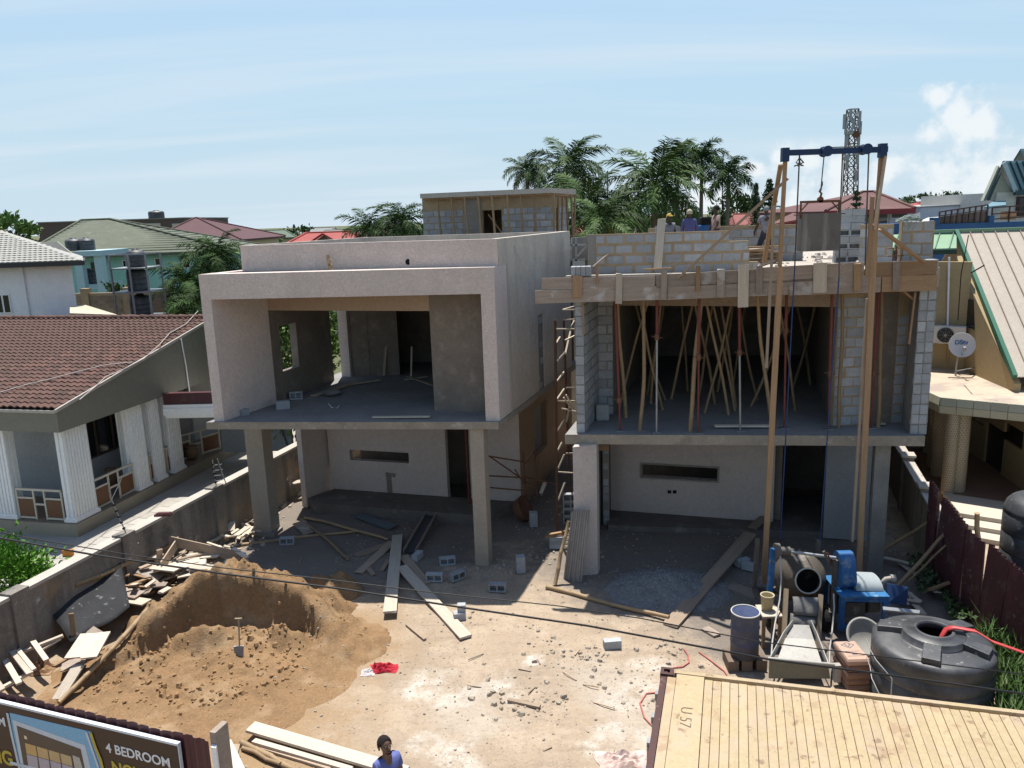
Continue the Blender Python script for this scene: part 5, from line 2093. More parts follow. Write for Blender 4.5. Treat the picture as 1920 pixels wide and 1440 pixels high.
q =G(35,1085,.8)
shrub('shrub','bright green leafy shrub beyond the boundary wall at the left',(q.x - .5,q.y+.05,.75),1.15,1.15,.85,7500,.115,m_leaf_lime,3)
q =V(545,655,27)
shrub('shrub','dense green bush seen through the window opening of the left house',(q.x - .6,28.5,4.2),2.0,1.5,2.6,9000,.22,m_leaf_light,4)
# ------------------------------------------------------------------ right side: boundary wall, sheet fence, neighbour's house
RWA,RWB =G(1740,940,1.5),G(1682,838,1.5)

def right_wall():
	a,b =Vector(xy(RWA)),Vector(xy(RWB))
	d =(b - a).normalized()
	t =thing('boundary_wall','brown rendered boundary wall with pale stepped coping on the right','wall',(*a,0))
	m =MB().wall(a - d*1.2,b+d*9,-.1,1.45,-.18)
	m.build('wall_face',M('brown_wall_render',(.30,.245,.18),(.24,.195,.145),sc=1.1,bump=.3,bsc=16,rough=.95,streak=((.16,.13,.1),2,.5)),t)
	n =Vector((-d.y,d.x))
	m =MB().wall(a - d*1.2+n*.04,b+d*9+n*.04,1.45,1.5,-.28)
	m.build('coping',m_coping,t)
	for s in (0.7,3.4,6.2):
		k =MB().wall(a+d*s+n*.06,a+d*(s+.3)+n*.06,-.1,1.6,-.30)
		k.build('pier',M('brown_wall_render',(.3,.245,.18)),t)
		k =MB().wall(a+d*(s - .06)+n*.1,a+d*(s+.36)+n*.1,1.6,1.66,-.38)
		k.build('pier_cap',m_coping,t)

right_wall()

def sheet_fence():
	"""rusty maroon roofing sheets stood on end, each its own part, some leaning"""
	pts =[((1735,1035),(1737,878)),((1752,1075),(1757,925)),((1772,1120),(1785,965)),((1790,1130),(1812,990)),((1815,1150),(1835,1005)),((1850,1170),(1870,1050)),((1885,1180),(1905,1130)),((1935,1215),(1950,1165))]
	t =thing('sheet_fence','ragged maroon corrugated sheet fence along the right boundary','fence',G(1800,1150))
	bases =[G(1738,1062),G(1752,1088),G(1775,1118),G(1800,1150),G(1832,1180),G(1868,1215),G(1912,1258),G(1975,1325),G(2060,1420)]
	tops =[2.25,2.0,2.05,1.95,1.95,1.9,1.75,1.75,1.75]
	for i in range(len(bases) - 1):
		a,b =Vector(xy(bases[i])),Vector(xy(bases[i+1]))
		d =(b - a)
		ln =d.length
		d /= ln
		n =Vector((-d.y,d.x))
		k =max(4,int(ln/.14))
		lean =R(-.05,.12)
		off =R(-.04,.04)
		mb =MB()
		vs =[]
		z1a =tops[i]+R(-.08,.05)
		z1b =z1a+R(-.12,.02)
		for j in range(k*2+1):
			u =j/(k*2)
			p =a+d*(u*ln*1.03)+n*(off+(.042 if j % 2 else -.042))
			zt =z1a*(1 - u)+z1b*u
			vs.append((p.x,p.y,-.05))
			vs.append((p.x+n.x*lean*.5,p.y+n.y*lean*.5,zt*.5))
			vs.append((p.x+n.x*lean,p.y+n.y*lean,zt))
		fs =[]
		for j in range(k*2):
			for r in range(2):
				fs.append((j*3+r,(j+1)*3+r,(j+1)*3+r+1,j*3+r+1))
		mb.add(vs,fs)
		o =mb.build('sheet',M('rusty_maroon_sheet',(.095,.022,.027),(.06,.018,.021),sc=3,rough=.55,var=.25,spec=.4,dirt=[((.14,.085,.07),2.5,.54,.12,.7),((.26,.22,.20),8,.62,.05,.6)]),t)
		sol =o.modifiers.new('thickness','SOLIDIFY')
		sol.thickness =.004
	# props leaning on it
	for i,(p0,p1,z0,z1,r,lab) in enumerate((((1650,1035),(1783,950),.1,1.55,.045,'upper bamboo pole shoring the maroon sheet fence'),((1665,1120),(1803,970),.05,1.6,.05,'long bamboo pole shoring the maroon sheet fence'),
												   ((1705,1090),(1774,1022),.1,1.1,.03,'thin stake leaning on the maroon sheet fence'),((1735,1108),(1780,1092),.2,.5,.05,'short board wedged low against the maroon fence'))):
		o =bamboo('bamboo_pole',G(*p0,z0),G(*p1,z1),r,m_bamboo,bend=.01) if i != 3 else plank('board',G(*p0,z0),G(*p1,z1),.12,.04,m_wood_new)
		tag(o,lab,'pole' if i != 3 else 'board')
	o =bamboo('fence_stake',G(1836,1075,0.9),G(1832,962,2.3),.06,m_bamboo,bend=0)
	tag(o,'upright stake standing proud of the maroon sheet fence','stake')
	for i in range(10):
		q =G(R(1700,1775),R(1060,1160),.05)
		o =plank('board',(q.x,q.y,.06+.03*i % .2),(q.x+R(-.5,.2),q.y+R(.2,.9),.08),R(.08,.16),.03,m_wood_pale)
		tag(o,'scrap board lying in the weeds at the foot of the maroon fence','board','scrap boards by the right fence')

sheet_fence()

def weeds():
	# trailing weeds by the fence and tall grass at the right edge: leaves and blades beyond counting
	m =MB()
	for i in range(900):
		px,py =(R(1712,1760),R(1040,1110)) if i % 2 else (R(1755,1800),R(1108,1160))
		q =G(px+(py - 1075)*.35,py,R(0,.35))
		s =R(.05,.12)
		d =Vector((R(-1,1),R(-1,1),R(-.2,.8))).normalized()
		w =d.cross(Vector((R(-1,1),R(-1,1),1))).normalized()*s*.4
		m.add([q,q+d*s*.6+w,q+d*s*1.2,q+d*s*.6 - w],[(0,1,2,3)])
	o =m.build('weeds',M('weed_leaf',(.06,.10,.035),(.04,.07,.025),sc=4,rough=.6),loc=(0,0,0))
	tag(o,kind='stuff')
	m =MB()
	for i in range(5200):
		u =random.random()
		px,py =R(1840,1990),R(1190,1400)
		if py <1185+(1990 - px)*.0 or (px <1868 and py >1240):
			continue
		q =G(px,py)
		h =R(.25,.75)
		a =R(0,6.28)
		b =R(.1,.55)*h
		w =.010+.012*random.random()
		ca,sa =cos(a),sin(a)
		p0,p1,p2 =q,q+Vector((ca*b*.35,sa*b*.35,h*.6)),q+Vector((ca*b,sa*b,h*R(.75,1)))
		sx =Vector((-sa,ca,0))*w
		m.add([p0 - sx,p0+sx,p1+sx*.8,p1 - sx*.8,p2],[(0,1,2,3),(3,2,4)])
	o =m.build('tall_grass',M('grass_blade',(.085,.15,.035),(.05,.095,.024),sc=3,rough=.5,spec=.35,dirt=[((.25,.22,.1),2,.6,.1,.5)]),loc=(0,0,0))
	tag(o,kind='stuff')

weeds()

def right_house_neighbour():
	"""cream house with a steep cream sheet roof, a tiled balcony and columns faced with patterned tile"""
	m_cream =M('ochre_wall_paint',(.40,.31,.17),(.36,.275,.15),sc=.7,rough=.85,dirt=[((.28,.215,.13),.8,.55,.25,.5)])
	m_roof =M('cream_roof_sheet',(.42,.365,.30),(.385,.335,.275),sc=.8,rough=.55,spec=.3,dirt=[((.40,.34,.28),1.0,.57,.2,.4)])
	m_green =M('green_flashing',(.03,.135,.085),(.027,.115,.07),sc=2,rough=.5)
	m_lgreen =M('pale_green_sheet',(.23,.36,.22),(.21,.33,.2),sc=2,rough=.5)
	t =thing('gabled_house','ochre neighbouring house with steep cream ribbed roof at the right edge','house',G(1850,900))
	# balcony front edge, height zb
	zb =3.15
	e =[G(1700,718,zb),G(1764,747,zb),G(1925,762,zb),G(2100,778,zb)]
	ev =[Vector(xy(p)) for p in e]
	# gable wall foot line on the balcony
	w0,w1 =G(1745,690,zb),G(1806,694,zb)
	w2 =G(1925,745,zb)
	slab =[ev[0]+(ev[0] - ev[1])*1.2,ev[1],ev[2],ev[3],ev[3]+Vector((1,9)),ev[0]+Vector((1.5,9))]
	s =MB()
	s.prism(slab,zb - .22,zb)
	s.build('balcony_slab',M('worn_terrace_tile',(.50,.40,.30),(.44,.35,.27),sc=1.5,rough=.8,dirt=[((.26,.22,.19),.9,.5,.12,.7)]),t)
	# fascia of big tiles, one part each, two rows
	m_ft =M('greenish_fascia_tile',(.44,.43,.33),(.39,.38,.29),sc=3,rough=.45,var=.08)
	for seg in range(3):
		a,b =(slab[0],ev[1],ev[2])[seg],(ev[1],ev[2],ev[3])[seg]
		d =(b - a)
		ln =d.length
		d /= ln
		n =Vector((d.y,-d.x))
		k =max(1,int(round(ln/.40)))
		for i in range(k):
			for row in (0,1):
				p,q =a+d*(ln*i/k+.006),a+d*(ln*(i+1)/k - .006)
				tl =.06 if row == 0 else -.05
				z1 =zb+.03 - row*.235
				z0 =z1 - .225
				m =MB()
				o0,o1 =n*(.02+(.0 if row == 0 else .03)),n*(.05 if row == 0 else .0)
				m.hexa([(*(p+o1),z0),(*(q+o1),z0),(*(q - n*.03),z0),(*(p - n*.03),z0),(*(p+o0),z1),(*(q+o0),z1),(*(q - n*.03),z1),(*(p - n*.03),z1)])
				m.build('fascia_tile',m_ft,t)
	# floor below and lower walls
	fl =MB()
	inn =[p+Vector((.25,.35)) for p in ev]
	st =[slab[0]+Vector((.1,.1)),ev[1]+Vector((.0,.1)),ev[2]+Vector((0,.1)),ev[3],ev[3]+Vector((1,9)),slab[5]]
	fl.prism(st,-.1,.35)
	fl.build('veranda_floor',M('brown_veranda_floor',(.22,.14,.09),(.18,.115,.08),sc=2,rough=.6),t)
	LW0,LW1 =G(1775,815,.35),G(1925,925,.35)
	a,b =Vector(xy(LW0)),Vector(xy(LW1))
	d =(b - a).normalized()

	def onl(px,py):
		v =PL(px,py,a,b)
		return (Vector(xy(v)) - a).dot(d),v.z
	hs =[]
	for p0,p1 in (((1850,790),(1878,872)),((1884,790),(1916,845)),((1822,783),(1845,800))):
		s0,z1 =onl(*p0)
		s1,z0 =onl(*p1)
		hs.append((s0,s1,z0 if p0[0] != 1850 else .35,z1))
	back =b+d*3
	m =MB().wall(back,a - d*2,.35,zb - .22,-.18,[((back - a).length - h[1],(back - a).length - h[0],h[2],h[3]) for h in hs])
	m.build('lower_wall',m_cream,t)
	for h in hs:
		nn =Vector((-d.y,d.x))
		m =MB().wall(a+d*h[0]+nn*.08,a+d*h[1]+nn*.08,h[2],h[3],.03)
		m.build('window' if h[2] >.4 else 'door',m_glass,t)
	m =MB()
	for i,z in enumerate((.35,.24,.13)):
		pa,pb =G(1800+14*i,962+22*i,z),G(1925,992+22*i,z)
		m.prism([xy(pa),xy(pb+Vector((1.5,-.5,0))),(pb.x+1.5,pb.y+1.4),(pa.x+.4,pa.y+1.6)],-.1 - .002*i,z - .005*i)
	m.build('entrance_steps',M('pale_step',(.52,.46,.38),(.46,.41,.34),sc=2,rough=.7),t)
	# columns in pairs, patterned tile
	m_pt =M('patterned_column_tile',(.44,.37,.26),(.38,.32,.22),sc=2,rough=.5)
	m_pd =M('brown_tile_lozenge',(.20,.12,.075),(.17,.105,.065),sc=2,rough=.5)
	for px,base,w in ((1776,922,.18),(1791,918,.26),(1747,875,.16),(1757,890,.2),(1728,842,.2),(1740,848,.2)):
		q =G(px,base,.35)
		if q.x >11.5 and False:
			continue
		c =MB().tube([(q.x,q.y,.3),(q.x,q.y,zb - .2)],w,12)
		col =c.build('column',m_pt,t)
		m =MB()
		nk =8 if px in (1776,1791) else 6
		for r in range(36):
			z =.42+r*.069
			if z >zb - .25:
				break
			for k in range(nk):
				aa =-2.9+k*2.7/nk+(.5*2.7/nk if r % 2 else 0)
				cx,sx =cos(aa),sin(aa)
				p =Vector((q.x+cx*(w+.004),q.y+sx*(w+.004),z))
				tx =Vector((-sx,cx,0))*.017
				uz =Vector((0,0,.022))
				m.add([p - tx,p - uz,p+tx,p+uz],[(0,1,2,3)])
		o =m.build('lozenge_tiles',m_pd,col)
		tag(o,kind='stuff')
	# gable: wall to the left (facing camera-left), roof slope facing the camera-right
	# ridge line from (1748,441) rising right; eave/rake from (1793,473) down to (1902,706)
	A =Vector((w1.x,w1.y))
	B =Vector((w2.x,w2.y))
	r_top =PL(1793,473,A,B)
	r_bot =PL(1903,712,A,B)
	gd =(B - A).normalized()
	lowz =r_bot.z
	# side wall under the rake
	tri =MB()
	pb =Vector(xy(r_bot))
	pt =Vector(xy(r_top))
	nn =Vector((-gd.y,gd.x))*.18
	tri.prism([pt,pb,pb+nn,pt+nn],zb,[r_top.z - .12,r_bot.z - .12,r_bot.z - .12,r_top.z - .12])
	# window in it as a recessed dark panel with frame
	tri.build('gable_wall',m_cream,t)
	wq =[PL(1812,560,A,B),PL(1826,562,A,B),PL(1828,618,A,B),PL(1811,612,A,B)]
	out =Vector((gd.y,-gd.x,0))*.02
	s =MB()
	s.slabpoly([p+out*.2 for p in (wq[0],wq[1],wq[2],wq[3])],out)
	s.build('window',m_glass,t)
	# wall facing the camera, left of the gable corner
	C0 =Vector(xy(PL(1738,690,(w0.x,w0.y),(w1.x,w1.y))))
	cw =Vector(xy(w1))
	fd =(cw - Vector(xy(w0))).normalized()
	m =MB().wall(cw - fd*3.2,cw,zb,r_top.z - .25,.18)
	m.build('front_wall',m_cream,t)
	# left lower roof strip in pale green + dark gutter
	f0 =cw - fd*3.2
	zt =PL(1793,471,cw - fd,cw).z
	ztop =PL(1770,442,cw - fd+Vector((0,1.0)),cw+Vector((0,1.0))).z
	ov =Vector((fd.y,-fd.x))*.25
	R0,R1 =f0+ov,Vector(xy(r_top))+ov*.2
	dp =Vector((-fd.y,fd.x))*1.15
	s =MB()
	s.slabpoly([(*R0,zt),(*R1,zt),(*(R1 - fd*.12+dp),ztop),(*(R0+dp),ztop)],(0,0,.05))
	s.build('pale_roof_panel',m_lgreen,t)
	for i in range(7):
		p =R0.lerp(R1,i/6.5)
		s =MB()
		s.beam((*p,zt+.065),(*(p+dp),ztop+.065),.03,.03)
		s.build('roof_seam',m_green,t)
	s =MB()
	s.beam((*(R0),zt - .07),(*(R1),zt - .07),.1,.15)
	s.build('gutter',M('dark_green_gutter',(.02,.06,.045),(.018,.05,.04),rough=.5),t)
	# main slope: from ridge (top) to the bottom edge, plane through rake line and running right
	ridge_dir =Vector((1,.12,0)).normalized()
	p_top =Vector(r_top)+Vector((0,0,.06))
	ridge_a =PL(1776,441,R1+dp - fd,R1+dp)
	top_l =Vector((R1.x+dp.x - fd.x*.12,R1.y+dp.y - fd.y*.12,ztop+.06))
	slope =(Vector(r_bot) - top_l)
	top_r =top_l+Vector((9,-1.2,.05))
	bot_l =Vector(r_bot)+Vector((0,0,.06))
	bot_r =bot_l+Vector((9,-1.2,.05))
	s =MB()
	s.slabpoly([bot_l,bot_r,top_r,top_l],(0,0,.03))
	s.build('roof_sheet',m_roof,t)
	for i in range(0,24):
		u =i*.40/9
		a_,b_ =bot_l.lerp(bot_r,u),top_l.lerp(top_r,u)
		s =MB()
		nrm =(bot_r - bot_l).cross(top_l - bot_l).normalized()
		s.beam(a_+nrm*.05,b_+nrm*.05,.024,.045,up=nrm)
		s.build('roof_seam',M('roof_seam_brown',(.27,.22,.18),(.23,.19,.155),rough=.6),t)
	s =MB()
	s.beam(bot_l+Vector((-.03,-.03,.03)),top_l+Vector((-.03,-.03,.03)),.12,.16)
	s.build('rake_flashing',m_green,t)
	s =MB()
	s.beam(top_l+Vector((-1.4,.2,.05)),top_r+Vector((0,0,.05)),.16,.1)
	s.build('ridge_cap',m_lgreen,t)
	# hidden rear slope
	s =MB()
	s.slabpoly([top_l,top_r,top_r+Vector((1,5,-4)),top_l+Vector((1,5,-4))],(0,0,-.04))
	s.build('rear_roof',m_roof,t)
	# conduit
	q0,q1 =PL(1780,482,cw - fd,cw),PL(1777,610,cw - fd,cw)
	of =Vector((fd.y,-fd.x,0))*.06
	s =MB().tube([q0+of,q1+of],.035,8)
	s.build('drain_pipe',m_white,t)
	return cw,fd,zb,t

_rn =right_house_neighbour()

def dish_and_ac():
	cw,fd,zb,t =_rn
	of =Vector((fd.y,-fd.x,0))
	# air conditioner outdoor unit on the wall
	q =PL(1781,626,cw - fd,cw)
	s =.48
	a =thing('air_conditioner','white outdoor air conditioner unit mounted on the ochre wall','air conditioner',q)
	x =Vector((fd.x,fd.y,0))
	z =Vector((0,0,1))
	m =MB()
	c =q+of*.18
	m.beam(c - x*s,c+x*s,.30,.58)
	m.build('case',M('off_white_enamel',(.62,.60,.54),(.57,.55,.5),sc=3,rough=.5),a,bevel=.02)
	f =q+of*.335 - x*.1
	m =MB().lathe([(0,0),(.25,0),(.25,.012),(0,.012)],f,28,False,axis=of)
	g =m.build('fan_opening',m_dark,a)
	m =MB()
	for r in (.09,.14,.19,.235):
		m.tube([f+of*.02+(x*cos(k/20*6.2832)+z*sin(k/20*6.2832))*r for k in range(21)],.006,4)
	for k in range(8):
		e =x*cos(k*pi/4)+z*sin(k*pi/4)
		m.tube([f+of*.02+e*.05,f+of*.02+e*.25],.005,4)
	m.lathe([(0,.02),(.055,.02),(.05,.035),(0,.035)],f,14,False,axis=of)
	m.build('fan_grille',M('grey_grille',(.3,.29,.27),rough=.5),a)
	m =MB()
	for k in (-.35,.35):
		m.beam(q+x*k - z*.31+of*.0,q+x*k - z*.31+of*.38,.04,.04)
	m.tube([q - z*.3+of*.1,q - z*.75+of*.06,q - z*1.0+of*.06],.03,6)
	m.build('bracket',M('ochre_wall_paint',(.4,.31,.17)),a)
	# satellite dish on the balcony
	y0 =q.y - 1.3
	c =V(1803,647,y0)
	r =22.5/1500*c.y/.98
	dsh =thing('satellite_dish','white satellite dish with blue lettering standing on the tiled balcony','satellite dish',(c.x,c.y,zb))
	ax =Vector((-.25,-1,.28)).normalized()
	prof =[(0,-.12*r)]+[(r*k/8,-.12*r+.26*r*(k/8) ** 2) for k in range(1,9)]+[(r*1.03,.15*r),(r*1.0,.10*r),(r*.5,-.1*r),(0,-.16*r)]
	m =MB().lathe(prof,c,36,True,axis=ax)
	m.build('reflector',M('white_dish_paint',(.62,.62,.62),(.58,.58,.585),sc=3,rough=.5),dsh)
	e1 =ax.cross(Vector((0,0,1))).normalized()
	e1 =-e1 if e1.x <0 else e1
	e2 =ax.cross(e1)
	e2 =-e2 if e2.z <0 else e2
	m =MB()
	# arm and receiver
	lo =c - e2*r*.85
	tip =c+ax*r*.75 - e2*r*.5
	m.tube([lo,tip],.02,6)
	m.tube([tip - ax*.03,tip+Vector((0,0,.10))],.045,8)
	m.build('receiver_arm',m_steel,dsh)
	m =MB().tube([c - ax*.14,Vector((c.x,c.y+.2,zb+.3)),Vector((c.x,c.y+.2,zb))],.03,8)
	m.tube([Vector((c.x,c.y+.2,zb+.15)),Vector((c.x+.9,c.y+.3,zb+.25))],.02,6)
	m.build('mast',m_steel,dsh)
	# lettering: DStv, as on the dish
	cu =bpy.data.curves.new('dish_lettering','FONT')
	cu.body ='DStv'
	cu.size =r*.52
	cu.align_x ='CENTER'
	cu.extrude =.002
	ob =bpy.data.objects.new('lettering',cu)
	COL.objects.link(ob)
	pos =c+e2*r*.22+ax*(.02*r - .02)
	mt =Matrix((e1,e2,ax)).transposed()
	if mt.determinant() <0:
		mt =Matrix((-e1,e2,ax)).transposed()
	ob.parent =dsh
	ob.location =pos - wloc(dsh)
	ob.rotation_euler =mt.to_euler()
	cu.materials.append(M('dish_blue',(.02,.12,.36),rough=.5))
	# aerial wires on the roof
	m =MB()
	p0,p1 =V(1816,441,c.y - 1.2),V(1802,514,c.y - 1.5)
	m.tube([V(1846,497,c.y - 2.2),V(1820,512,c.y - 2.0)],.02,5)
	m.tube([p0,p1,V(1796,600,c.y - .6)],.014,5)
	o =m.build('roof_aerial',m_dark)
	tag(o,'thin bent aerial wire crossing the cream ribbed roof','aerial')
	# curtain of cable on the balcony
	m =MB().tube([(c.x+.5,c.y+.3,zb+.02),(c.x+.6,c.y+.15,zb+.03),(c.x+.3,c.y - .2,zb+.02),(c.x - .4,c.y - .1,zb+.02)],.012,5)
	o =m.build('cable',m_dark)
	tag(o,'dark loose cable lying on the terrace under the satellite dish','cable')

dish_and_ac()

def right_tank():
	t =tank('water_tank','black ribbed water tank cut by the right edge of the picture',(G(1944,1110,.0).x+.02,G(1944,1110,0).y,.55),.82,1.75,None,small=True)
	c =wloc(t)
	MB().box((c.x - .75,c.y - .75,-.05),(c.x+.75,c.y+.75,.548)).build('tank_stand',m_conc,t)

def tank(name,label,c,r,h,grp=None,small=False,collar=.42,lid=True):
	c =Vector(c)
	t =thing(name,label,'water tank',c,grp)
	prof =[(0,0),(r*.97,0),(r,.04)]
	n =3
	for i in range(n):
		z0,z1 =h*.74*i/n+.05,h*.74*(i+1)/n+.05
		prof += [(r,z0+.01),(r,z1 - .06),(r*.975,z1 - .045),(r*.975,z1 - .02),(r,z1 - .005)]
	prof += [(r*.985,h*.80),(r*.93,h*.87),(r*.82,h*.925),(r*.66,h*.955),(r*collar,h*.965)]
	prof += [(r*collar,h*.99),(r*collar*.62,h),(r*collar*.62,h*1.02),(r*collar*.55,h*1.02),(r*collar*.55,h*.9),(0,h*.9)]
	m =MB().lathe(prof,c,48)
	m.build('tank_shell',m_black_plastic,t)
	if lid:
		m =MB().lathe([(0,h*1.06),(r*.28,h*1.05),(r*.36,h*1.02),(r*.36,h*.99),(0,h*.99)],c,24)
		m.build('tank_lid',m_black_plastic,t)
	return t

right_tank()
# ------------------------------------------------------------------ lettering as flat mesh
def text_mesh(name,s,size,mat,parent,pos,ex,ey,align='CENTER',bold=.0,ext=.002):
	cu =bpy.data.curves.new(name,'FONT')
	cu.body =s
	cu.size =size
	cu.align_x =align
	cu.align_y ='CENTER'
	cu.extrude =ext
	cu.offset =bold
	tmp =bpy.data.objects.new('tmp_text',cu)
	COL.objects.link(tmp)
	dg =bpy.context.evaluated_depsgraph_get()
	me =bpy.data.meshes.new_from_object(tmp.evaluated_get(dg))
	bpy.data.objects.remove(tmp)
	me.materials.clear()
	me.materials.append(mat)
	ex,ey =Vector(ex).normalized(),Vector(ey).normalized()
	ez =ex.cross(ey).normalized()
	ey =ez.cross(ex)
	return put(name,me,parent,pos,Matrix((ex,ey,ez)).transposed().to_euler())

for o_ in [x for x in bpy.data.objects if x.type == 'FONT']:
	e_ =o_.matrix_basis.to_3x3()
	text_mesh('lettering',o_.data.body,o_.data.size,o_.data.materials[0],o_.parent,wloc(o_.parent)+o_.location,e_.col[0],e_.col[1],bold=.004)
	bpy.data.objects.remove(o_)

# ------------------------------------------------------------------ container
def container():
	H =2.59
	a,b =G(1241,1252,H),G(1920,1331,H)
	A,B =Vector(xy(a)),Vector(xy(b))
	d =(B - A).normalized()
	n =Vector((d.y,-d.x))                     # toward the camera
	L,W =6.06,2.44
	t =thing('shipping_container','yellowish cream shipping container with a ribbed rusty roof, cut by the lower right corner','container',(*(A+d*3+n*1.2),0))
	m_c =M('cream_container_paint',(.395,.30,.172),(.355,.272,.155),sc=1.2,rough=.55,bump=.08,bsc=20,spec=.35,var=.05,
			streak=None,dirt=[((.37,.285,.21),.8,.48,.15,.75),((.27,.175,.10),2.2,.58,.06,.65),((.16,.095,.055),5,.60,.05,.7)])
	m_b =M('brown_container_frame',(.075,.032,.028),(.06,.028,.025),sc=3,rough=.6,dirt=[((.2,.12,.09),6,.6,.1,.5)])

	def pt(x,y,z):
		q =A+d*x+n*y
		return (q.x,q.y,z)
	for z0,z1 in ((.15,.3),(H - .16,H - .02)):
		MB().hexa([pt(.0,.0,z0),pt(.0,W,z0),pt(.08,W,z0),pt(.08,0,z0),pt(.0,.0,z1),pt(.0,W,z1),pt(.08,W,z1),pt(.08,0,z1)]).build('frame_bar',m_b,t)
		MB().hexa([pt(L - .08,.0,z0),pt(L - .08,W,z0),pt(L,W,z0),pt(L,0,z0),pt(L - .08,.0,z1),pt(L - .08,W,z1),pt(L,W,z1),pt(L,0,z1)]).build('frame_bar',m_b,t)
	for x in (0,L - .15):
		for y in (0,W - .15):
			MB().hexa([pt(x,y,.1),pt(x+.15,y,.1),pt(x+.15,y+.15,.1),pt(x,y+.15,.1),pt(x,y,H - .12),pt(x+.15,y,H - .12),pt(x+.15,y+.15,H - .12),pt(x,y+.15,H - .12)]).build('frame_bar',m_b,t)
	# corner castings with slot
	for x in (-.01,L - .16):
		for y in (-.01,W - .16):
			s =MB()
			z0,z1 =H - .118,H+.012
			lx,ly,w =.17,.17,.045
			for (x0,x1,y0,y1) in ((0,lx,0,w),(0,lx,ly - w,ly),(0,w,w,ly - w),(lx - w,lx,w,ly - w)):
				s.hexa([pt(x+x0,y+y0,z0),pt(x+x1,y+y0,z0),pt(x+x1,y+y1,z0),pt(x+x0,y+y1,z0),pt(x+x0,y+y0,z1),pt(x+x1,y+y0,z1),pt(x+x1,y+y1,z1),pt(x+x0,y+y1,z1)])
			s.build('corner_casting',m_b,t)
	# rails
	s =MB()
	for y0,y1 in ((.0,.07),(W - .07,W)):
		s.hexa([pt(.17,y0,H - .09),pt(L - .17,y0,H - .09),pt(L - .17,y1,H - .09),pt(.17,y1,H - .09),pt(.17,y0,H - .01),pt(L - .17,y0,H - .01),pt(L - .17,y1,H - .01),pt(.17,y1,H - .01)])
	s.build('top_rail',m_c,t)
	# end plate and header strip of the roof
	s =MB()
	s.hexa([pt(.09,.18,H - .05),pt(.20,.18,H - .05),pt(.20,W - .18,H - .05),pt(.09,W - .18,H - .05),pt(.09,.18,H - .012),pt(.20,.18,H - .012),pt(.20,W - .18,H - .012),pt(.09,W - .18,H - .012)])
	s.build('header_strip',m_c,t)
	s =MB()
	s.hexa([pt(.205,.075,H - .06),pt(.56,.075,H - .06),pt(.56,W - .075,H - .06),pt(.205,W - .075,H - .06),pt(.205,.075,H - .02),pt(.56,.075,H - .02),pt(.56,W - .075,H - .02),pt(.205,W - .075,H - .02)])
	s.build('roof_plate',m_c,t)
	# ribs of the roof: wide shallow corrugation, one part each
	x =.565
	pitch =.215
	i =0
	while x+pitch <L - .6:
		for u0,u1,z in ((0,.5,H - .020),(.5,1.,H - .0245)):
			s =MB()
			p0,p1 =x+pitch*u0,x+pitch*u1 - .001
			y0,y1 =(.10,W - .10)
			e =.006
			s.hexa([pt(p0,y0,H - .06),pt(p1,y0,H - .06),pt(p1,y1,H - .06),pt(p0,y1,H - .06),pt(p0+e,y0+.03,z),pt(p1 - e*.3,y0+.03,z),pt(p1 - e*.3,y1 - .03,z),pt(p0+e,y1 - .03,z)])
			s.build('roof_rib',m_c,t)
		x += pitch
		i += 1
	s =MB()
	s.hexa([pt(.565,.072,H - .10),pt(L - .17,.072,H - .10),pt(L - .17,W - .072,H - .10),pt(.565,W - .072,H - .10),pt(.565,.072,H - .061),pt(L - .17,.072,H - .061),pt(L - .17,W - .072,H - .061),pt(.565,W - .072,H - .061)])
	s.hexa([pt(x,.075,H - .06),pt(L - .17,.075,H - .06),pt(L - .17,W - .075,H - .06),pt(x,W - .075,H - .06),pt(x,.075,H - .02),pt(L - .17,.075,H - .02),pt(L - .17,W - .075,H - .02),pt(x,W - .075,H - .02)])
	s.build('roof_deck',m_c,t)
	# sides
	s =MB()
	for side in (0.03,W - .03):
		k =56
		for i in range(k):
			x0,x1 =.16+(L - .32)*i/k,.16+(L - .32)*(i+1)/k
			y =side+(.018 if i % 2 else -.018)
			s.hexa([pt(x0,y - .012,.3),pt(x1,y - .012,.3),pt(x1,y+.012,.3),pt(x0,y+.012,.3),pt(x0,y - .012,H - .1),pt(x1,y - .012,H - .1),pt(x1,y+.012,H - .1),pt(x0,y+.012,H - .1)])
	o =s.build('side_panel',m_c,t)
	tag(o,kind='stuff')
	for y0,y1 in ((.16,W/2 - .01),(W/2+.01,W - .16)):
		s =MB()
		s.hexa([pt(.02,y0,.31),pt(.06,y0,.31),pt(.06,y1,.31),pt(.02,y1,.31),pt(.02,y0,H - .17),pt(.06,y0,H - .17),pt(.06,y1,H - .17),pt(.02,y1,H - .17)])
		dr =s.build('door',m_c,t)
		for u in (.3,.75):
			yy =y0+(y1 - y0)*u
			r =MB().tube([pt(-.02,yy,.3),pt(-.02,yy,H - .1)],.02,8)
			r.build('lock_bar',m_steel,dr)
	for k in range(4):
		s =MB()
		s.hexa([pt(-.04,.45+.5*k,H - .14),pt(0,.45+.5*k,H - .14),pt(0,.55+.5*k,H - .14),pt(-.04,.55+.5*k,H - .14),pt(-.04,.45+.5*k,H - .05),pt(0,.45+.5*k,H - .05),pt(0,.55+.5*k,H - .05),pt(-.04,.55+.5*k,H - .05)])
		s.build('lock_cam',m_steel,t)
	c =pt(.37,1.00,H - .016)
	# characters read down the roof, their tops toward the long axis
	text_mesh('marking','U 57',.21,M('marking_paint',(.16,.12,.085),rough=.8),t,c,(n.x,n.y,0),(d.x,d.y,0),bold=-.004)

container()

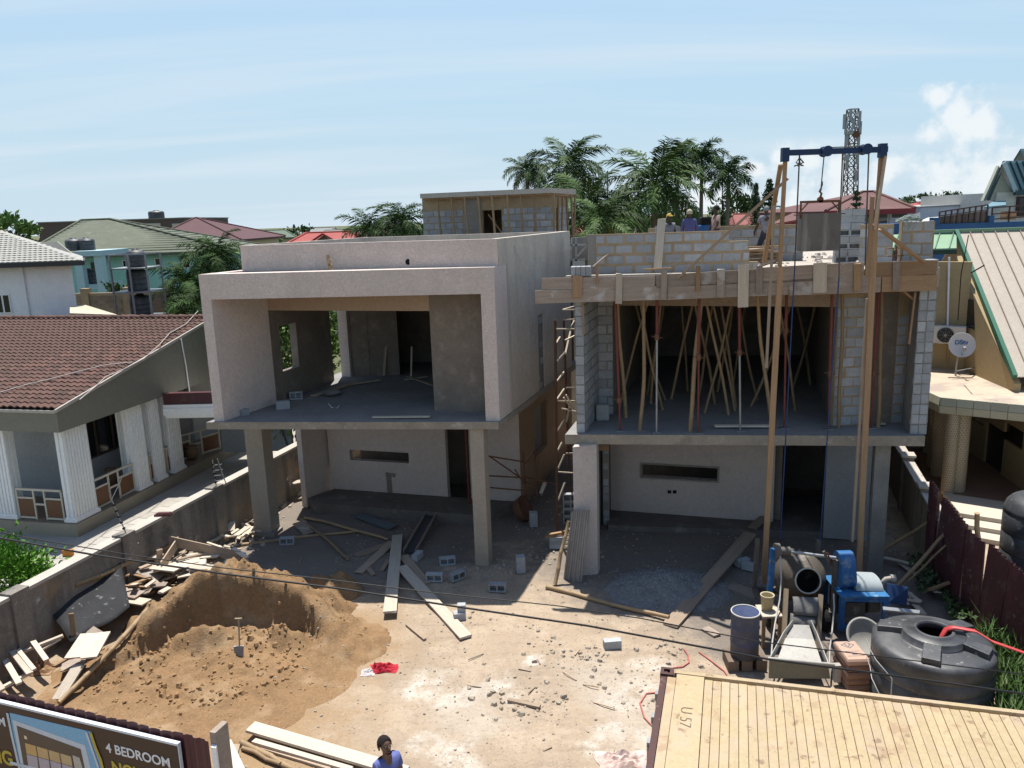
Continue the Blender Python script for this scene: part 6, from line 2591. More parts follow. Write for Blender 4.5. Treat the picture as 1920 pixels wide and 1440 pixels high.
# ------------------------------------------------------------------ concrete mixer
def mixer():
	t =thing('concrete_mixer','blue and grimy concrete mixer with tilting drum, loading hopper and engine box','concrete mixer',G(1500,1215))
	m_grime =M('cement_caked_steel',(.13,.115,.10),(.085,.075,.065),sc=3,rough=.7,bump=.6,bsc=12,metal=.0,dirt=[((.36,.33,.29),3.0,.58,.12,.6)])
	m_drum =M('drum_steel',(.11,.095,.075),(.07,.06,.05),sc=2.5,rough=.55,bump=.3,bsc=10,dirt=[((.33,.30,.25),2.2,.55,.12,.75)])
	m_hop =M('cement_dusted_hopper',(.46,.44,.40),(.37,.355,.325),sc=2.2,rough=.85,bump=.25,bsc=12,dirt=[((.26,.24,.21),2.5,.58,.12,.6)])
	Yd =15.3
	c =V(1511,1087,Yd)
	ax =Vector((-.05,-1,.30)).normalized()
	r =.52
	prof =[(0,-.62),(r*.62,-.60),(r*.86,-.40),(r,-.15),(r,.12),(r*.93,.25),(r*.52,.54),(r*.50,.60),(r*.45,.60),(r*.47,.5),(r*.85,.22),(r*.92,-.1),(r*.7,-.45),(0,-.5)]
	m =MB().lathe(prof,c - ax*.45,36,True,axis=ax)
	dr =m.build('drum',m_drum,t)
	rim =c+ax*.15
	m =MB()
	e1 =ax.cross(Vector((0,0,1))).normalized()
	e2 =e1.cross(ax)
	m.tube([rim+(e1*cos(k*pi/14)+e2*sin(k*pi/14))*r*.49 for k in range(29)],.018,6)
	m.build('mouth_ring',M('bright_worn_steel',(.50,.47,.42),(.4,.38,.34),sc=4,rough=.4,metal=.5),dr)
	m =MB()
	for k in range(26):
		a =2*pi*k/26
		e =e1*cos(a)+e2*sin(a)
		m.beam(c - ax*.62+e*(r+.02),c - ax*.56+e*(r+.02),.05,.04,up=e)
	tag(m.build('ring_gear',m_grime,dr),kind='stuff')
	# frame
	f =MB()
	p0,p1,p2 =V(1450,1029,Yd+.1),V(1443,1108,Yd+.1),V(1441,1195,Yd)
	f.beam(p0,p1,.10,.10,up=(0,1,0))
	f.build('frame_post',m_blue,t)
	MB().beam(p1,Vector((p1.x,p1.y,.1)),.09,.09,up=(0,1,0)).build('frame_bar',m_grime,t)
	q0 =V(1566,1050,Yd - .1)
	MB().beam(q0,Vector((q0.x+.02,q0.y,.1)),.09,.09,up=(0,1,0)).build('frame_bar',m_grime,t)
	MB().beam((p1.x,p1.y,.35),(q0.x,q0.y,.35),.08,.12).build('frame_bar',m_grime,t)
	MB().beam((p1.x,p1.y+1.0,.35),(q0.x,q0.y+1.0,.35),.08,.12).build('frame_bar',m_grime,t)
	MB().beam((p1.x,p1.y,.35),(p1.x,p1.y+1.0,.35),.08,.12).build('frame_bar',m_grime,t)
	MB().beam((q0.x,q0.y,.35),(q0.x,q0.y+1.0,.35),.08,.12).build('frame_bar',m_grime,t)
	MB().beam((q0.x,q0.y+1.0,.35),(q0.x,q0.y+.9,1.6),.08,.08,up=(0,1,0)).build('frame_bar',m_grime,t)
	MB().beam((p1.x,p1.y+1.0,.35),(p1.x,p1.y+.9,1.6),.08,.08,up=(0,1,0)).build('frame_bar',m_grime,t)
	MB().beam((p1.x+.1,p1.y,.9),(c.x - .3,c.y+.2,.5),.05,.05).build('frame_bar',m_grime,t)
	MB().beam((q0.x - .05,q0.y,1.35),(c.x+.3,c.y - .1,1.75),.05,.05).build('frame_bar',m_grime,t)
	f =MB().tube([V(1457,1031,Yd+.1),V(1567,1046,Yd - .1)],.035,8)
	f.build('winch_shaft',m_steel,t)
	f =MB()
	for px,rr,w in ((1457,.16,.05),(1472,.085,.10),(1480,.05,.10)):
		f.lathe([(0,-w),(rr,-w),(rr,w),(0,w)],V(px,1033,Yd+.08),18,False,axis=(1,-.05,0))
	f.build('winch_drum',m_grime,t)
	f =MB().tube([V(1560,1047,Yd - .1),V(1557,1060,Yd - .12),V(1553,1038,Yd - .1),V(1548,1036,Yd - .1)],.016,6)
	f.build('clutch_lever',m_redpaint,t)
	# guide rails for the skip
	for (a,b) in (((1474,1104),(1469,1208)),((1539,1115),(1533,1218))):
		f =MB().beam(V(*a,Yd - .55),V(*b,Yd - 1.25),.085,.05,up=(0,-1,.3))
		f.build('guide_rail',M('rail_brown',(.23,.175,.11),(.18,.135,.09),sc=5,rough=.7),t)
	# rubber skirt between the rails
	def sheet(quad,bulge,mat,nm,nx=8,ny=5):
		vs =[]
		for j in range(ny+1):
			for i in range(nx+1):
				u,v =i/nx,j/ny
				p =lerp(lerp(quad[0],quad[1],u),lerp(quad[3],quad[2],u),v)
				p =p+Vector((0,-1,.3))*(bulge*sin(pi*v)*(.6+.4*sin(u*9)))
				vs.append(p)
		s =MB().add(vs,[(j*(nx+1)+i,j*(nx+1)+i+1,(j+1)*(nx+1)+i+1,(j+1)*(nx+1)+i) for j in range(ny) for i in range(nx)],True)
		o =s.build(nm,mat,t)
		sol =o.modifiers.new('thickness','SOLIDIFY')
		sol.thickness =.012
		return o
	m_sheet =M('dusty_rubber_sheet',(.15,.145,.14),(.10,.097,.093),sc=4,rough=.8,bump=.5,bsc=9,dirt=[((.42,.38,.32),4,.62,.1,.8)])
	sheet([V(1486,1119,Yd - .6),V(1534,1121,Yd - .6),V(1531,1156,Yd - .85),V(1487,1152,Yd - .85)],.06,m_sheet,'rubber_skirt')
	sheet([V(1482,1150,Yd - .8),V(1531,1157,Yd - .8),V(1527,1180,Yd - .95),V(1478,1174,Yd - .95)],.05,m_sheet,'rubber_skirt')
	# loading skip: narrow throat widening toward the camera
	T0,T1 =V(1488,1171,Yd - 1.0),V(1517,1172,Yd - 1.0)
	M0,M1 =V(1473,1196,Yd - 1.25),V(1526,1199,Yd - 1.25)
	B0,B1 =V(1457,1238,Yd - 1.95),V(1543,1249,Yd - 1.95)
	L0,L1 =V(1443,1246,Yd - 2.0),V(1552,1259,Yd - 2.0)
	D0,D1 =V(1442,1272,Yd - 2.02),V(1556,1290,Yd - 2.02)
	D0.z,D1.z =max(.1,D0.z),max(.1,D1.z)
	h =MB()
	h.slabpoly([T0,T1,M1,M0],(0,0,-.03))
	h.slabpoly([M0,M1,B1,B0],(0,0,-.03))
	h.build('skip_floor',m_hop,t)
	h =MB()
	hh =Vector((0,0,.16))
	for (a,b,cc) in ((T0+Vector((-.03,0,0)),M0+Vector((-.05,0,0)),L0),(T1+Vector((.03,0,0)),M1+Vector((.05,0,0)),L1)):
		h.slabpoly([a,b,b+hh*.8,a+hh*.6],(.015,0,0))
		h.slabpoly([b,cc,cc+hh*1.0,b+hh*.8],(.015,0,0))
	h.slabpoly([B0,B1,L1,L0],(0,0,-.02))
	h.build('skip_side',m_hop,t)
	h =MB()
	h.slabpoly([L0+Vector((0,-.0,.14)),L1+Vector((0,0,.14)),D1,D0],(0,.03,0))
	h.build('skip_front',M('olive_skip_steel',(.20,.185,.135),(.16,.15,.11),sc=2,rough=.7,dirt=[((.3,.28,.24),3,.6,.1,.5)]),t)
	h =MB().tube([L0+Vector((-.05,-.02,.14)),L1+Vector((.22,-.02,.13))],.03,8)
	for p in (L1+Vector((.15,-.03,.02)),):
		h.box((p.x - .05,p.y - .05,p.z - .2),(p.x+.07,p.y+.05,p.z+.14))
	h.build('skip_lip',M('pale_steel',(.42,.4,.36),rough=.6),t)
	# grey hoses
	m_h =M('grey_hose',(.42,.40,.37),(.36,.345,.32),sc=6,rough=.7)
	h =MB().tube([V(1463,1040,Yd - .05),V(1465,1085,Yd - .2),V(1462,1125,Yd - .5),V(1453,1170,Yd - 1.0),V(1448,1205,Yd - 1.5),V(1446,1236,Yd - 1.9)],.016,6)
	h.build('hoist_cable',m_h,t)
	h =MB().tube([V(1563,1113,Yd - .5),V(1564,1140,Yd - .7),V(1560,1185,Yd - 1.1),V(1556,1215,Yd - 1.5),V(1555,1249,Yd - 1.95)],.016,6)
	h.build('hoist_cable',m_h,t)
	# engine side
	Ye =14.75
	f0,f1 =V(1577,1118,Ye),V(1640,1133,Ye - .1)
	x0,x1 =f0.x,V(1664,1130,Ye).x
	zt =f0.z
	y0,y1 =Ye,Ye+.95
	e =MB()
	e.hexa([(x0,y0,zt - .04),(x1,y0 - .08,zt - .04),(x1+.05,y1,zt - .04),(x0+.02,y1,zt - .04),(x0,y0,zt),(x1,y0 - .08,zt),(x1+.05,y1,zt),(x0+.02,y1,zt)])
	e.build('engine_top',M('bright_blue_paint',(.035,.155,.34),(.03,.125,.28),sc=3,rough=.45,dirt=[((.35,.42,.46),4,.55,.12,.7)]),t)
	e =MB()
	zb =.22
	w =.10
	MB().box((x0,y0+.01,zb),(x0+w,y0+.09,zt - .042)).build('engine_frame',m_blue,t)
	MB().box((x1 - w,y0 - .06,zb),(x1,y0+.02,zt - .042)).build('engine_frame',m_blue,t)
	MB().beam((x0+w,y0+.05,zb+.06),(x1 - w,y0 - .03,zb+.06),.06,.12).build('engine_frame',m_blue,t)
	MB().beam((x0+w,y0+.05,zt - .09),(x1 - w,y0 - .03,zt - .09),.06,.09).build('engine_frame',m_blue,t)
	MB().box((x0,y1 - .08,zb),(x0+w,y1 - .003,zt - .042)).build('engine_frame',m_blue,t)
	MB().box((x1 - w,y1 - .08,zb),(x1,y1 - .003,zt - .042)).build('engine_frame',m_blue,t)
	e =MB()
	e.box((x0+.12,y0+.5,zb+.1),(x1 - .15,y1 - .1,zt - .08))
	e.box((x0+.2,y0+.2,zb+.2),(x0+.6,y0+.5,zb+.5))
	e.lathe([(0,-.1),(.2,-.1),(.2,.1),(0,.1)],(x0+.75,y0+.3,zb+.45),18,False,axis=(1,0,0))
	e.build('engine_block',m_grime,t)
	e =MB()
	n =10
	xa,xb =x0+.38,x1 - .03
	pts =[]
	for k in range(n+1):
		a =pi*k/n
		pts.append((y0+.52 - .36*cos(a),zt+.02+.20*sin(a)))
	vs =[(xa,y,z) for y,z in pts]+[(xb,y - .04,z - .02) for y,z in pts]
	e.add(vs,[(i,i+1,n+2+i,n+1+i) for i in range(n)],True)
	e.add([(xa,y,z) for y,z in pts],[tuple(range(n+1))])
	e.add([(xb,y - .04,z - .02) for y,z in pts],[tuple(range(n,-1,-1))])
	e.build('engine_hood',M('dusty_pale_blue_hood',(.30,.335,.34),(.25,.29,.30),sc=3,rough=.7,dirt=[((.10,.28,.45),2.5,.60,.1,.6)]),t)
	# belt guard: tall blue case with rounded ends
	bx0,bx1 =V(1577,1060,Ye+.3).x,V(1604,1060,Ye+.3).x
	zt2 =V(1590,1033,Ye+.6).z
	zb2 =V(1590,1093,Ye+.2).z
	e =MB()
	n =8
	prof2 =[]
	yc0,yc1,rr =Ye+.42,Ye+.50,.24
	for k in range(n+1):
		a =-pi/2 - pi*k/n
		prof2.append((yc0+rr*cos(a)*(1 if 1 else 0),zb2 - rr*sin(a)*0+(rr*sin(a))))
	outl =[]
	for k in range(n+1):
		a =pi+pi*k/n
		outl.append((yc0+rr*cos(a),zb2+.05+rr*sin(a)))
	for k in range(n+1):
		a =0+pi*k/n
		outl.append((yc1+rr*cos(a),zt2 - .2+rr*sin(a)))
	vs =[(bx0,y,z) for y,z in outl]+[(bx1,y,z) for y,z in outl]
	k =len(outl)
	e.add(vs,[(i,(i+1) % k,k+(i+1) % k,k+i) for i in range(k)],True)
	e.add([(bx0,y,z) for y,z in outl],[tuple(range(k))])
	e.add([(bx1,y,z) for y,z in outl],[tuple(range(k - 1,-1,-1))])
	e.build('belt_guard',m_blue,t)
	# exhaust elbow and lowered flap
	p =V(1655,1092,Ye+.35)
	e =MB().tube([(p.x,p.y,zt+.05),(p.x,p.y,p.z),(p.x+.05,p.y - .02,p.z+.08),(p.x+.16,p.y - .03,p.z+.10)],.05,10)
	e.lathe([(0,0),(.075,0),(.075,.09),(0,.09)],(p.x+.14,p.y - .03,p.z+.10),12,False,axis=(1,0,0))
	e.build('exhaust',M('chalky_pipe',(.40,.36,.31),(.32,.29,.25),sc=6,rough=.8),t)
	e =MB()
	a0,a1,a2,a3 =V(1663,1094,Ye+.2),V(1703,1102,Ye+.1),V(1700,1136,Ye),V(1665,1131,Ye)
	e.slabpoly([a0,a1,a2,a3],(0,.03,0))
	e.build('side_flap',m_navy,t)
	e =MB()
	e.slabpoly([V(1655,1137,Ye - .15),V(1725,1144,Ye - .15),V(1724,1150,Ye - .25),V(1656,1143,Ye - .25)],(0,0,-.03))
	e.build('tool_tray',m_steel,t)
	# drawbar wheels
	for px,py in ((1462,1205),(1570,1215)):
		q =G(px,py)
		e =MB().lathe([(0,-.06),(.22,-.06),(.24,-.03),(.24,.03),(.22,.06),(0,.06)],(q.x,q.y+.7,.24),20,False,axis=(1,0,0))
		e.build('wheel',m_dark,t)
	return Yd

Yd =mixer()

def small_plant():
	# table with bucket
	a,b =V(1426,1147,14.7),V(1470,1160,14.5)
	z =(a.z+b.z)/2
	t =thing('work_bench','rough timber bench beside the mixer carrying the bucket','bench',((a.x+b.x)/2,a.y,0))
	m =MB().box((a.x,a.y - .15,z - .04),(b.x,a.y+.35,z))
	m.build('bench_top',m_wood_pale,t)
	for x in (a.x+.04,b.x - .04):
		for y in (a.y - .1,a.y+.3):
			m =MB().box((x - .03,y - .03,-.02),(x+.03,y+.03,z - .041))
			m.build('leg',m_wood_new,t)
	q =V(1441,1146,14.75)
	m =MB().lathe([(0,0),(.105,0),(.13,.26),(.135,.265),(.135,.30),(.14,.30),(.14,.32),(.122,.32),(.118,.29),(.10,.03),(0,.03)],(q.x,q.y+.1,z),24)
	o =m.build('bucket',M('yellowed_plastic',(.52,.44,.27),(.44,.37,.23),sc=6,rough=.6,dirt=[((.25,.2,.14),5,.6,.1,.6)]))
	tag(o,'yellowed plastic bucket on the bench beside the mixer','bucket')
	# drum on blocks
	q =V(1395,1243,14.0)
	zc =.22
	for k in range(3):
		o =put('block',SB,None,(q.x - .26+.26*k,q.y,0.0),(0,0,pi/2+R(-.06,.06)))
		o.scale =(1.1,1.0,1)
		o.data =SB.copy()
		o.data.materials.clear()
		o.data.materials.append(M('brown_laterite_block',(.20,.145,.11),(.15,.11,.085),sc=5,rough=.95))
		tag(o,'%s brown block under the grey drum' % ('left','middle','right')[k],'block','blocks under the drum')
	t =thing('steel_drum','open steel drum, blue inside and grey stained outside, standing on blocks','drum',(q.x,q.y,zc))
	r,h =.265,.90
	m =MB().lathe([(0,0),(r,0),(r,.28),(r+.012,.30),(r,.32),(r,.58),(r+.012,.60),(r,.62),(r,h)],(q.x,q.y,zc),36)
	m.build('drum_wall',M('blue_grey_drum_paint',(.085,.09,.115),(.06,.065,.10),sc=2.2,rough=.6,metal=.1,dirt=[((.15,.125,.10),1.8,.50,.2,.75),((.03,.045,.18),2.4,.55,.15,.7)]),t)
	m =MB().lathe([(r,h),(r - .012,h),(r - .015,.06),(0,.06)],(q.x,q.y,zc),36)
	m.build('drum_lining',M('deep_blue_lining',(.03,.055,.16),(.1,.12,.2),sc=3,rough=.6),t)
	m =MB().tube([(q.x+(r - .003)*cos(k*pi/18),q.y+(r - .003)*sin(k*pi/18),zc+h) for k in range(37)],.014,6)
	m.build('rim',M('dusty_rim',(.5,.48,.44),(.4,.38,.35),sc=5,rough=.6),t)
	# cement sacks with printed lozenge
	q =G(1607,1297,0)
	m_s =M('pink_brown_paper',(.50,.33,.25),(.44,.29,.22),sc=4,rough=.85,bump=.3,bsc=8,var=.06)
	m_sl =M('brown_paper_side',(.26,.15,.10),(.21,.12,.085),sc=4,rough=.85)
	for k in range(5):
		t =thing('cement_sack',('bottom cement sack of the stack beside the black tank','second cement sack from the bottom of the stack','third cement sack from the bottom of the stack','fourth cement sack from the bottom of the stack',
								  'topmost cement sack with a printed diamond, beside the black tank')[k],'cement sack',(q.x,q.y,.13*k),'stacked cement sacks')
		s =MB()
		cx,cy,z0 =q.x+R(-.02,.02),q.y+.28+R(-.02,.02),.13*k+.02
		w,l,hh =.20,.33,.125
		for zz,ww,in ((0,.92),):
			pass
		ring =lambda f,z: [(cx - w*f,cy - l*f,z),(cx+w*f,cy - l*f,z),(cx+w*f,cy+l*f,z),(cx - w*f,cy+l*f,z)]
		v =ring(.93,z0)+ring(1.0,z0+hh*.3)+ring(1.0,z0+hh*.7)+ring(.93,z0+hh)
		s.add(v,[(3,2,1,0),(12,13,14,15)]+[(r_*4+i,r_*4+(i+1) % 4,r_*4+4+(i+1) % 4,r_*4+4+i) for r_ in range(3) for i in range(4)])
		s.build('sack_paper',m_s if k == 4 else m_sl,t)
		if k == 4:
			mm =M('print_blue_grey',(.14,.17,.21),rough=.8)
			p =MB()
			z =z0+hh+.003
			yy =cy+.16
			dia =[(-.12,.02),(0,.10),(.12,.02),(0,-.09)]
			for i in range(4):
				(ax_,ay),(bx_,by) =dia[i],dia[(i+1) % 4]
				p.beam((cx+ax_,yy+ay,z),(cx+bx_,yy+by,z),.014,.003)
			p.beam((cx - .05,yy+.03,z),(cx,yy - .04,z),.016,.003)
			p.beam((cx+.05,yy+.03,z),(cx,yy - .04,z),.016,.003)
			p.beam((cx - .06,yy+.035,z),(cx - .02,yy+.035,z),.012,.003)
			p.beam((cx+.06,yy+.035,z),(cx+.02,yy+.035,z),.012,.003)
			p.beam((cx - .13,cy - .04,z),(cx+.13,cy - .04,z),.008,.003)
			p.beam((cx - .04,cy - .14,z),(cx+.04,cy - .14,z),.03,.003)
			p.beam((cx - .15,cy - .20,z),(cx+.15,cy - .20,z),.006,.003)
			p.build('printed_emblem',mm,t)
	c =V(1607,1240,13.9)
	m =MB().lathe([(0,.0),(.30,.02),(.36,.12),(.37,.14),(.33,.14),(.27,.05),(0,.03)],(c.x,13.75,.62),28,True,axis=(.1,-.75,.65))
	o =m.build('head_pan',M('dusty_metal_pan',(.30,.29,.26),(.22,.21,.19),sc=4,rough=.6))
	tag(o,'round metal head pan propped behind the cement sacks','pan')

small_plant()

# ------------------------------------------------------------------ big black water tank
def big_tank():
	cx,cy =V(1752,1250,12.75).x,12.75
	cx -= .06
	r =(V(1868,1250,12.75).x - V(1636,1250,12.75).x)/2*.90
	zt =V(1752,1180,12.75).z
	c =Vector((cx,cy,0))
	t =thing('water_tank','big black plastic water tank with an open top behind the container','water tank',c)
	h =zt
	prof =[(0,0),(r*.97,0),(r,.04)]
	zs =[.05,.33,.61,.85]
	for i in range(3):
		z0,z1 =zs[i],zs[i+1]
		prof += [(r,z0+.01),(r,z1 - .06),(r*.978,z1 - .045),(r*.978,z1 - .02),(r,z1 - .005)]
	sh =h - .18
	prof += [(r,.95),(r*.998,1.0+(sh - 1.0)*.3),(r*.975,1.0+(sh - 1.0)*.62),(r*.92,1.0+(sh - 1.0)*.84),(r*.83,sh - .01),(r*.70,sh+.015),(r*.60,sh+.025)]
	prof += [(r*.52,sh+.03),(r*.515,h - .045),(r*.50,h - .03),(r*.33,h - .02),(r*.325,h+.015),(r*.28,h+.015),(r*.275,h - .1),(r*.9,.9),(r*.92,.3),(0,.25)]
	m =MB().lathe(prof,c,64)
	m.build('tank_shell',m_black_plastic,t)
	for az in (25,146,240,318):
		a =radians(az)
		e =Vector((cos(a),sin(a),0))
		s =Vector((-sin(a),cos(a),0))
		p0,p1 =c+e*r*.44,c+e*r*.90
		w0,w1 =.15,.165
		zt0,zt1 =h - .03,h - .10
		b =MB()
		b.hexa([p0 - s*w0+Vector((0,0,sh - .1)),p1 - s*w1+Vector((0,0,sh - .35)),p1+s*w1+Vector((0,0,sh - .35)),p0+s*w0+Vector((0,0,sh - .1)),
				p0 - s*w0*.9+Vector((0,0,zt0)),p1 - s*w1*.85+Vector((0,0,zt1)),p1+s*w1*.85+Vector((0,0,zt1)),p0+s*w0*.9+Vector((0,0,zt0))])
		b.build('lifting_ridge',m_black_plastic,t,bevel=.012)
	# red lay-flat hose into the opening
	pts =[c+Vector((.12,.05,h - .3)),c+Vector((.2,-.02,h+.0)),c+Vector((.3,-.06,h+.06)),c+Vector((.62,-.16,h+.035)),V(1860,1203,12.35),V(1925,1226,12.1),V(2000,1252,11.9),G(2060,1330)]
	hm =MB()
	vs =[]
	for i,p in enumerate(pts):
		w =.075
		vs += [p+Vector((0,w,0)),p+Vector((0,w*.3,.022)),p+Vector((0,-w*.3,.022)),p+Vector((0,-w,0)),p+Vector((0,0,-.016))]
	k =5
	hm.add(vs,[(i*k+j,i*k+(j+1) % k,(i+1)*k+(j+1) % k,(i+1)*k+j) for i in range(len(pts) - 1) for j in range(k)],True)
	o =hm.build('flat_hose',M('red_hose',(.52,.06,.06),(.42,.05,.05),sc=4,rough=.45))
	tag(o,'flat red hose draped into the mouth of the black water tank','hose')
	# white lines looping by the tank
	ml =M('white_line',(.5,.48,.44),rough=.7)
	for i,(a,b) in enumerate((((1637,1215),(1672,1258)),((1638,1250),(1650,1290)))):
		p0,p1 =V(*a,12.75 - r*.6),V(*b,12.75 - r*.95)
		p0.x -= .06
		m =MB().tube([p0+Vector((-.02,.1,.12)),p0,p0.lerp(p1,.4)+Vector((-.06,-.05,-.02)),p1+Vector((-.02,-.06,-.1)),Vector((p1.x,p1.y - .05,.05))],.009,5)
		o =m.build('cord',ml)
		tag(o,('upper','lower')[i]+' thin white line hanging down the side of the black tank','cord')

big_tank()

# ------------------------------------------------------------------ boards, canes and blocks on the ground
def on_ground():
	def gp(px,py,h=.0):
		z =0
		for _ in range(4):
			q =G(px,py,z)
			z =top_h(q.x,q.y)+h
		return G(px,py,z)

	planks =[((745,1004,.10),(731,1148,.17),.29,m_wood_pale,'long pale board sticking out of the shade toward the camera'),
			  ((752,1062,.10),(874,1195,.06),.28,m_wood_pale,'longest pale board, running right into the sunlight'),
			  ((756,1042,.04),(797,1094,.03),.26,m_wood,'grey board in the shade just right of the crossed boards'),
			  ((736,1016,.07),(672,1075,.03),.24,m_wood,'grey board angled down left in the shade'),
			  ((728,1020,.05),(669,1041,.03),.22,m_wood,'short grey board pointing left in the shade'),
			  ((728,1050,.03),(716,1070,.03),.12,m_wood,'small broken board between the crossed boards'),
			  ((1407,1000,.32),(1257,1172,.05),.33,m_wood,'wide grey plank sloping up before the right house'),
			  ((1440,965,.35),(1410,990,.25),.25,m_wood,'plank end on the right house step behind the wide plank'),
			  ((690,1066,.03),(700,1078,.03),.12,m_wood,'little offcut at the foot of the angled board'),
			  ((1368,1098,.03),(1422,1118,.03),.36,m_wood_grey,'square of ply lying by the mixer in the shade'),
			  ((763,1171,.03),(797,1199,.03),.07,m_wood,'thin stick lying in the sun left of the longest board'),
			  ((953,1312,.04),(1012,1325,.05),.09,m_wood,'brown stick lying on the white cement spill'),
			  ((1322,1178,.03),(1345,1192,.03),.2,m_wood_grey,'dark scrap of board at the sunlit edge by the drum'),
			  ((1466,1366,.04),(1466,1367,.04),.01,m_wood,'')][:13]
	for (x0,y0,h0),(x1,y1,h1),w,mt,lab in planks:
		o =plank('plank',gp(x0,y0,h0),gp(x1,y1,h1),w,.045,mt)
		tag(o,lab,'plank')
	# front left boards
	A,B =gp(470,1363,.16),gp(760,1448,.12)
	o =plank('plank',A,B,.26,.05,m_wood_pale)
	tag(o,'broad pale plank lying across the bottom edge beside the man','plank')
	o =plank('plank',gp(476,1390,.10),gp(660,1444,.07),.10,.06,m_wood_pale)
	tag(o,'narrow reddish edged batten under the broad pale plank','plank')
	o =plank('plank',gp(482,1399,.05),gp(620,1441,.04),.09,.05,m_wood)
	tag(o,'lower thin batten beside the broad pale plank','plank')
	o =plank('plank',gp(424,1392,.35),gp(452,1452,.3),.16,.06,m_wood_pale)
	tag(o,'white board standing close behind the end of the maroon fence','plank')
	o =plank('plank',gp(442,1398,.18),gp(432,1440,.1),.14,.05,m_wood)
	tag(o,'brown board under the white board by the fence end','plank')
	canes =[((452,1021),(672,995),.045,'long bamboo lying across the shade past the left column'),((566,975),(652,1047),.05,'bamboo pole pointing down right in the shade'),
			 ((571,971),(727,1012),.045,'bamboo pole under the crossed poles in the shade'),((1025,1100),(1254,1158),.055,'long bamboo lying from the sunny gap toward the right house'),
			 ((454,1391),(560,1446),.055,'bamboo lying beside the planks at the bottom edge'),((456,1402),(525,1434),.04,'thin bamboo piece at the bottom edge')]
	for i,(p,q,r,lab) in enumerate(canes):
		o =bamboo('bamboo_pole',gp(*p,r),gp(*q,r+.03),r,m_bamboo,bend=.012)
		tag(o,lab,'bamboo pole')
	o =bamboo('bamboo_pole',gp(1040,1096,.03),V(1066,977,18.05),.05,m_bamboo,bend=.01)
	tag(o,'bamboo pole leaning beside the corrugated sheet on the left column','bamboo pole')
	# dark steel trough and a blue grey sheet
	t =thing('steel_trough','dark steel channel form lying in the shade beside the boards','steel form',gp(790,995))
	a,b =gp(812,958,.22),gp(768,1036,.05)
	d =(b - a).normalized()
	s =d.cross(Vector((0,0,1))).normalized()
	m =MB().beam(a,b,.30,.02)
	m.build('channel_base',M('tarred_steel',(.055,.06,.07),(.04,.044,.05),sc=4,rough=.5,dirt=[((.22,.22,.22),4,.58,.1,.6)]),t)
	for k in (-1,1):
		m =MB().beam(a+s*.16*k+Vector((0,0,.04)),b+s*.16*k+Vector((0,0,.04)),.02,.10)
		m.build('channel_side',m_wood_grey,t)
	m =MB()
	q =[gp(661,968,.10),gp(678,963,.10),gp(745,985,.08),gp(728,994,.04)]
	m.slabpoly(q,(0,0,.015))
	o =m.build('metal_sheet',M('blue_grey_sheet',(.14,.18,.20),(.11,.14,.16),sc=4,rough=.45,metal=.3))
	tag(o,'folded blue grey metal sheet lying in the porch shade','metal sheet')
	m =MB()
	m.slabpoly([gp(548,983,.05),gp(572,975,.1),gp(590,998,.03),gp(570,1004,.03)],(0,0,.015))
	o =m.build('board_scrap',m_wood_grey)
	tag(o,'dark square of board beside the left house column','board')
	# corrugated sheet against the left column of the right house
	top0,top1 =V(1072,958,18.0),V(1105,956,17.9)
	bot0,bot1 =gp(1056,1085),gp(1091,1091)
	n =24
	vs =[]
	for i in range(n+1):
		u =i/n
		ph =(u*4) % 1
		bulge =.045 if ph <.35 else (.0 if ph <.5 else (.02 if ph <.85 else 0))
		off =Vector((0,-1,.2))*bulge
		vs += [lerp(bot0,bot1,u)+off,lerp(lerp(bot0,bot1,u),lerp(top0,top1,u),.5)+off,lerp(top0,top1,u)+off]
	m =MB().add(vs,[(i*3+j,(i+1)*3+j,(i+1)*3+j+1,i*3+j+1) for i in range(n) for j in range(2)])
	o =m.build('corrugated_sheet',M('dusty_roof_sheet',(.26,.255,.25),(.2,.197,.193),sc=3,rough=.55,metal=.3,streak=((.42,.40,.37),3,.7)))
	so_ =o.modifiers.new('thickness','SOLIDIFY')
	so_.thickness =.006
	tag(o,'grey corrugated roofing sheet leaning on the left column of the right house','roofing sheet')
	# blocks
	bl =[(839,1058,.15,'hollow','hollow block by the house column at the shade edge'),(815,1089,-.1,'hollow','hollow block nearest the crossed boards'),(858,1086,.7,'hollow','tan dusted hollow block beside its grey neighbour'),
		  (933,1108,-.15,'hollow','hollow block alone at the corner of the shadow'),(783,1048,1.2,'solid','block at the end of the dark steel form'),(1148,1214,.1,'solid','single dark block in the sun before the drum'),
		  (539,1020,.05,'hollow','hollow block under the long bamboo in the shade'),(1392,1060,.4,'solid','block in the shade behind the wide plank'),(1405,1068,-.6,'solid','tipped block beside the mixer in the shade'),(1380,1052,1.0,'solid','block half behind the wide plank')]
	for px,py,rz,kind,lab in bl:
		loose(px,py,0.0,rz,kind,lab,sc=.92 if kind == 'hollow' else .8)
	for i,(px,py) in enumerate(((961,1077),(987,990))):
		q =G(px,py)
		o =put('block',SB,None,(q.x+.1,q.y+.1,.22),(0,pi/2,.1))
		o.scale =(.95,1.0,1.0)
		tag(o,('block standing on end near the shadow edge','block standing on end at the foot of the left scaffold pole')[i],'block','loose blocks')
	q =G(866,1160)
	for k,lab in enumerate(('lower of the two small blocks alone in the sun','upper small block perched on another in the sun')):
		o =put('block',SB,None,(q.x+.05*k - .05,q.y+.05*k,.16*k),(0,0,.2+1.4*k))
		o.scale =(.6 - .25*k,.9,.75)
		tag(o,lab,'block','loose blocks')
	q =G(1043,1026)
	for k in range(3):
		o =put('block',SB,None,(q.x,q.y,.11*k),(0,0,-.1))
		o.scale =(.78,1.2,.49)
		tag(o,('bottom','middle','top')[k]+' flat block of the small pile at the scaffold foot','block','blocks piled at the scaffold foot')
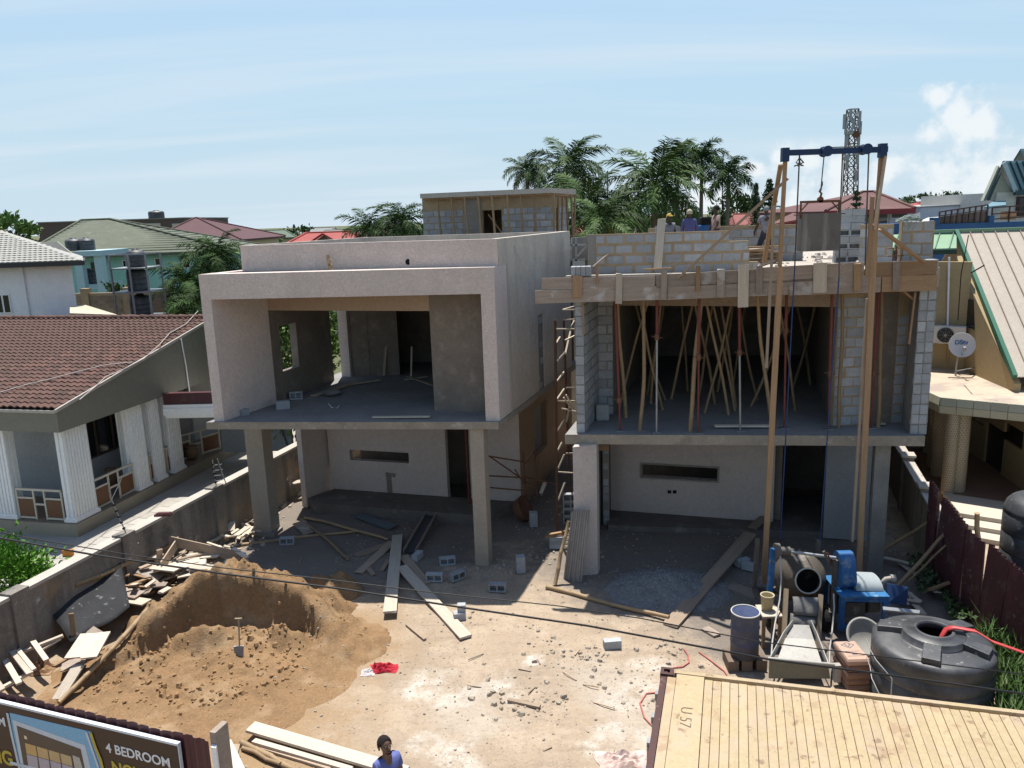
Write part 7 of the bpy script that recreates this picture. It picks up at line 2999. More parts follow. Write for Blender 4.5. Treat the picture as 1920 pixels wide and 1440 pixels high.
	for k in range(3):
		o =plank('board_scrap',(q.x - .3+.05*k,q.y - .1,.35+.03*k),(q.x+.3+.04*k,q.y+.05*k,.35+.03*k),.1,.025,m_wood_new)
		tag(o,'%s scrap of board on the small block pile at the scaffold foot' % ORD[k],'board')
	q =G(1066,990)
	for k in range(4):
		o =put('hollow_block',HB,None,(q.x+.1,q.y+.4,.0+.22*k),(0,0,-.05))
		tag(o,'%s hollow block from the ground in the stack behind the left column' % ORD[k],'block','blocks stacked in the gap between the houses')
	# cloth, bag, shovel, bowl, pan, paper
	def crumple(px,py,rx,ry,h,mat,name,lab,cat,seed,nn=16):
		c =gp(px,py)
		vs =[]
		for j in range(nn+1):
			for i in range(nn+1):
				x,y =i/nn*2 - 1,j/nn*2 - 1
				r_ =max(0,1 - (abs(x) ** 2.5+abs(y) ** 2.5))
				f =noise.noise(Vector((x*2.2,y*2.2,seed)))
				g =noise.noise(Vector((x*5,y*5,seed+3)))
				wob =1+.28*noise.noise(Vector((x*1.3,y*1.3,seed+8)))
				vs.append((c.x+x*rx*wob,c.y+y*ry*wob,c.z+h*r_*(.55+f*.9+g*.6)+.01))
		m_ =MB().add(vs,[(j*(nn+1)+i,j*(nn+1)+i+1,(j+1)*(nn+1)+i+1,(j+1)*(nn+1)+i) for j in range(nn) for i in range(nn)],False)
		o_ =m_.build(name,mat)
		return tag(o_,lab,cat)
	crumple(718,1255,.26,.16,.17,M('red_cloth',(.50,.025,.045),(.40,.02,.035),sc=5,rough=.8),'cloth','bright red cloth crumpled on the sand in the middle','cloth',1)
	crumple(690,1262,.14,.11,.08,M('white_bag',(.62,.57,.55),(.55,.5,.48),sc=5,rough=.7),'paper_bag','small white bag beside the red cloth','bag',2)
	crumple(1166,1428,.40,.26,.16,M('torn_pink_paper',(.52,.33,.27),(.55,.46,.42),sc=3,rough=.85),'torn_sack','torn pinkish paper sack flattened near the container','paper sack',3,18)
	crumple(78,1256,.26,.2,.25,M('brown_paper',(.36,.22,.12),(.28,.17,.09),sc=3,rough=.85),'paper','crumpled brown paper in the scrap at the far left','paper',4)
	# shovel stuck in the sand
	b0 =gp(450,1228)
	t =thing('shovel','shovel stuck upright in the sand heap with its blade down','shovel',b0)
	tp =V(447,1160,b0.y+.12)
	m =MB().tube([tp,b0+Vector((0,.02,.12))],.016,7)
	m.tube([tp+Vector((-.07,0,.0)),tp+Vector((.07,0,.0))],.016,6)
	m.build('handle',M('pale_shaft',(.42,.33,.22),(.35,.27,.18),sc=5,rough=.7),t)
	m =MB()
	q0 =b0+Vector((0,-.02,.20))
	m.slabpoly([q0+Vector((-.1,0,0)),q0+Vector((.1,0,0)),q0+Vector((.09,-.05,-.2)),q0+Vector((0,-.07,-.29)),q0+Vector((-.09,-.05,-.2))],(0,.012,.004))
	m.build('blade',m_steel,t)
	# porch clutter
	c =G(960,940,.2)
	m =MB().lathe([(0,0),(.12,.01),(.24,.10),(.25,.105),(.22,.10),(.1,.03),(0,.025)],(c.x,c.y,.02),24)
	o =m.build('head_pan',M('dusty_metal_pan',(.3,.29,.26)))
	tag(o,'shallow grey pan lying by the left house side wall','pan')
	c =G(970,975)
	m =MB().lathe([(0,.0),(.32,.05),(.38,.3),(.39,.32),(.3,.28),(.2,.08),(0,.06)],(c.x,c.y,.25),20,True,axis=(.8,-.3,.45))
	o =m.build('rusty_pan',m_rust)
	tag(o,'rusty barrow tray tipped on its side by the scaffold','barrow tray')
	for i in range(20):
		px,py =R(900,1180),R(1110,1420)
		if i <8:
			px,py =R(560,900),R(960,1100)
		p =gp(px,py,.012)
		a =R(0,6.28)
		l =R(.12,.45)
		o =plank('twig',p,(p.x+l*cos(a),p.y+l*sin(a),p.z+.01),R(.012,.03),.014,m_wood if i % 3 else m_wood_grey)
		tag(o,'tiny splinter of wood lying loose on the open site ground','splinter','splinters on the ground')
	# red hose by the container
	m =MB()
	mr =M('pink_hose',(.50,.15,.13),(.42,.12,.11),sc=5,rough=.5)
	m.tube([gp(1234,1298,.02),gp(1212,1300,.02),gp(1200,1318,.02),gp(1208,1345,.02),gp(1224,1362,.02),gp(1224,1385,.02),gp(1217,1400,.02),gp(1224,1418,.02),gp(1234,1425,.02)],.013,6)
	o =m.build('hose',mr)
	tag(o,'thin pinkish hose looping beside the end of the container','hose')
	m =MB().tube([gp(1310,1222,.02),gp(1335,1240,.02),gp(1358,1258,.02),gp(1370,1275,.02)],.013,6)
	o =m.build('hose',mr)
	tag(o,'thin red hose running behind the container toward the drum','hose')
	m =MB().tube([gp(1282,1216,.02),gp(1290,1228,.02),gp(1292,1242,.02),gp(1280,1250,.02),gp(1262,1252,.02)],.013,6)
	o =m.build('hose',mr)
	tag(o,'thin red hose curling behind the corner of the container','hose')

on_ground()

# ------------------------------------------------------------------ scrap heap along the left wall
def scrap_heap():
	def at(px,py,z):
		return G(px,py,z)
	t =thing('formwork_box','rough open frame of wide boards thrown on top of the scrap heap','timber frame',at(390,1040,.2))
	a,b =at(318,1014,1.0),at(460,1046,.72)
	plank('board',a,b,.26,.035,m_wood,t,roll=pi/2)
	plank('board',at(335,1014,.95),at(303,1062,.75),.24,.035,m_wood,t,roll=pi/2)
	plank('board',at(458,1042,.72),at(440,1066,.6),.2,.035,m_wood,t,roll=pi/2)
	plank('board',at(437,1028,.85),at(462,1045,.85),.12,.03,m_wood_pale,t)
	big =[((236,1047,.75),(303,1043,.8),.24,m_wood_pale,'pale wide board sticking out left at the top of the scrap heap'),
		   ((299,1030,1.1),(299,1080,.35),.14,m_wood,'post standing upright in the scrap heap'),
		   ((243,1060,.8),(322,1020,.8),.08,m_wood_new,'thin batten lying across the upper scrap heap'),
		   ((322,1074,.55),(372,1040,.6),.5,m_wood_pale,'large pale sheet of ply in the middle of the scrap heap'),
		   ((370,1050,.6),(404,1068,.5),.4,m_wood_pale,'whitish ply offcut on the right of the scrap heap'),
		   ((203,1085,.75),(242,1078,.75),.10,m_wood_new,'fresh yellow batten pointing left from the scrap heap'),
		   ((228,1073,.7),(283,1086,.6),.08,m_wood_new,'long yellow batten low on the scrap heap'),
		   ((240,1098,.55),(275,1086,.6),.10,m_wood_new,'short yellow batten at the front of the scrap heap'),
		   ((262,1066,.75),(282,1058,.75),.13,m_wood,'brown stub on top of the scrap heap'),
		   ((335,1081,.5),(362,1076,.55),.2,m_wood_pale,'pale offcut near the crest of the sand'),
		   ((330,1050,.75),(385,1037,.75),.1,m_wood,'raking batten inside the board frame'),
		   ((395,1044,.62),(425,1060,.5),.12,m_wood_pale,'pale stick under the wide frame board'),
		   ((220,1108,.5),(262,1116,.45),.36,m_wood_grey,'grey splintered sheet at the lower scrap heap'),
		   ((225,1122,.4),(275,1130,.4),.3,m_wood_pale,'white splintered board low in the scrap heap'),
		   ((196,1150,.45),(222,1118,.55),.14,m_wood_pale,'board end poking out over the black sheet'),
		   ((285,1098,.55),(312,1096,.55),.22,m_wood_grey,'dark board on the sand side of the scrap heap'),
		   ((300,1112,.6),(318,1102,.62),.16,m_wood_pale,'small pale scrap on the sand crest'),
		   ((168,1188,.7),(137,1234,.6),.34,m_wood_pale,'pale double board lying low left on the sand'),
		   ((193,1186,.72),(166,1234,.6),.30,m_wood_pale,'right half of the pale double board on the sand'),
		   ((148,1247,.45),(108,1312,.12),.24,m_wood_pale,'long pale board sloping down the sand to the fence'),
		   ((100,1250,.4),(150,1222,.4),.07,m_wood_new,'yellow batten beside the crumpled paper'),
		   ((78,1216,.4),(112,1196,.5),.16,m_wood_pale,'pale board behind the ladder of battens'),
		   ((140,1205,.3),(133,1150,.9),.10,m_wood_new,'split brown lath leaning on the black sheet')]
	for (x0,y0,z0),(x1,y1,z1),w,mt,lab in big:
		o =plank('board',at(x0,y0,z0),at(x1,y1,z1),w,.035,mt,warp=.01)
		tag(o,lab,'board')
	o =bamboo('bamboo_pole',at(140,1098,1.1),at(252,1050,.95),.055,m_bamboo,bend=.01)
	tag(o,'bamboo pole poking out left over the black sheet','bamboo pole')
	o =bamboo('bamboo_pole',at(290,1128,.95),at(110,1318,.12),.055,m_bamboo,bend=.01)
	tag(o,'long bamboo pole laid down the left flank of the sand heap','bamboo pole')
	for i in range(16):
		px,py =R(255,420),R(1035,1085)
		z =R(.45,.75)
		p =at(px,py,z)
		a =R(-.7,.9)
		l =R(.5,1.1)
		o =plank('board',p - Vector((l/2*cos(a),l/2*sin(a),R(-.1,.1))),p+Vector((l/2*cos(a),l/2*sin(a),R(-.1,.1))),R(.14,.34),.03,m_wood_pale if i % 4 else m_wood)
		tag(o,'larger pale board among the jumble at the top of the scrap heap','board','larger boards in the scrap heap')
	# ladder of battens
	t =thing('timber_ladder','ladder like frame of pale battens lying at the far left','ladder',at(40,1245,.2))
	plank('rail',at(-8,1242,.35),at(118,1192,.55),.09,.05,m_wood_pale,t)
	plank('rail',at(-10,1297,.15),at(60,1260,.3),.09,.05,m_wood_pale,t)
	for p,q,w in (((0,1221,.45),(36,1282,.3),.11),((24,1222,.5),(56,1263,.4),.12),((34,1219,.52),(64,1256,.42),.08),((62,1203,.55),(87,1238,.45),.10),((-12,1270,.3),(5,1294,.2),.1)):
		plank('rung',at(*p),at(*q),w,.04,m_wood_pale,t)
	# black sheet
	q =[at(98,1152,.75),at(222,1036,1.15),at(244,1140,.5),at(134,1208,.35)]
	n =10
	vs =[]
	for j in range(n+1):
		for i in range(n+1):
			u,v =i/n,j/n
			p =lerp(lerp(q[0],q[1],u),lerp(q[3],q[2],u),v)
			p.z += .05*noise.noise(Vector((u*3,v*3,2)))+.04*sin(u*7)
			vs.append(p)
	m =MB().add(vs,[(j*(n+1)+i,j*(n+1)+i+1,(j+1)*(n+1)+i+1,(j+1)*(n+1)+i) for j in range(n) for i in range(n)],True)
	o =m.build('black_sheet',M('scuffed_black_sheet',(.032,.033,.036),(.022,.023,.025),sc=3,rough=.85,bump=.5,bsc=7,dirt=[((.22,.22,.225),7,.60,.10,.7)]))
	so_ =o.modifiers.new('thickness','SOLIDIFY')
	so_.thickness =.015
	tag(o,'large scuffed black sheet leaning between the wall and the sand heap','sheet')
	o =plank('batten',q[0]+Vector((0,0,.03)),q[1]+Vector((0,0,.03)),.05,.04,m_wood)
	tag(o,'thin batten along the top edge of the black sheet','batten')
	m =MB()
	for a,b in (((225,1035,1.2),(260,1018,1.3)),((205,1055,1.0),(232,1038,1.2)),((195,1050,1.1),(226,1030,1.25))):
		m.tube([at(*a),at(*b)],.018,6)
	o =m.build('metal_rod',m_steel)
	tag(o,kind='stuff')
	for k,(p0,p1,w,mt) in enumerate((((262,1065,.7),(305,1080,.5),.5,m_wood_grey),((235,1112,.35),(285,1104,.4),.6,m_wood_grey),((145,1215,.3),(185,1180,.5),.45,m_wood_grey),((115,1250,.2),(160,1240,.2),.4,m_wood_grey))):
		o =plank('ply_sheet',at(*p0),at(*p1),w,.02,mt)
		tag(o,('dark ply sheet under the battens of the scrap heap','dark ply sheet low in the scrap heap','dark ply sheet behind the pale double board','dark ply sheet under the crumpled paper')[k],'ply sheet')
	# smaller offcuts filling the heap
	for i in range(120):
		u =random.random()
		px,py =235+200*u+R(-15,15),1088 - 45*u+R(-24,22)
		z =R(.15,.6)
		p =at(px,py,z)
		a =R(0,6.28)
		l =R(.15,.75)
		o =plank('offcut',p,(p.x+l*cos(a),p.y+l*sin(a)*.7,max(.05,z+R(-.2,.2))),R(.05,.18),R(.02,.04),random.choice((m_wood,m_wood_pale,m_wood_pale,m_wood_new,m_wood_grey)))
		tag(o,'loose timber offcut in the scrap heap between wall and sand','offcut','offcuts in the scrap heap')
	for i in range(60):
		px,py =R(388,475),R(972,1014)
		z =R(.02,.3)
		p =at(px,py,z)
		a =R(0,6.28)
		l =R(.1,.5)
		o =plank('wood_chip',p,(p.x+l*cos(a),p.y+l*sin(a),max(.02,z+R(-.15,.15))),R(.05,.22),R(.015,.03),m_wood_pale if i % 4 else m_wood)
		tag(o,'pale broken piece of wood in the litter beside the left house column','wood scrap','wood litter by the left column')
	q =G(560,908,.5)
	o =plank('board',G(548,906,.55),G(578,900,.55),.3,.04,m_wood_pale)
	tag(o,'small board laid on a stone beside the inner column','board')

scrap_heap()

# ------------------------------------------------------------------ scaffold in the gap
def scaffold():
	def V2(px,py,y):
		return V(px,py,y)
	t =thing('scaffold','rusty tied scaffold with pale rungs in the gap between the houses','scaffold',G(1045,1000))
	g0 =G(1045,1003)
	Yc =g0.y
	for a,b in (((1045,1003),(1041,600)),):
		m =MB().tube([V(*a,Yc),V(1043,800,Yc+.05),V(*b,Yc+.1)],.035,7)
		m.build('pole',m_rust,t)
	m =MB().tube([V(1070,960,Yc+1.6),V(1057,600,Yc+1.7)],.03,7)
	m.build('pole',m_rust,t)
	rungs =[((1056,581),(1077,581)),((1060,600),(1077,599)),((1042,617),(1077,617)),((1042,752),(1077,752)),((1062,727),(1078,727)),((1044,885),(1074,887)),((1062,850),(1076,850)),((1042,680),(1060,660)),
			 ((1042,718),(1058,697)),((1043,751),(1058,729)),((1043,813),(1058,786)),((1044,848),(1054,829)),((1045,882),(1058,852)),((1046,940),(1059,905)),((1060,664),(1070,620)),((1057,745),(1080,778)),
			 ((1062,740),(1080,775)),((1053,766),(1080,772)),((1068,760),(1062,790)),((1055,581),(1076,575)),((1060,638),(1077,630)),((1042,645),(1050,632)),((1069,620),(1077,600))]
	for a,b in rungs:
		m =MB().beam(V(*a,Yc+.1),V(*b,Yc+R(.1,.6)),.045,.035)
		m.build('rung',m_wood_pale,t)
	t =thing('scaffold','thin rusty scaffold standing in the shade beside the left house column','scaffold',G(990,968))
	Yb =G(988,968).y
	for pts in (((988,968),(981,847)),((1008,940),(1002,847)),):
		m =MB().tube([V(*p,Yb) for p in pts],.028,6)
		m.build('pole',m_rust,t)
	for pts in (((917,855),(1006,917)),((917,892),(985,896)),((917,914),(985,920)),((1003,850),(1010,870)),((985,870),(1003,845)),((985,895),(1045,908)),((915,855),(982,866)),((965,880),(985,910))):
		m =MB().tube([V(*pts[0],Yb - .05),V(*pts[1],Yb - .05)],.022,6)
		m.build('brace',m_rust,t)
	o =plank('leaning_plank',V(1014,925,Yb+.3),V(1022,905,Yb+.5),.12,.03,m_wood_pale)
	tag(o,'pale plank end leaning by the side wall scaffold','plank')
	# red prop at the left house doorway
	a,b =G(880,945,.3),V(876,834,22.3)
	m =MB().tube([a,(a.x - .02,a.y,3.6)],.03,7)
	o =m.build('steel_prop',m_redpaint)
	tag(o,'rusty red prop standing before the left house doorway','steel prop')
	# ladder and board at the gap behind the roof
	t =thing('roof_ladder','grey ladder frame at the back corner between the two roofs','ladder',V(1085,470,24))
	q =lambda px,py: V(px,py,24)
	for p0,p1 in (((1070,490),(1072,446)),((1080,490),(1080,446)),((1071,460),(1099,459)),((1070,488),(1097,487)),((1082,482),(1099,462))):
		m =MB().beam(q(*p0),q(*p1),.05,.05)
		m.build('rail',m_steel,t)
	m =MB().slabpoly([V(1072,446,24.4),V(1101,444,24.4),V(1101,488,24.4),V(1072,488,24.4)],(0,.1,0))
	o =m.build('grey_panel',m_conc)
	tag(o,'grey concrete panel between the two roofs','panel')

scaffold()

# ------------------------------------------------------------------ front fence with the hoarding
def hoarding():
	a,b =G(-40,1287,2.0),G(392,1387,2.0)
	A,B =Vector(xy(a)),Vector(xy(b))
	d =(B - A).normalized()
	n =Vector((d.y,-d.x))                    # toward the street and the camera
	ln =(B - A).length
	t =thing('sheet_fence','maroon sheet fence along the street at the lower left','fence',(*A,0))
	ms =M('maroon_sheet_paint',(.085,.022,.028))
	sw =.76
	k =0
	x =-4.0
	while x <ln - .05:
		w =min(sw,ln - x)
		vs =[]
		nn =int(w/.038)
		for i in range(nn+1):
			u =x+w*i/nn
			ph =(u/.19) % 1
			off =.028 if ph <.22 else (0 if ph >.38 else .028*(1 - (ph - .22)/.16))
			p =A+d*u+n*(off+(.005 if k % 2 else 0))
			zt =2.0+.012*sin(u*7)+R(-.004,.004)
			vs += [(p.x,p.y,-.03),(p.x,p.y,zt)]
		m =MB().add(vs,[(i*2,i*2+2,i*2+3,i*2+1) for i in range(nn)])
		o =m.build('sheet',ms,t)
		so_ =o.modifiers.new('thickness','SOLIDIFY')
		so_.thickness =.004
		x += w
		k += 1
	m =MB()
	e =B+d*.02
	m.prism([e,e+d*.09,e+d*.09 - n*.25,e - n*.25],-.05,2.12)
	m.build('end_post',m_wood_grey,t)
	m =MB()
	m.prism([e+d*.02+n*.002,e+d*.10+n*.002,e+d*.13+n*.06,e+d*.05+n*.06],.3,1.95)
	m.build('post_strip',m_white,t)
	# hoarding board, its top a little under the sheet tops
	off =.10
	h1 =G(331,1396,1.72)
	s1 =(Vector(xy(PL(333,1397,A+n*off,B+n*off))) - (A+n*off)).dot(d)
	zt =PL(330,1396,A+n*off,B+n*off).z
	hb =thing('hoarding','printed hoarding with house pictures and the words 4 BEDROOM fixed to the maroon fence','hoarding',(*(A+d*(s1 - 2)+n*off),0))

	def hp(s,z,o_=0.):
		p =A+d*s+n*(off+o_)
		return Vector((p.x,p.y,z))
	H =1.15
	m =MB()
	m.hexa([hp(-1.5,zt - H,-.03),hp(s1,zt - H,-.03),hp(s1,zt - H,0),hp(-1.5,zt - H,0),hp(-1.5,zt,-.03),hp(s1,zt,-.03),hp(s1,zt,0),hp(-1.5,zt,0)])
	m.build('banner_sheet',M('hoarding_brown',(.055,.032,.022),(.05,.03,.02),sc=1,rough=.5),hb)
	m =MB()
	m.hexa([hp(-1.5,zt - .012,-.045),hp(s1+.012,zt - .012,-.045),hp(s1+.012,zt - .012,.012),hp(-1.5,zt - .012,.012),hp(-1.5,zt+.022,-.045),hp(s1+.012,zt+.022,-.045),hp(s1+.012,zt+.022,.012),hp(-1.5,zt+.022,.012)])
	m.hexa([hp(s1,zt - H,-.04),hp(s1+.014,zt - H,-.04),hp(s1+.014,zt - H,.006),hp(s1,zt - H,.006),hp(s1,zt - .013,-.04),hp(s1+.014,zt - .013,-.04),hp(s1+.014,zt - .013,.006),hp(s1,zt - .013,.006)])
	m.build('banner_edge',M('white_hem',(.62,.66,.70),(.55,.6,.66),sc=4,rough=.6),hb)

	def flat(pts,col,name,o_):
		m_ =MB().slabpoly([hp(s,z,o_) for s,z in pts],Vector((n.x,n.y,0))*.0015)
		return m_.build(name,M('print_' +name+str(len(MATS)),col,tuple(c*.93 for c in col),sc=2,rough=.5),hb)

	def sz(px,py):
		q =PL(px,py,A+n*off,B+n*off)
		return ((Vector(xy(q)) - (A+n*off)).dot(d),q.z)
	# printed house picture
	P_ =[sz(18,1336),sz(172,1372),sz(196,1450),sz(36,1450)]
	flat([P_[0],P_[1],P_[2],P_[3]],(.20,.42,.62),'printed_sky',.002)
	flat([sz(24,1349),sz(160,1397),sz(176,1460),sz(44,1460)],(.52,.58,.64),'printed_house_frame',.0045)
	flat([sz(32,1360),sz(152,1404),sz(164,1460),sz(50,1460)],(.10,.075,.055),'printed_recess',.007)
	cols =[(.55,.36,.14),(.55,.38,.18),(.52,.36,.18),(.50,.38,.2)]
	for i in range(4):
		x0,x1 =48+22*i,68+22*i
		flat([sz(x0,1392+6.5*i),sz(x1,1398+6.5*i),sz(x1+3,1418+6*i),sz(x0+3,1412+6*i)],cols[i],'printed_window',.0095)
		flat([sz(x0+3,1413+6*i),sz(x1+3,1419+6*i),sz(x1+6,1446+4*i),sz(x0+7,1441+4*i)],(.42,.38,.42),'printed_window',.0095)
	flat([sz(137,1415),sz(150,1420),sz(160,1452),sz(143,1448)],(.45,.43,.38),'printed_stone',.0095)
	flat([sz(46,1378),sz(51,1380),sz(52,1386),sz(47,1384)],(.75,.62,.4),'printed_lamp',.0095)
	flat([sz(20,1426),sz(160,1462),sz(160,1466),sz(20,1432)],(.52,.58,.64),'printed_house_frame',.011)
	# yellow ribbon and white border lines
	def ribbon(pts,w,col,nm,o_):
		m_ =MB()
		for i in range(len(pts) - 1):
			p,q =hp(*sz(*pts[i]),o_),hp(*sz(*pts[i+1]),o_)
			m_.beam(p,q,w,.002,up=(n.x,n.y,0))
		m_.build(nm,M('print_' +nm+str(len(MATS)),col,tuple(c*.9 for c in col),rough=.5),hb)
	ribbon([(171,1373),(180,1400),(190,1424),(196,1450)],.05,(.50,.38,.05),'yellow_ribbon',.0125)
	ribbon([(163,1372),(176,1410),(188,1445)],.04,(.55,.6,.65),'pale_ribbon',.0135)
	ribbon([(15,1336),(24,1380),(38,1440)],.045,(.52,.58,.64),'pale_ribbon',.0135)
	mt_w =M('print_white',(.75,.76,.77),rough=.5)
	mt_y =M('print_gold',(.46,.36,.05),(.42,.33,.05),rough=.5)
	ex,ey =Vector((d.x,d.y,0)),Vector((0,0,1))
	c0,c1 =sz(200,1405),sz(319,1425)
	for shift in (0,1):
		if shift == 0:
			sx0,sx1 =c0[0],c1[0]
			z0 =(sz(262,1417)[1])
		else:
			w_ =c1[0] - c0[0]
			sx1 =sz(12,1362)[0]
			sx0 =sx1 - w_
		cx =(sx0+sx1)/2
		tm =text_mesh('lettering','4 BEDROOM',.2,mt_w,hb,hp(cx,z0,.006),ex,ey,bold=.004)
		tm.scale =((sx1 - sx0)/max(.01,tm.dimensions.x),)*3 if tm.dimensions.x else (1,1,1)
		xs_ =[v.co.x for v in tm.data.vertices]
		f =(sx1 - sx0)/(max(xs_) - min(xs_))
		tm.scale =(f,f*1.0,1)
		for word,dz,wd in (('NOW',.30,.64),('SELLING',.62,1.12)):
			tm =text_mesh('lettering',word,.2,mt_y,hb,hp(cx,z0 - dz,.006),ex,ey,bold=.006)
			xs_ =[v.co.x for v in tm.data.vertices]
			f2 =(sx1 - sx0)*wd*.92/(max(xs_) - min(xs_))
			tm.scale =(f2,f2*1.05,1)
			if word == 'NOW':
				tm.location += Vector((d.x,d.y,0))*(-(sx1 - sx0)*.16)

hoarding()

# ------------------------------------------------------------------ overhead cables
def cables():
	mc =M('black_cable',(.012,.012,.013),rough=.5)
	pts =[(-60,1000),(0,1009),(180,1041),(420,1076),(640,1104),(860,1138),(1100,1173),(1440,1236),(1640,1262),(1920,1301),(2000,1312)]
	m =MB().tube([V(px,py,5.2 - .0003*(px - 960)) for px,py in pts],.0072,6)
	o =m.build('power_cable',mc)
	tag(o,'thick black overhead cable crossing the whole foreground','cable')
	pts =[(-60,985),(60,1010),(240,1040),(420,1065),(620,1087),(820,1112),(1047,1136),(1205,1160),(1423,1203),(1580,1222),(1870,1258),(1990,1274)]
	m =MB().tube([V(px,py,5.7 - .0003*(px - 960)) for px,py in pts],.0046,5)
	o =m.build('power_cable',mc)
	tag(o,'thin black overhead cable just above the thick one','cable')

cables()
# ------------------------------------------------------------------ people
def skin_mesh(name,chain,edges,mat,parent,sub=2,root=0):
	me =bpy.data.meshes.new(name)
	o0 =wloc(parent)
	me.from_pydata([tuple(Vector(p) - o0) for p,r in chain],edges,[])
	me.materials.append(mat)
	o =bpy.data.objects.new(name,me)
	COL.objects.link(o)
	o.parent =parent
	WLOC[o.name] =o0
	md =o.modifiers.new('skin','SKIN')
	md.use_smooth_shade =True
	if not me.skin_vertices:
		return o
	for i,(p,r) in enumerate(chain):
		sv =me.skin_vertices[0].data[i]
		sv.radius =r if isinstance(r,tuple) else (r,r)
		sv.use_root =i == root
	ss =o.modifiers.new('smooth','SUBSURF')
	ss.levels =ss.render_levels =sub
	return o

def person(label,foot,heading,h=1.72,skin=(.06,.032,.02),shirt=((.2,.18,.3),(.16,.14,.26)),trousers=((.05,.05,.06),(.04,.04,.05)),hat=None,lean=0.,spread=.13,arms=((.1,-.1),(.1,-.1)),head_turn=0.,face=False,group=None,sleeve=.62,tilt=0.):
	"""one figure: continuous skinned body; shirt, trousers, hair or cap are its children. heading: 0 faces the camera"""
	foot =Vector(foot)
	k =h/1.75
	t =thing('person',label,'person',foot,group)
	ch,sh =cos(heading),sin(heading)

	def W(x,y,z):
		y2 =y - lean*max(0,z - .9)
		return Vector((foot.x+(x*ch - y2*sh)*k,foot.y+(x*sh+y2*ch)*k,foot.z+z*k))
	W0,ct,st =W,cos(tilt),sin(tilt)

	def H(x,y,z):
		dz =z - 1.56
		return W0(x,y*ct+dz*st,1.56+dz*ct - y*st)
	ms =M('brown_skin_%d' % int(skin[0]*1000),skin,tuple(c*.85 for c in skin),sc=9,rough=.5,spec=.4)
	# skeleton, x to the figure's left, -y ahead
	J ={'pel': (0,0,.96),'sp': (0,.0,1.12),'ch': (0,.01,1.32),'nb': (0,.015,1.46),'nk': (0,.0,1.53)}
	V_,E_ =[],[]

	def add(p,r,par=None,W=W):
		V_.append((W(*p),r*k if not isinstance(r,tuple) else (r[0]*k,r[1]*k)))
		if par is not None:
			E_.append((par,len(V_) - 1))
		return len(V_) - 1
	pel =add(J['pel'],(.125,.10))
	sp =add(J['sp'],(.12,.095),pel)
	chh =add(J['ch'],(.15,.105),sp)
	nb =add(J['nb'],(.09,.075),chh)
	nk =add(J['nk'],.053,nb)
	hx,hy =sin(head_turn),cos(head_turn)
	hd0 =add((0 - hx*.012,-.012,1.585),.062,nk,H)
	hd1 =add((0 - hx*.02,-.02,1.64),(.078,.088),hd0,H)
	hd2 =add((0,-.008,1.70),(.077,.09),hd1,H)
	hd3 =add((0,.0,1.738),(.052,.06),hd2,H)
	pts ={}
	for s,(sw,out) in ((1,arms[0]),(-1,arms[1])):
		shd =add((.165*s,.01,1.43),.055,chh)
		e =(.165*s+s*(.04+out*.3),.01 - sw*.4,1.16)
		el =add(e,.042,shd)
		w =(e[0]+s*out*.3 - s*.02,e[1] - .05 - sw*.75,.93+max(0,sw)*.18)
		wr =add(w,.028,el)
		pts[s] =((.165*s,.01,1.43),e,w)
		hp_ =(w[0],w[1] - .02,w[2] - .07)
		pm =add(hp_,(.036,.02),wr)
		for q in range(4):
			a =(q - 1.5)*.017
			f1 =add((hp_[0]+a*.35,hp_[1] - .012+a,hp_[2] - .055+abs(q - 1.3)*.006),.0095,pm)
			add((hp_[0]+a*.35,hp_[1] - .03+a,hp_[2] - .085+abs(q - 1.3)*.01),.008,f1)
		th =add((hp_[0] - s*.012,hp_[1] - .04,hp_[2] - .015),.010,pm)
		add((hp_[0] - s*.014,hp_[1] - .055,hp_[2] - .05),.009,th)
		hpj =add((.09*s,.0,.90),.085,pel)
		kn =add((.09*s+s*spread*.5,-.03,.50),.058,hpj)
		an =add((.09*s+s*spread,.0,.09),.04,kn)
		add((.09*s+s*spread*1.1,-.12,.03),(.04,.028),an)
	skin_mesh('body',V_,E_,ms,t)
	# shirt
	m1 =M('shirt_%d' % len(MATS),shirt[0],shirt[1],sc=7,rough=.9,bump=.3,bsc=8)
	C_,D_ =[],[]
	def addc(p,r,par=None):
		C_.append((W(*p),r*k if not isinstance(r,tuple) else (r[0]*k,r[1]*k)))
		if par is not None:
			D_.append((par,len(C_) - 1))
		return len(C_) - 1
	a =addc((0,0,.88),(.145,.12))
	b =addc((0,.0,1.1),(.14,.115),a)
	c =addc((0,.01,1.32),(.172,.125),b)
	addc((0,.015,1.47),(.085,.075),c)
	for s in (1,-1):
		p0,p1,p2 =pts[s]
		q0 =addc(p0,.07,c)
		mid =tuple(p0[i]*(1 - sleeve)+p1[i]*sleeve for i in range(3)) if sleeve <= 1 else p1
		q1 =addc(mid,.062,q0)
		if sleeve >1:
			addc(tuple(p1[i]*.15+p2[i]*.85 for i in range(3)),.042,q1)
	skin_mesh('shirt',C_,D_,m1,t)
	m2 =M('trousers_%d' % len(MATS),trousers[0],trousers[1],sc=6,rough=.9,bump=.2,bsc=8)
	C_,D_ =[],[]
	a =addc((0,0,1.0),(.135,.11))
	a =addc((0,0,.90),(.14,.12),a)
	for s in (1,-1):
		b =addc((.09*s,.0,.84),.10,a)
		c =addc((.09*s+s*spread*.5,-.03,.50),.078,b)
		addc((.09*s+s*spread,.0,.12),.066,c)
	skin_mesh('trousers',C_,D_,m2,t)
	# head covering
	mh =M('headwear_%d' % len(MATS),hat[1] if hat else (.012,.011,.01),tuple(x*.85 for x in (hat[1] if hat else (.012,.011,.01))),sc=14,rough=.95,bump=.5,bsc=30)
	hc =(0,.008,1.675)
	vs,fs =[],[]
	n,rows =18,7
	big =1.14 if not hat or hat[0] == 'beanie' else 1.08
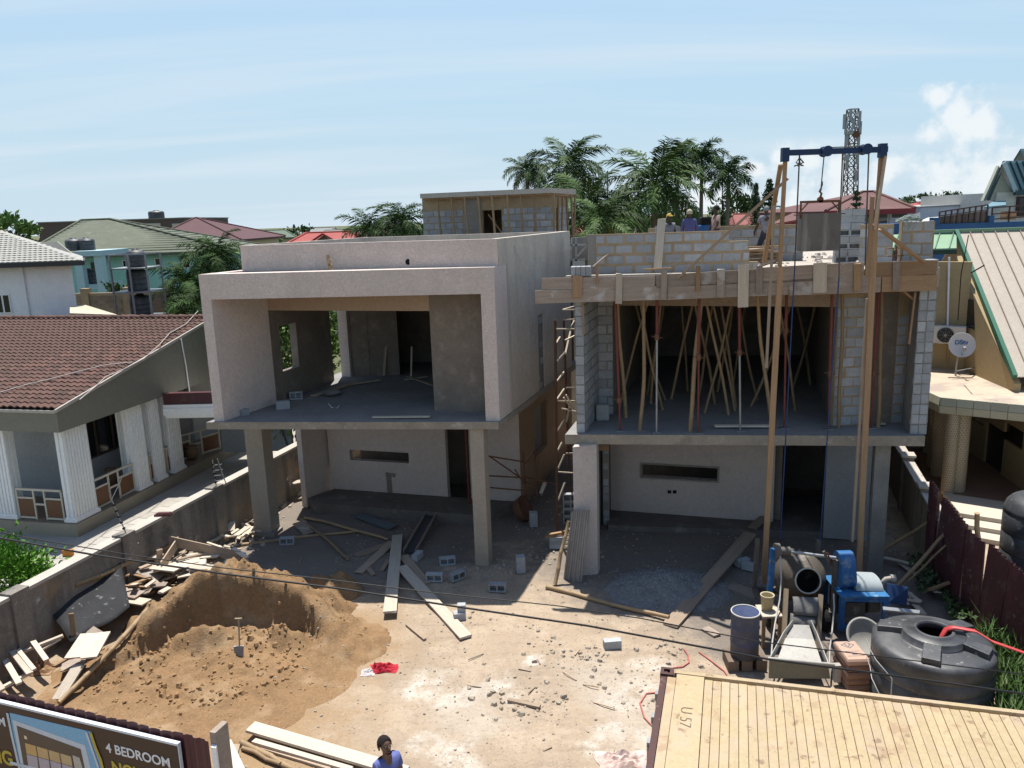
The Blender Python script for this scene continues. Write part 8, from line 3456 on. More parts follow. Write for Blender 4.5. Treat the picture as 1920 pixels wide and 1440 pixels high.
	for j in range(rows+1):
		f =j/rows*(pi/2+.35)
		for i in range(n):
			a =2*pi*i/n
			# lower at the back and sides than over the face
			front =max(0,-sin(a))
			ff =f*(1 - .50*front)
			r =sin(ff)
			vs.append(H(hc[0]+cos(a)*r*.086*big,hc[1]+sin(a)*r*.100*big,hc[2]+cos(ff)*.105*big - .008))
	for j in range(rows):
		for i in range(n):
			fs.append((j*n+i,j*n+(i+1) % n,(j+1)*n+(i+1) % n,(j+1)*n+i))
	mb =MB().add(vs,fs,True)
	mb.build('cap' if hat else 'hair',mh,t)
	if hat and hat[0] == 'cap':
		mb =MB()
		q =[H(-.07,-.085,1.70),H(.07,-.085,1.70),H(.055,-.19,1.685),H(-.055,-.19,1.685)]
		mb.slabpoly(q,(0,0,.008))
		mb.build('cap_peak',mh,t)
	if face:
		me_ =M('eye_white',(.6,.57,.52),rough=.4)
		mp =M('eye_pupil',(.01,.008,.007),rough=.2)
		ml =M('lip',(.10,.042,.036),rough=.5)
		for s in (1,-1):
			e =H(.030*s,-.096,1.652)
			MB().lathe([(0,-.008),(.009,0),(0,.008)],e,10,True,axis=(0,0,1)).build('eye',me_,t)
			MB().lathe([(0,-.004),(.005,0),(0,.004)],H(.030*s,-.104,1.652),8,True).build('pupil',mp,t)
			mb =MB().tube([H(.030*s+.026*cos(q*pi/8),-.112,1.650+.020*sin(q*pi/8)) for q in range(17)],.0022,5)
			mb.tube([H(.056*s,-.110,1.656),H(.082*s,-.04,1.660),H(.085*s,.02,1.655)],.002,4)
			mb.build('spectacles',M('dark_wire',(.02,.018,.016),rough=.3),t)
			mb =MB().lathe([(0,-.030),(.012,-.018),(.016,.006),(.010,.026),(0,.03)],H(.088*s,.012,1.635),8,True,axis=(.1*s,0,1))
			mb.build('ear',ms,t)
			MB().tube([H(.014*s,-.105,1.676),H(.032*s,-.108,1.681),H(.05*s,-.100,1.674)],.004,5).build('eyebrow',mh,t)
		mb =MB().tube([H(0,-.100,1.655),H(0,-.118,1.630),H(0,-.124,1.612),H(0,-.106,1.604)],[.008,.012,.017,.010],8)
		mb.lathe([(0,-.012),(.010,0),(0,.012)],H(.013,-.110,1.609),8,True)
		mb.lathe([(0,-.012),(.010,0),(0,.012)],H(-.013,-.110,1.609),8,True)
		mb.build('nose',ms,t)
		mb =MB().tube([H(-.028,-.094,1.578),H(-.01,-.104,1.582),H(0,-.104,1.580),H(.01,-.104,1.582),H(.028,-.094,1.578)],[.003,.008,.007,.008,.003],8)
		mb.build('mouth',ml,t)
		MB().tube([H(-.012,-.112,1.650),H(.012,-.112,1.650)],.002,4).build('spectacle_bridge',M('dark_wire',(.02,.018,.016)),t)
		mb =MB()
		mb.tube([H(-.05,-.075,1.572),H(-.03,-.092,1.556),H(0,-.100,1.552),H(.03,-.092,1.556),H(.05,-.075,1.572)],[.004,.008,.010,.008,.004],8)
		mb.build('chin_beard',mh,t)
	return t

q =G(724,1399,1.66)
person('man in dark beanie and spectacles with blue shirt, walking past at the bottom edge',(q.x,q.y,0),radians(38),h=1.76,skin=(.15,.08,.052),shirt=((.13,.15,.36),(.10,.12,.30)),hat=('beanie',(.016,.011,.010)),face=True,tilt=.38)
G4 ='workers on the roof deck'

def worker(label,px,pytop,Y,**kw):
	h =kw.get('h',1.72)
	p =V(px,pytop,Y)
	person(label,(p.x,p.y,p.z - h*1.015),kw.pop('heading',pi),group=G4,**kw)

worker('worker in a yellow cap half hidden low behind the parapet',1255,400,25.2,heading=radians(10),skin=(.045,.026,.018),shirt=((.28,.28,.30),(.14,.14,.17)),hat=('cap',(.50,.33,.06)))
worker('worker in purple blue shirt and pale cap seen from behind the parapet',1293,392,24.4,heading=radians(165),shirt=((.085,.09,.22),(.07,.07,.18)),hat=('cap',(.42,.38,.27)),arms=((.25,.05),(.3,.05)),sleeve=1.2)
worker('worker in tan shirt with dark hair, turned to the left',1343,385,24.6,heading=radians(-80),shirt=((.40,.27,.22),(.33,.22,.19)),skin=(.05,.028,.02),arms=((.2,.1),(.1,.2)))
worker('worker in striped grey shirt and grey cap standing beside the hoist',1437,386,24.8,heading=radians(172),shirt=((.28,.28,.31),(.16,.16,.20)),trousers=((.045,.048,.06),(.035,.038,.05)),hat=('cap',(.22,.23,.23)),spread=.22,arms=((.3,.15),(.25,.05)),lean=-.05)
c_ =V(1327,425,25.5)
mb =MB().box((c_.x - .22,c_.y,c_.z - .35),(c_.x+.22,c_.y+.4,c_.z+.06))
o =mb.build('drum',M('worn_blue_paint',(.03,.17,.42)),bevel=.04)
tag(o,'blue plastic drum between two workers behind the parapet','drum')
mb =MB().box((c_.x - .2,c_.y,c_.z+.062),(c_.x+.2,c_.y+.4,c_.z+.3))
o =mb.build('black_box',m_dark,bevel=.04)
tag(o,'black box on top of the blue drum behind the parapet','box')
for k in range(3):
	q =V(1242+9*k,425,25.9)
	o =put('block',SB,None,(q.x,q.y,q.z - .2),(0,0,.1*k))
	tag(o,'%s loose block from the left on the back wall near the yellow capped worker' % ORD[k],'block','loose blocks on the back wall')
# ------------------------------------------------------------------ palms and other trees
def frond_mesh(name,L,droop,nleaf,leaf,mat,width=.05,plumose=0.,seed=0,up=.25):
	rnd =random.Random(seed)
	mb =MB()
	# rachis: rises then arches over
	pts,dirs =[],[]
	p,a =Vector((0,0,0)),up
	n =14
	for i in range(n+1):
		pts.append(p.copy())
		d =Vector((cos(a),0,sin(a)))
		dirs.append(d)
		p =p+d*(L/n)
		a -= droop/n*(.5+1.0*i/n)
	mb.tube(pts,[.035*L/3*(1 - .8*i/n) for i in range(n+1)],4,cap=False)
	for i in range(nleaf):
		u =.12+.88*i/(nleaf - 1)
		f =u*n
		k =min(n - 1,int(f))
		b =pts[k].lerp(pts[k+1],f - k)
		d =dirs[k]
		ln =leaf*(.45+.75*sin(pi*min(1,u*.85+.12)))*rnd.uniform(.85,1.1)
		for s in (-1,1):
			side =Vector((0,s,0))
			upv =d.cross(side)*s
			upv =Vector((-d.z,0,d.x))
			el =rnd.uniform(-.25,.25)+(rnd.uniform(-.8,.8)*plumose)
			t =(side*.8+d*rnd.uniform(.45,.75)+upv*el).normalized()
			m1 =b+t*ln*.5
			e =b+t*ln+Vector((0,0,-ln*rnd.uniform(.25,.55)))
			w =d*width*.5
			mb.add([b - w*.5,b+w*.5,m1+w,m1 - w,e],[(0,1,2,3),(3,2,4)])
	me =bpy.data.meshes.new('frond')
	me.from_pydata(mb.v,[],mb.f)
	me.materials.append(mat)
	return me

FR ={}

def fronds(kind):
	if kind in FR:
		return FR[kind]
	if kind == 'coconut':
		l =[frond_mesh('f',3.6,R(1.0,1.9),38,.82,m_leaf_palm if i else m_leaf_dry,.10,.2,i,.15) for i in range(5)]
	elif kind == 'royal':
		l =[frond_mesh('f',2.6,R(1.2,2.0),38,.68,m_leaf_dark,.095,.8,20+i,.3) for i in range(4)]
	else:
		l =[frond_mesh('f',3.0,R(1.2,2.2),34,.64,m_leaf_dark if i else m_leaf_palm,.085,.5,40+i,.3) for i in range(4)]
	FR[kind] =l
	return l

def palm(kind,label,px,py,Y,scale,n=22,trunk_r=.16,wind=0.,lean=0.,ground=0.,seed=1,elev=(-.75,1.25)):
	rnd =random.Random(seed)
	c =V(px,py,Y)
	base =Vector((c.x - lean,c.y,ground))
	t =thing('palm_tree',label,'palm tree',base)
	m =MB().tube([base,base.lerp(c,.4)+Vector((-lean*.2,0,0)),base.lerp(c,.8),c - Vector((0,0,.1))],[trunk_r*1.25,trunk_r,trunk_r*.9,trunk_r*.8],10)
	m.build('trunk',m_bark,t)
	if kind == 'royal':
		m =MB().tube([c - Vector((0,0,1.0*scale)),c - Vector((0,0,.4*scale)),c+Vector((0,0,.1))],[trunk_r*.85,trunk_r*.9,trunk_r*.5],10)
		m.build('crownshaft',M('green_crownshaft',(.10,.17,.05),(.08,.14,.04),rough=.5),t)
	fl =fronds(kind)
	for i in range(n):
		az =i*2.399+rnd.uniform(-.2,.2)
		u =(i+.5)/n
		el =elev[1]+(elev[0] - elev[1])*u ** .8
		me =fl[0] if (kind == 'coconut' and u >.88) else fl[1+rnd.randint(0,len(fl) - 2)]
		# wind pushes fronds toward +x
		dx,dy =cos(az)*cos(el)+wind,sin(az)*cos(el)
		az2 =atan2(dy,dx)
		o =put('frond',me,t,c+Vector((0,0,.05)),(rnd.uniform(-.3,.3),-el,az2))
		s =scale*rnd.uniform(.85,1.1)
		o.scale =(s,s,s)
	return t

palm('coconut','bushy coconut palm rising just behind the rooftop room, left of its taller neighbour',988,322,62,.60,28,seed=2,wind=.15)
palm('coconut','tall windswept coconut palm behind the right corner of the rooftop room',1062,316,60,.95,24,seed=3,wind=.25,lean=.8)
palm('coconut','low coconut palm drooping beside the right corner of the rooftop room',1098,392,48,.85,24,seed=4)
palm('coconut','slender coconut palm between the rooftop room and the biggest palm',1150,388,66,.8,16,seed=5)
palm('coconut','biggest coconut palm, its fronds spread over the workers',1228,350,47,1.05,27,seed=6,wind=.1,trunk_r=.22)
palm('coconut','dense palm low behind the biggest coconut palm',1200,400,58,.8,16,seed=16)
palm('royal','tall royal palm behind the biggest coconut palm, left of a matching one',1270,302,62,.78,17,seed=7,elev=(-.6,1.35))
palm('royal','royal palm in the middle of the group above the tan shirted worker',1316,305,64,.90,18,seed=8,elev=(-.6,1.35))
palm('royal','royal palm with bare grey trunk standing apart on the right of the group',1366,332,62,.88,18,seed=9,elev=(-.7,1.3))
palm('coconut','coconut palm crown low left of the workers',1130,420,42,.75,18,seed=17)
palm('oil','oil palm behind the left house parapet, left of the rooftop room',752,425,58,1.0,26,seed=10)
palm('oil','smaller oil palm behind the red roof, left of another',692,436,60,.85,22,seed=11)
palm('oil','oil palm with arching fronds beside the left edge of the balcony frame',402,492,44,.85,28,seed=12,elev=(-.9,1.2))
palm('oil','dark drooping oil palm in front of the turquoise house',352,535,42,.75,26,seed=13,elev=(-1.0,1.1))
palm('oil','low oil palm partly behind the tiled bungalow',372,575,38,.6,22,seed=14,elev=(-.9,1.1))

def tree(label,px,py,Y,rx,rz,n,size,mat,seed,kind='tree'):
	c =V(px,py,Y)
	t =thing('broadleaf_tree',label,'tree',(c.x,c.y,0))
	o =leaf_mass('crown',c,rx,rx,rz,n,size,mat,t,seed=seed)
	tag(o,kind='stuff')
	rnd =random.Random(seed)
	m =MB().tube([(c.x,c.y,0),(c.x+.1,c.y,c.z - rz*.7),(c.x,c.y,c.z)],[.25,.2,.1],8)
	for k in range(5):
		a =k*1.3
		m.tube([(c.x,c.y,c.z - rz*.7),(c.x+cos(a)*rx*.5,c.y+sin(a)*rx*.5,c.z+rz*rnd.uniform(-.2,.4))],[.12,.04],6)
	m.build('trunk',m_bark,t)
	return t

tree('light green feathery tree at the left edge beyond the white house',18,432,44,1.3,.9,900,.34,m_leaf_light,21)
tree('dark broad tree behind the royal palm with the bare trunk',1385,402,90,3.0,2.0,1400,.5,m_leaf_tree,22)
tree('round dark tree left of the bare royal trunk',1330,412,80,1.8,1.4,800,.45,m_leaf_tree,23)
tree('far green tree left of the red gabled roof',556,438,120,2.2,1.1,700,.5,m_leaf_tree,24)
tree('far bright tree beside the black tank on the green roofed house',498,452,90,2.0,.9,800,.4,m_leaf_light,25)
tree('far bushy tree right of the maroon hipped roof at the right',1722,381,150,3.6,1.4,900,.6,m_leaf_tree,26)
tree('far feathery tree on the right skyline',1779,374,190,2.4,1.9,500,.6,m_leaf_tree,27)
tree('far wide tree on the right skyline near the blue gabled house',1818,374,200,4.0,1.2,700,.7,m_leaf_tree,28)
tree('small green tree behind the end of the grey green roof',455,452,100,1.6,.9,500,.4,m_leaf_tree,29)
tree('green shrubby tree between the turquoise house and its block wall',222,540,47,1.0,.5,700,.22,m_leaf_tree,30)

def conifer(label,px,pytop,pybase,Y,r,tiers,seed,star=False):
	rnd =random.Random(seed)
	a,b =V(px,pytop,Y),V(px,pybase,Y)
	H =a.z - b.z
	t =thing('conifer_tree',label,'conifer',(a.x,a.y,0))
	m =MB().tube([(a.x,a.y,0),(a.x,a.y,b.z),(a.x,a.y,a.z)],[.16,.14,.02],7)
	m.build('trunk',m_bark,t)
	m =MB()
	for k in range(tiers):
		u =k/(tiers - 1)
		z =a.z - H*u
		rr =r*(.12+.88*u)*rnd.uniform(.85,1.1)
		nb =7 if star else 9
		for i in range(nb):
			az =i*2*pi/nb+rnd.uniform(-.3,.3)
			tip =Vector((a.x+cos(az)*rr,a.y+sin(az)*rr,z+rr*(.18 if star else -.1)))
			st =Vector((a.x,a.y,z))
			d =(tip - st)
			s =Vector((-sin(az),cos(az),0))
			for q in range(16):
				u2 =(q+rnd.random())/16
				p =st.lerp(tip,.12+.9*u2)+Vector((rnd.gauss(0,.04),rnd.gauss(0,.04),rnd.gauss(0,.05)))*r
				w =r*rnd.uniform(.07,.13)*(1.15 - .5*u2)
				e1 =Vector((rnd.gauss(0,1),rnd.gauss(0,1),rnd.gauss(0,.8))).normalized()*w
				e2 =e1.cross(Vector((rnd.gauss(0,1),rnd.gauss(0,1),rnd.gauss(0,1)))).normalized()*w*.5
				m.add([p - e1,p+e2,p+e1,p - e2],[(0,1,2,3)])
	o =m.build('foliage',m_conifer,t)
	tag(o,kind='stuff')
	return t

conifer('slim dark conifer behind the long diagonal brace',1418,345,420,70,.85,20,31)
conifer('tall tiered conifer right of the slim one behind the striped shirt worker',1443,340,425,66,1.45,11,32,True)
conifer('small tiered conifer before the maroon hipped roof behind the block stack',1607,362,440,44,.95,8,33,True)
conifer('distant thin conifer on the left skyline',551,422,440,130,.9,8,34)

# ------------------------------------------------------------------ houses beyond
m_glassb =m_glass

def hip_house(label,A,B,depth,z_eave,z_ridge,wall,roof,over=.5,ridge_in=.3,z0=0.,wins=(),name='house',trim=None,ridge_pts=None,ribs=0):
	"""A, B: front eave corners (plan); depth to the back; ridge along A-B inset at both ends"""
	A,B =Vector(A[:2]),Vector(B[:2])
	d =(B - A).normalized()
	n =Vector((-d.y,d.x))
	if n.y <0:
		n =-n
	L =(B - A).length
	t =thing(name,label,'house',(*(A+d*L/2),0))
	i_ =over
	w =[A+d*i_+n*i_,B - d*i_+n*i_,B - d*i_+n*(depth - i_),A+d*i_+n*(depth - i_)]
	m =MB().prism(w,z0,z_eave - .02)
	m.build('wall',wall,t)
	if ridge_pts:
		r0,r1 =ridge_pts
	else:
		r0,r1 =A+d*(L*ridge_in)+n*depth/2,B - d*(L*ridge_in)+n*depth/2
	e =[A,B,B+n*depth,A+n*depth]
	V3 =lambda p,z: (p.x,p.y,z)
	vs =[V3(p,z_eave) for p in e]+[V3(r0,z_ridge),V3(r1,z_ridge)]+[V3(p,z_eave - .18) for p in e]
	m =MB().add(vs,[(0,1,5,4),(1,2,5),(2,3,4,5),(3,0,4),(0,6,7,1),(1,7,8,2),(2,8,9,3),(3,9,6,0),(6,9,8,7)])
	ro =m.build('roof',roof,t)
	if ribs:
		m =MB()
		for k in range(1,ribs):
			u =k/ribs
			p,q =Vector(V3(A,z_eave)).lerp(Vector(V3(r0,z_ridge)),u),Vector(V3(B,z_eave)).lerp(Vector(V3(r1,z_ridge)),u)
			m.beam(p+Vector((0,-.02,.02)),q+Vector((0,-.02,.02)),.06,.05)
			p2 =Vector(V3(e[2],z_eave)).lerp(Vector(V3(r1,z_ridge)),u)
			m.beam(q+Vector((0,0,.02)),p2+Vector((0,0,.02)),.06,.05)
		o =m.build('tile_course',roof,ro)
		tag(o,kind='stuff')
	# hip and ridge caps
	m =MB()
	for p,q in ((vs[4],vs[5]),(vs[0],vs[4]),(vs[1],vs[5]),(vs[2],vs[5])):
		m.tube([Vector(p)+Vector((0,0,.03)),Vector(q)+Vector((0,0,.03))],.09,6)
	o =m.build('ridge_cap',roof,ro)
	tag(o,kind='stuff')
	if trim:
		m =MB()
		m.prism([A - n*.03 - d*.03,B - n*.03+d*.03,B - n*.002+d*.03,A - n*.002 - d*.03],z_eave - .26,z_eave+.02)
		m.prism([B+d*.002,B+d*.03,B+d*.03+n*depth,B+d*.002+n*depth],z_eave - .26,z_eave+.02)
		m.build('fascia',trim,t)
	a,b =w[0],w[1]
	for (px0,py0,px1,py1,kind) in wins:
		p,q =PL(px0,py0,a,b),PL(px1,py1,a,b)
		m =MB()
		m.prism([Vector(xy(p)) - n*.06 - d*.06,Vector(xy(q)) - n*.06+d*.06,Vector(xy(q)) - n*.002+d*.06,Vector(xy(p)) - n*.002 - d*.06],q.z - .06,p.z+.06)
		f =m.build('window' if kind == 'w' else 'door',m_white if kind == 'w' else wall,t)
		m =MB()
		m.prism([Vector(xy(p)) - n*.075,Vector(xy(q)) - n*.075,Vector(xy(q)) - n*.061,Vector(xy(p)) - n*.061],q.z,p.z)
		m.build('pane',m_glass,f)
	return t,w,d,n

def E_(px,py,Y):
	v =V(px,py,Y)
	return v

m_teal =M('turquoise_wall_paint',(.30,.56,.52),(.27,.51,.475),sc=.5,rough=.85)
m_greenroof =M('grey_green_roof_tile',(.115,.128,.09),(.09,.102,.072),sc=1.2,rough=.8,dirt=[((.2,.22,.17),1.5,.55,.2,.5)])
m_marroof =M('maroon_roof_tile_far',(.095,.042,.046),(.08,.035,.038),sc=1.0,rough=.8)
m_maroof2 =M('faded_maroon_roof',(.135,.06,.054),(.105,.049,.045),sc=.6,rough=.8,dirt=[((.17,.105,.09),.7,.54,.2,.6)])
m_red =M('bright_red_roof',(.30,.055,.042),(.25,.046,.037),sc=1,rough=.7)
m_cream =M('cream_wall_far',(.55,.48,.38),(.5,.44,.35),sc=.6,rough=.9)

# turquoise house
a,b =E_(150,478,55),E_(440,470,58)
zE =(a.z+b.z)/2
r0,r1 =V(152,413,63),V(206,412,62)
th,tw_,td,tn =hip_house('turquoise house with grey green tiled hip roof at the left',(a.x - 4.5,a.y+.4),b,15,zE,V(180,412,62).z,m_teal,m_greenroof,.7,ribs=16,ridge_pts=(Vector(xy(r0)),Vector(xy(r1))),
							wins=((231,489,240,499,'w'),(291,485,301,496,'w'),(343,483,356,501,'w'),(170,492,182,530,'d')))
def porch():
	t =thing('porch','pale blue two storey porch of the turquoise house with black tanks on it','porch',V(170,545,52))
	y =52.
	z1 =V(170,470,y).z
	z2 =V(170,480,y).z
	m_p =M('pale_blue_paint',(.42,.58,.62),(.38,.53,.57),sc=1,rough=.8)
	for px in (151,189):
		p =V(px,500,y)
		m =MB().box((p.x - .25,y - .25,0),(p.x+.25,y+.25,z2))
		m.build('porch_column',m_p,t)
	p,q =V(147,480,y),V(192,480,y)
	m =MB().box((p.x - .1,y - .4,z2),(q.x+.1,y+3.5,z1))
	m.build('porch_slab',m_p,t)
	p2,q2 =V(152,534,y),V(188,534,y)
	m =MB().box((p2.x,y,p2.z - .3),(q2.x,y+3,p2.z))
	m.build('porch_floor',m_p,t)
	for k,px in enumerate((139,163)):
		c =V(px,462,y+1.2)
		tank('water_tank',('left','right')[k]+' black tank on top of the pale blue porch',(c.x,c.y,z1),.50 if k else .52,.80,'tanks on the porch roof',lid=True)
	c =V(168,530,y+.8)
	tank('water_tank','black tank standing inside the pale blue porch',(c.x,c.y,p2.z),.5,.95)

porch()
# brown flat roofed building and maroon hip roof behind
def box_building(label,px0,px1,pyt,Y,depth,wall,extra=None,name='flat_roofed_building'):
	a,b =V(px0,pyt,Y),V(px1,pyt,Y)
	z =(a.z+b.z)/2
	t =thing(name,label,'building',((a.x+b.x)/2,Y,0))
	m =MB().box((a.x,Y,0),(b.x,Y+depth,z))
	m.build('wall',wall,t)
	m =MB().box((a.x - .1,Y - .1,z),(b.x+.1,Y+depth+.1,z+.12))
	m.build('parapet_cap',m_conc,t)
	return t,z

t_,z_ =box_building('dark brown flat roofed building behind the green tiled roof',70,345,414,95,15,M('dark_brown_wall',(.13,.095,.08),(.115,.085,.07),rough=.85))
for px0,px1 in ((270,302),(322,352)):
	p,q =V(px0,416,94.9),V(px1,431,94.9)
	MB().box((p.x,94.85,q.z),(q.x,94.98,p.z - .2)).build('cream_panel',m_cream,t_)
c =V(294,410,97)
tank('water_tank','black tank on the brown flat roofed building',(c.x,c.y,z_+.12),.9,.9)
r_ =V(365,409,82)
hip_house('maroon hip roofed house right of the brown flat building',V(268,448,74),V(452,453,74),15,V(360,452,74).z,r_.z,m_cream,m_marroof,.6,ridge_pts=(Vector((r_.x,r_.y)),Vector((r_.x+.3,r_.y))))
# green roofed house and red gable
hip_house('low grey green roofed house on the left skyline',V(470,447,110),V(556,445,112),10,V(510,446,111).z,V(510,432,116).z,m_cream,M('dull_green_roof',(.10,.14,.10),(.085,.12,.085),rough=.8),.5,ridge_in=.18)
c =V(468,447,105)
tank('water_tank','black tank beside the low grey green roof',(c.x,c.y,c.z - .3),.75,1.5)
hip_house('far grey roofed house behind the red gable',V(590,446,150),V(668,444,152),12,V(620,445,151).z,V(640,431,157).z,m_cream,M('grey_far_roof',(.17,.19,.18),(.15,.17,.16),rough=.8),.5,ridge_in=.3)
t_,w_,d_,n_ =hip_house('bright red tiled house with a small brown gable behind the parapet',V(528,462,62),V(690,459,63),11,V(610,460,62).z,V(620,436,67).z,m_cream,m_red,.5,ridge_in=.22)
g0,g1,g2 =V(578,462,61.3),V(636,460,61.4),V(606,441,61.3)
MB().slabpoly([g0,g1,g2],(0,.8,0)).build('gable',M('brown_shingle',(.16,.12,.09),(.13,.1,.08),sc=5),t_)
m =MB()
m.beam(g0+Vector((-.2,-.1,.05)),g2+Vector((0,-.1,.1)),.3,.12)
m.beam(g1+Vector((.2,-.1,.05)),g2+Vector((0,-.1,.1)),.3,.12)
m.build('gable_roof',m_red,t_)

def white_house():
	Y =34.
	a,b =V(-80,489,Y),V(132,488,Y)
	zt =V(60,490,Y).z
	t =thing('white_house','white walled house with pale tiled roof at the left edge','house',(a.x+3,Y,0))
	m =MB().prism([(a.x,Y),(b.x,Y),(b.x - 3.2,Y+5.5),(a.x - 2,Y+5.5)],0,zt)
	m.build('wall',m_white_wall,t)
	p,q =V(38,500,Y - .12),V(54,585,Y - .12)
	MB().box((p.x,Y - .12,0),(q.x,Y - .003,zt)).build('wall_rib',m_white_wall,t)
	# window
	p,q =V(-40,553,Y),V(24,587,Y)
	w =MB().box((p.x,Y - .05,q.z),(q.x,Y - .004,p.z)).build('window',m_white,t)
	for x0,x1 in ((p.x+.05,(p.x+q.x)/2+.3),((p.x+q.x)/2+.38,q.x - .05)):
		MB().box((x0,Y - .06,q.z+.05),(x1,Y - .051,p.z - .05)).build('pane',m_glass,w)
	# roof in courses of pale tile
	mt_ =M('pale_roof_tile',(.34,.335,.30),(.29,.285,.26),sc=1.5,rough=.8,var=.06,dirt=[((.33,.33,.3),1.2,.56,.2,.5)])
	e0,e1 =V(-90,496,Y - .6),V(156,490,Y - .6)
	k =16
	tops =[V(-240,421,Y+5.2),V(-38,421,Y+5.2)]
	tops[0].z =tops[1].z
	e1.z =e0.z =(e0.z+e1.z)/2
	tw0,tw1 =.29,.0
	up =(tops[0] - e0)
	tile =bpy.data.meshes.new('tile')
	vs,fs =[],[]
	n =4
	for j,(yy,zz) in enumerate(((0,.035),(.33,.005))):
		for i in range(n+1):
			u =i/n
			vs.append((u*.22,yy,zz+.022*abs(sin(u*pi))))
	fs =[(i,i+1,n+2+i,n+1+i) for i in range(n)]
	b0 =len(vs)
	for i in range(n+1):
		vs.append((i/n*.22,0,0))
	fs += [(b0+i,b0+i+1,i+1,i) for i in range(n)]
	rest =MB()
	rows =20
	for r in range(rows):
		u0 =r/rows
		L0,L1 =e0.lerp(tops[0],u0),e1.lerp(tops[1],u0)
		n_t =int((L1 - L0).length/.22)
		d =(L1 - L0).normalized()
		upd =(tops[0] - e0).normalized()
		nm =d.cross(upd).normalized()
		upd =nm.cross(d)
		for i in range(n_t):
			o_ =L0+d*(.22*i)
			rest.add([o_+d*v[0]+upd*v[1]+nm*v[2] for v in vs],fs)
	o =rest.build('tile_field',mt_,t)
	tag(o,kind='stuff')
	MB().slabpoly([e0,e1,tops[1],tops[0]],(0,0,-.08)).build('roof_deck',m_dark,t)
	m =MB().beam(e0+Vector((0,-.03,-.10)),e1+Vector((0,-.03,-.10)),.05,.17)
	m.beam(e1+Vector((.02,0,-.08)),e1+Vector((-2,4,-.08)),.05,.17)
	m.build('gutter',M('dark_fascia',(.05,.05,.05),(.04,.04,.04),rough=.6),t)
	MB().slabpoly([e1,e1+Vector((-3.4,6.5,0)),tops[1]+Vector((-.8,1.5,0)),tops[1]],(0,0,-.06)).build('roof',mt_,t)
	# second ridge farther back
	f0,f1,f2 =V(50,455,Y+5),V(107,453,Y+5),V(150,488,Y+4.6)
	MB().slabpoly([V(40,490,Y+4.6),f2,f1,f0],(0,.1,0)).build('roof',mt_,t)
	# buff lean-to roof below
	q0 =[V(131,587,31),V(131,575,33),V(158,571,33),V(220,590,31)]
	o =MB().slabpoly(q0,(0,0,-.08)).build('lean_to_roof',M('buff_sheet',(.50,.44,.32),(.45,.4,.29),rough=.7))
	tag(o,'small buff lean to roof between the white house and the water tower','roof')

white_house()

def tank_tower():
	Y =38.
	t =thing('tank_tower','steel tower of three stacked decks carrying black tanks','tower',V(258,590,Y))
	xs =[V(px,540,Y).x for px in (224,258,290)]
	x0,x1 =xs[0],xs[2]
	ztop =V(258,476,Y).z
	m =MB()
	for x in (x0,x1):
		for y in (Y - .6,Y+1.0):
			m.beam((x,y,0),(x,y,ztop),.07,.07,up=(0,1,0))
	m.beam((V(262,540,Y).x,Y - .8,0),(V(262,540,Y).x,Y - .8,ztop),.07,.07,up=(0,1,0))
	o =m.build('tower_post',m_steel,t)
	decks =[V(258,py,Y).z for py in (501,545,592)]
	for i,z in enumerate(decks):
		m =MB().box((x0 - .05,Y - .65,z - .06),(x1+.05,Y+1.05,z))
		m.build('deck',m_steel,t)
	m =MB()
	for y in (Y - .65,Y+1.05):
		m.beam((x0,y,ztop),(x1,y,ztop),.05,.05)
	m.beam((x0,Y - .65,ztop),(x0,Y+1.05,ztop),.05,.05)
	m.beam((x1,Y - .65,ztop),(x1,Y+1.05,ztop),.05,.05)
	m.build('top_frame',m_steel,t)
	for i,(px,pyb,pyt,r) in enumerate(((257,501,468,.42),(260,545,503,.46),(267,592,552,.50))):
		c =V(px,pyb,Y+.2)
		h =V(px,pyt,Y+.2).z - decks[i]
		tank('water_tank',('top','middle','lowest')[i]+' black tank on the steel tower',(c.x,Y+.2,decks[i]),r,h,'tanks on the steel tower')

tank_tower()

def block_wall_far():
	A,B =V(128,545,43),V(392,540,42)
	zt =V(300,545,43).z
	t =thing('block_wall','brown block boundary wall behind the tiled bungalow','wall',(A.x,A.y,0))
	MB().wall(A,B,0,zt,.2).build('mortar',m_mortar,t)
	pa =MB()
	for i in range(3):
		p =A.lerp(B,(.12,.42,.72)[i])
		MB().box((p.x - .2,p.y - .12,0),(p.x+.2,p.y+.3,zt+.25)).build('pier',m_mortar,t)
	mb =MB()
	d =(Vector(xy(B)) - Vector(xy(A))).normalized()
	n =Vector((d.y,-d.x))
	Ln =(Vector(xy(B)) - Vector(xy(A))).length
	r =0
	z =zt - 1.7
	mb2 =M('brown_block',(.27,.215,.155),(.21,.17,.125),sc=3,rough=.95,var=.2)
	me =bpy.data.meshes.new('block')
	q =MB().box((0,-.02,0),(.42,.0,.19))
	me.from_pydata(q.v,[],q.f)
	me.materials.append(mb2)
	ang =atan2(d.y,d.x)
	while z <zt - .15:
		x =-.22*(r % 2)
		while x <Ln - .4:
			if x >0:
				c =Vector(xy(A))+d*x
				put('block',me,t,(c.x,c.y,z),(0,0,ang))
			x += .46
		z += .225
		r += 1

block_wall_far()

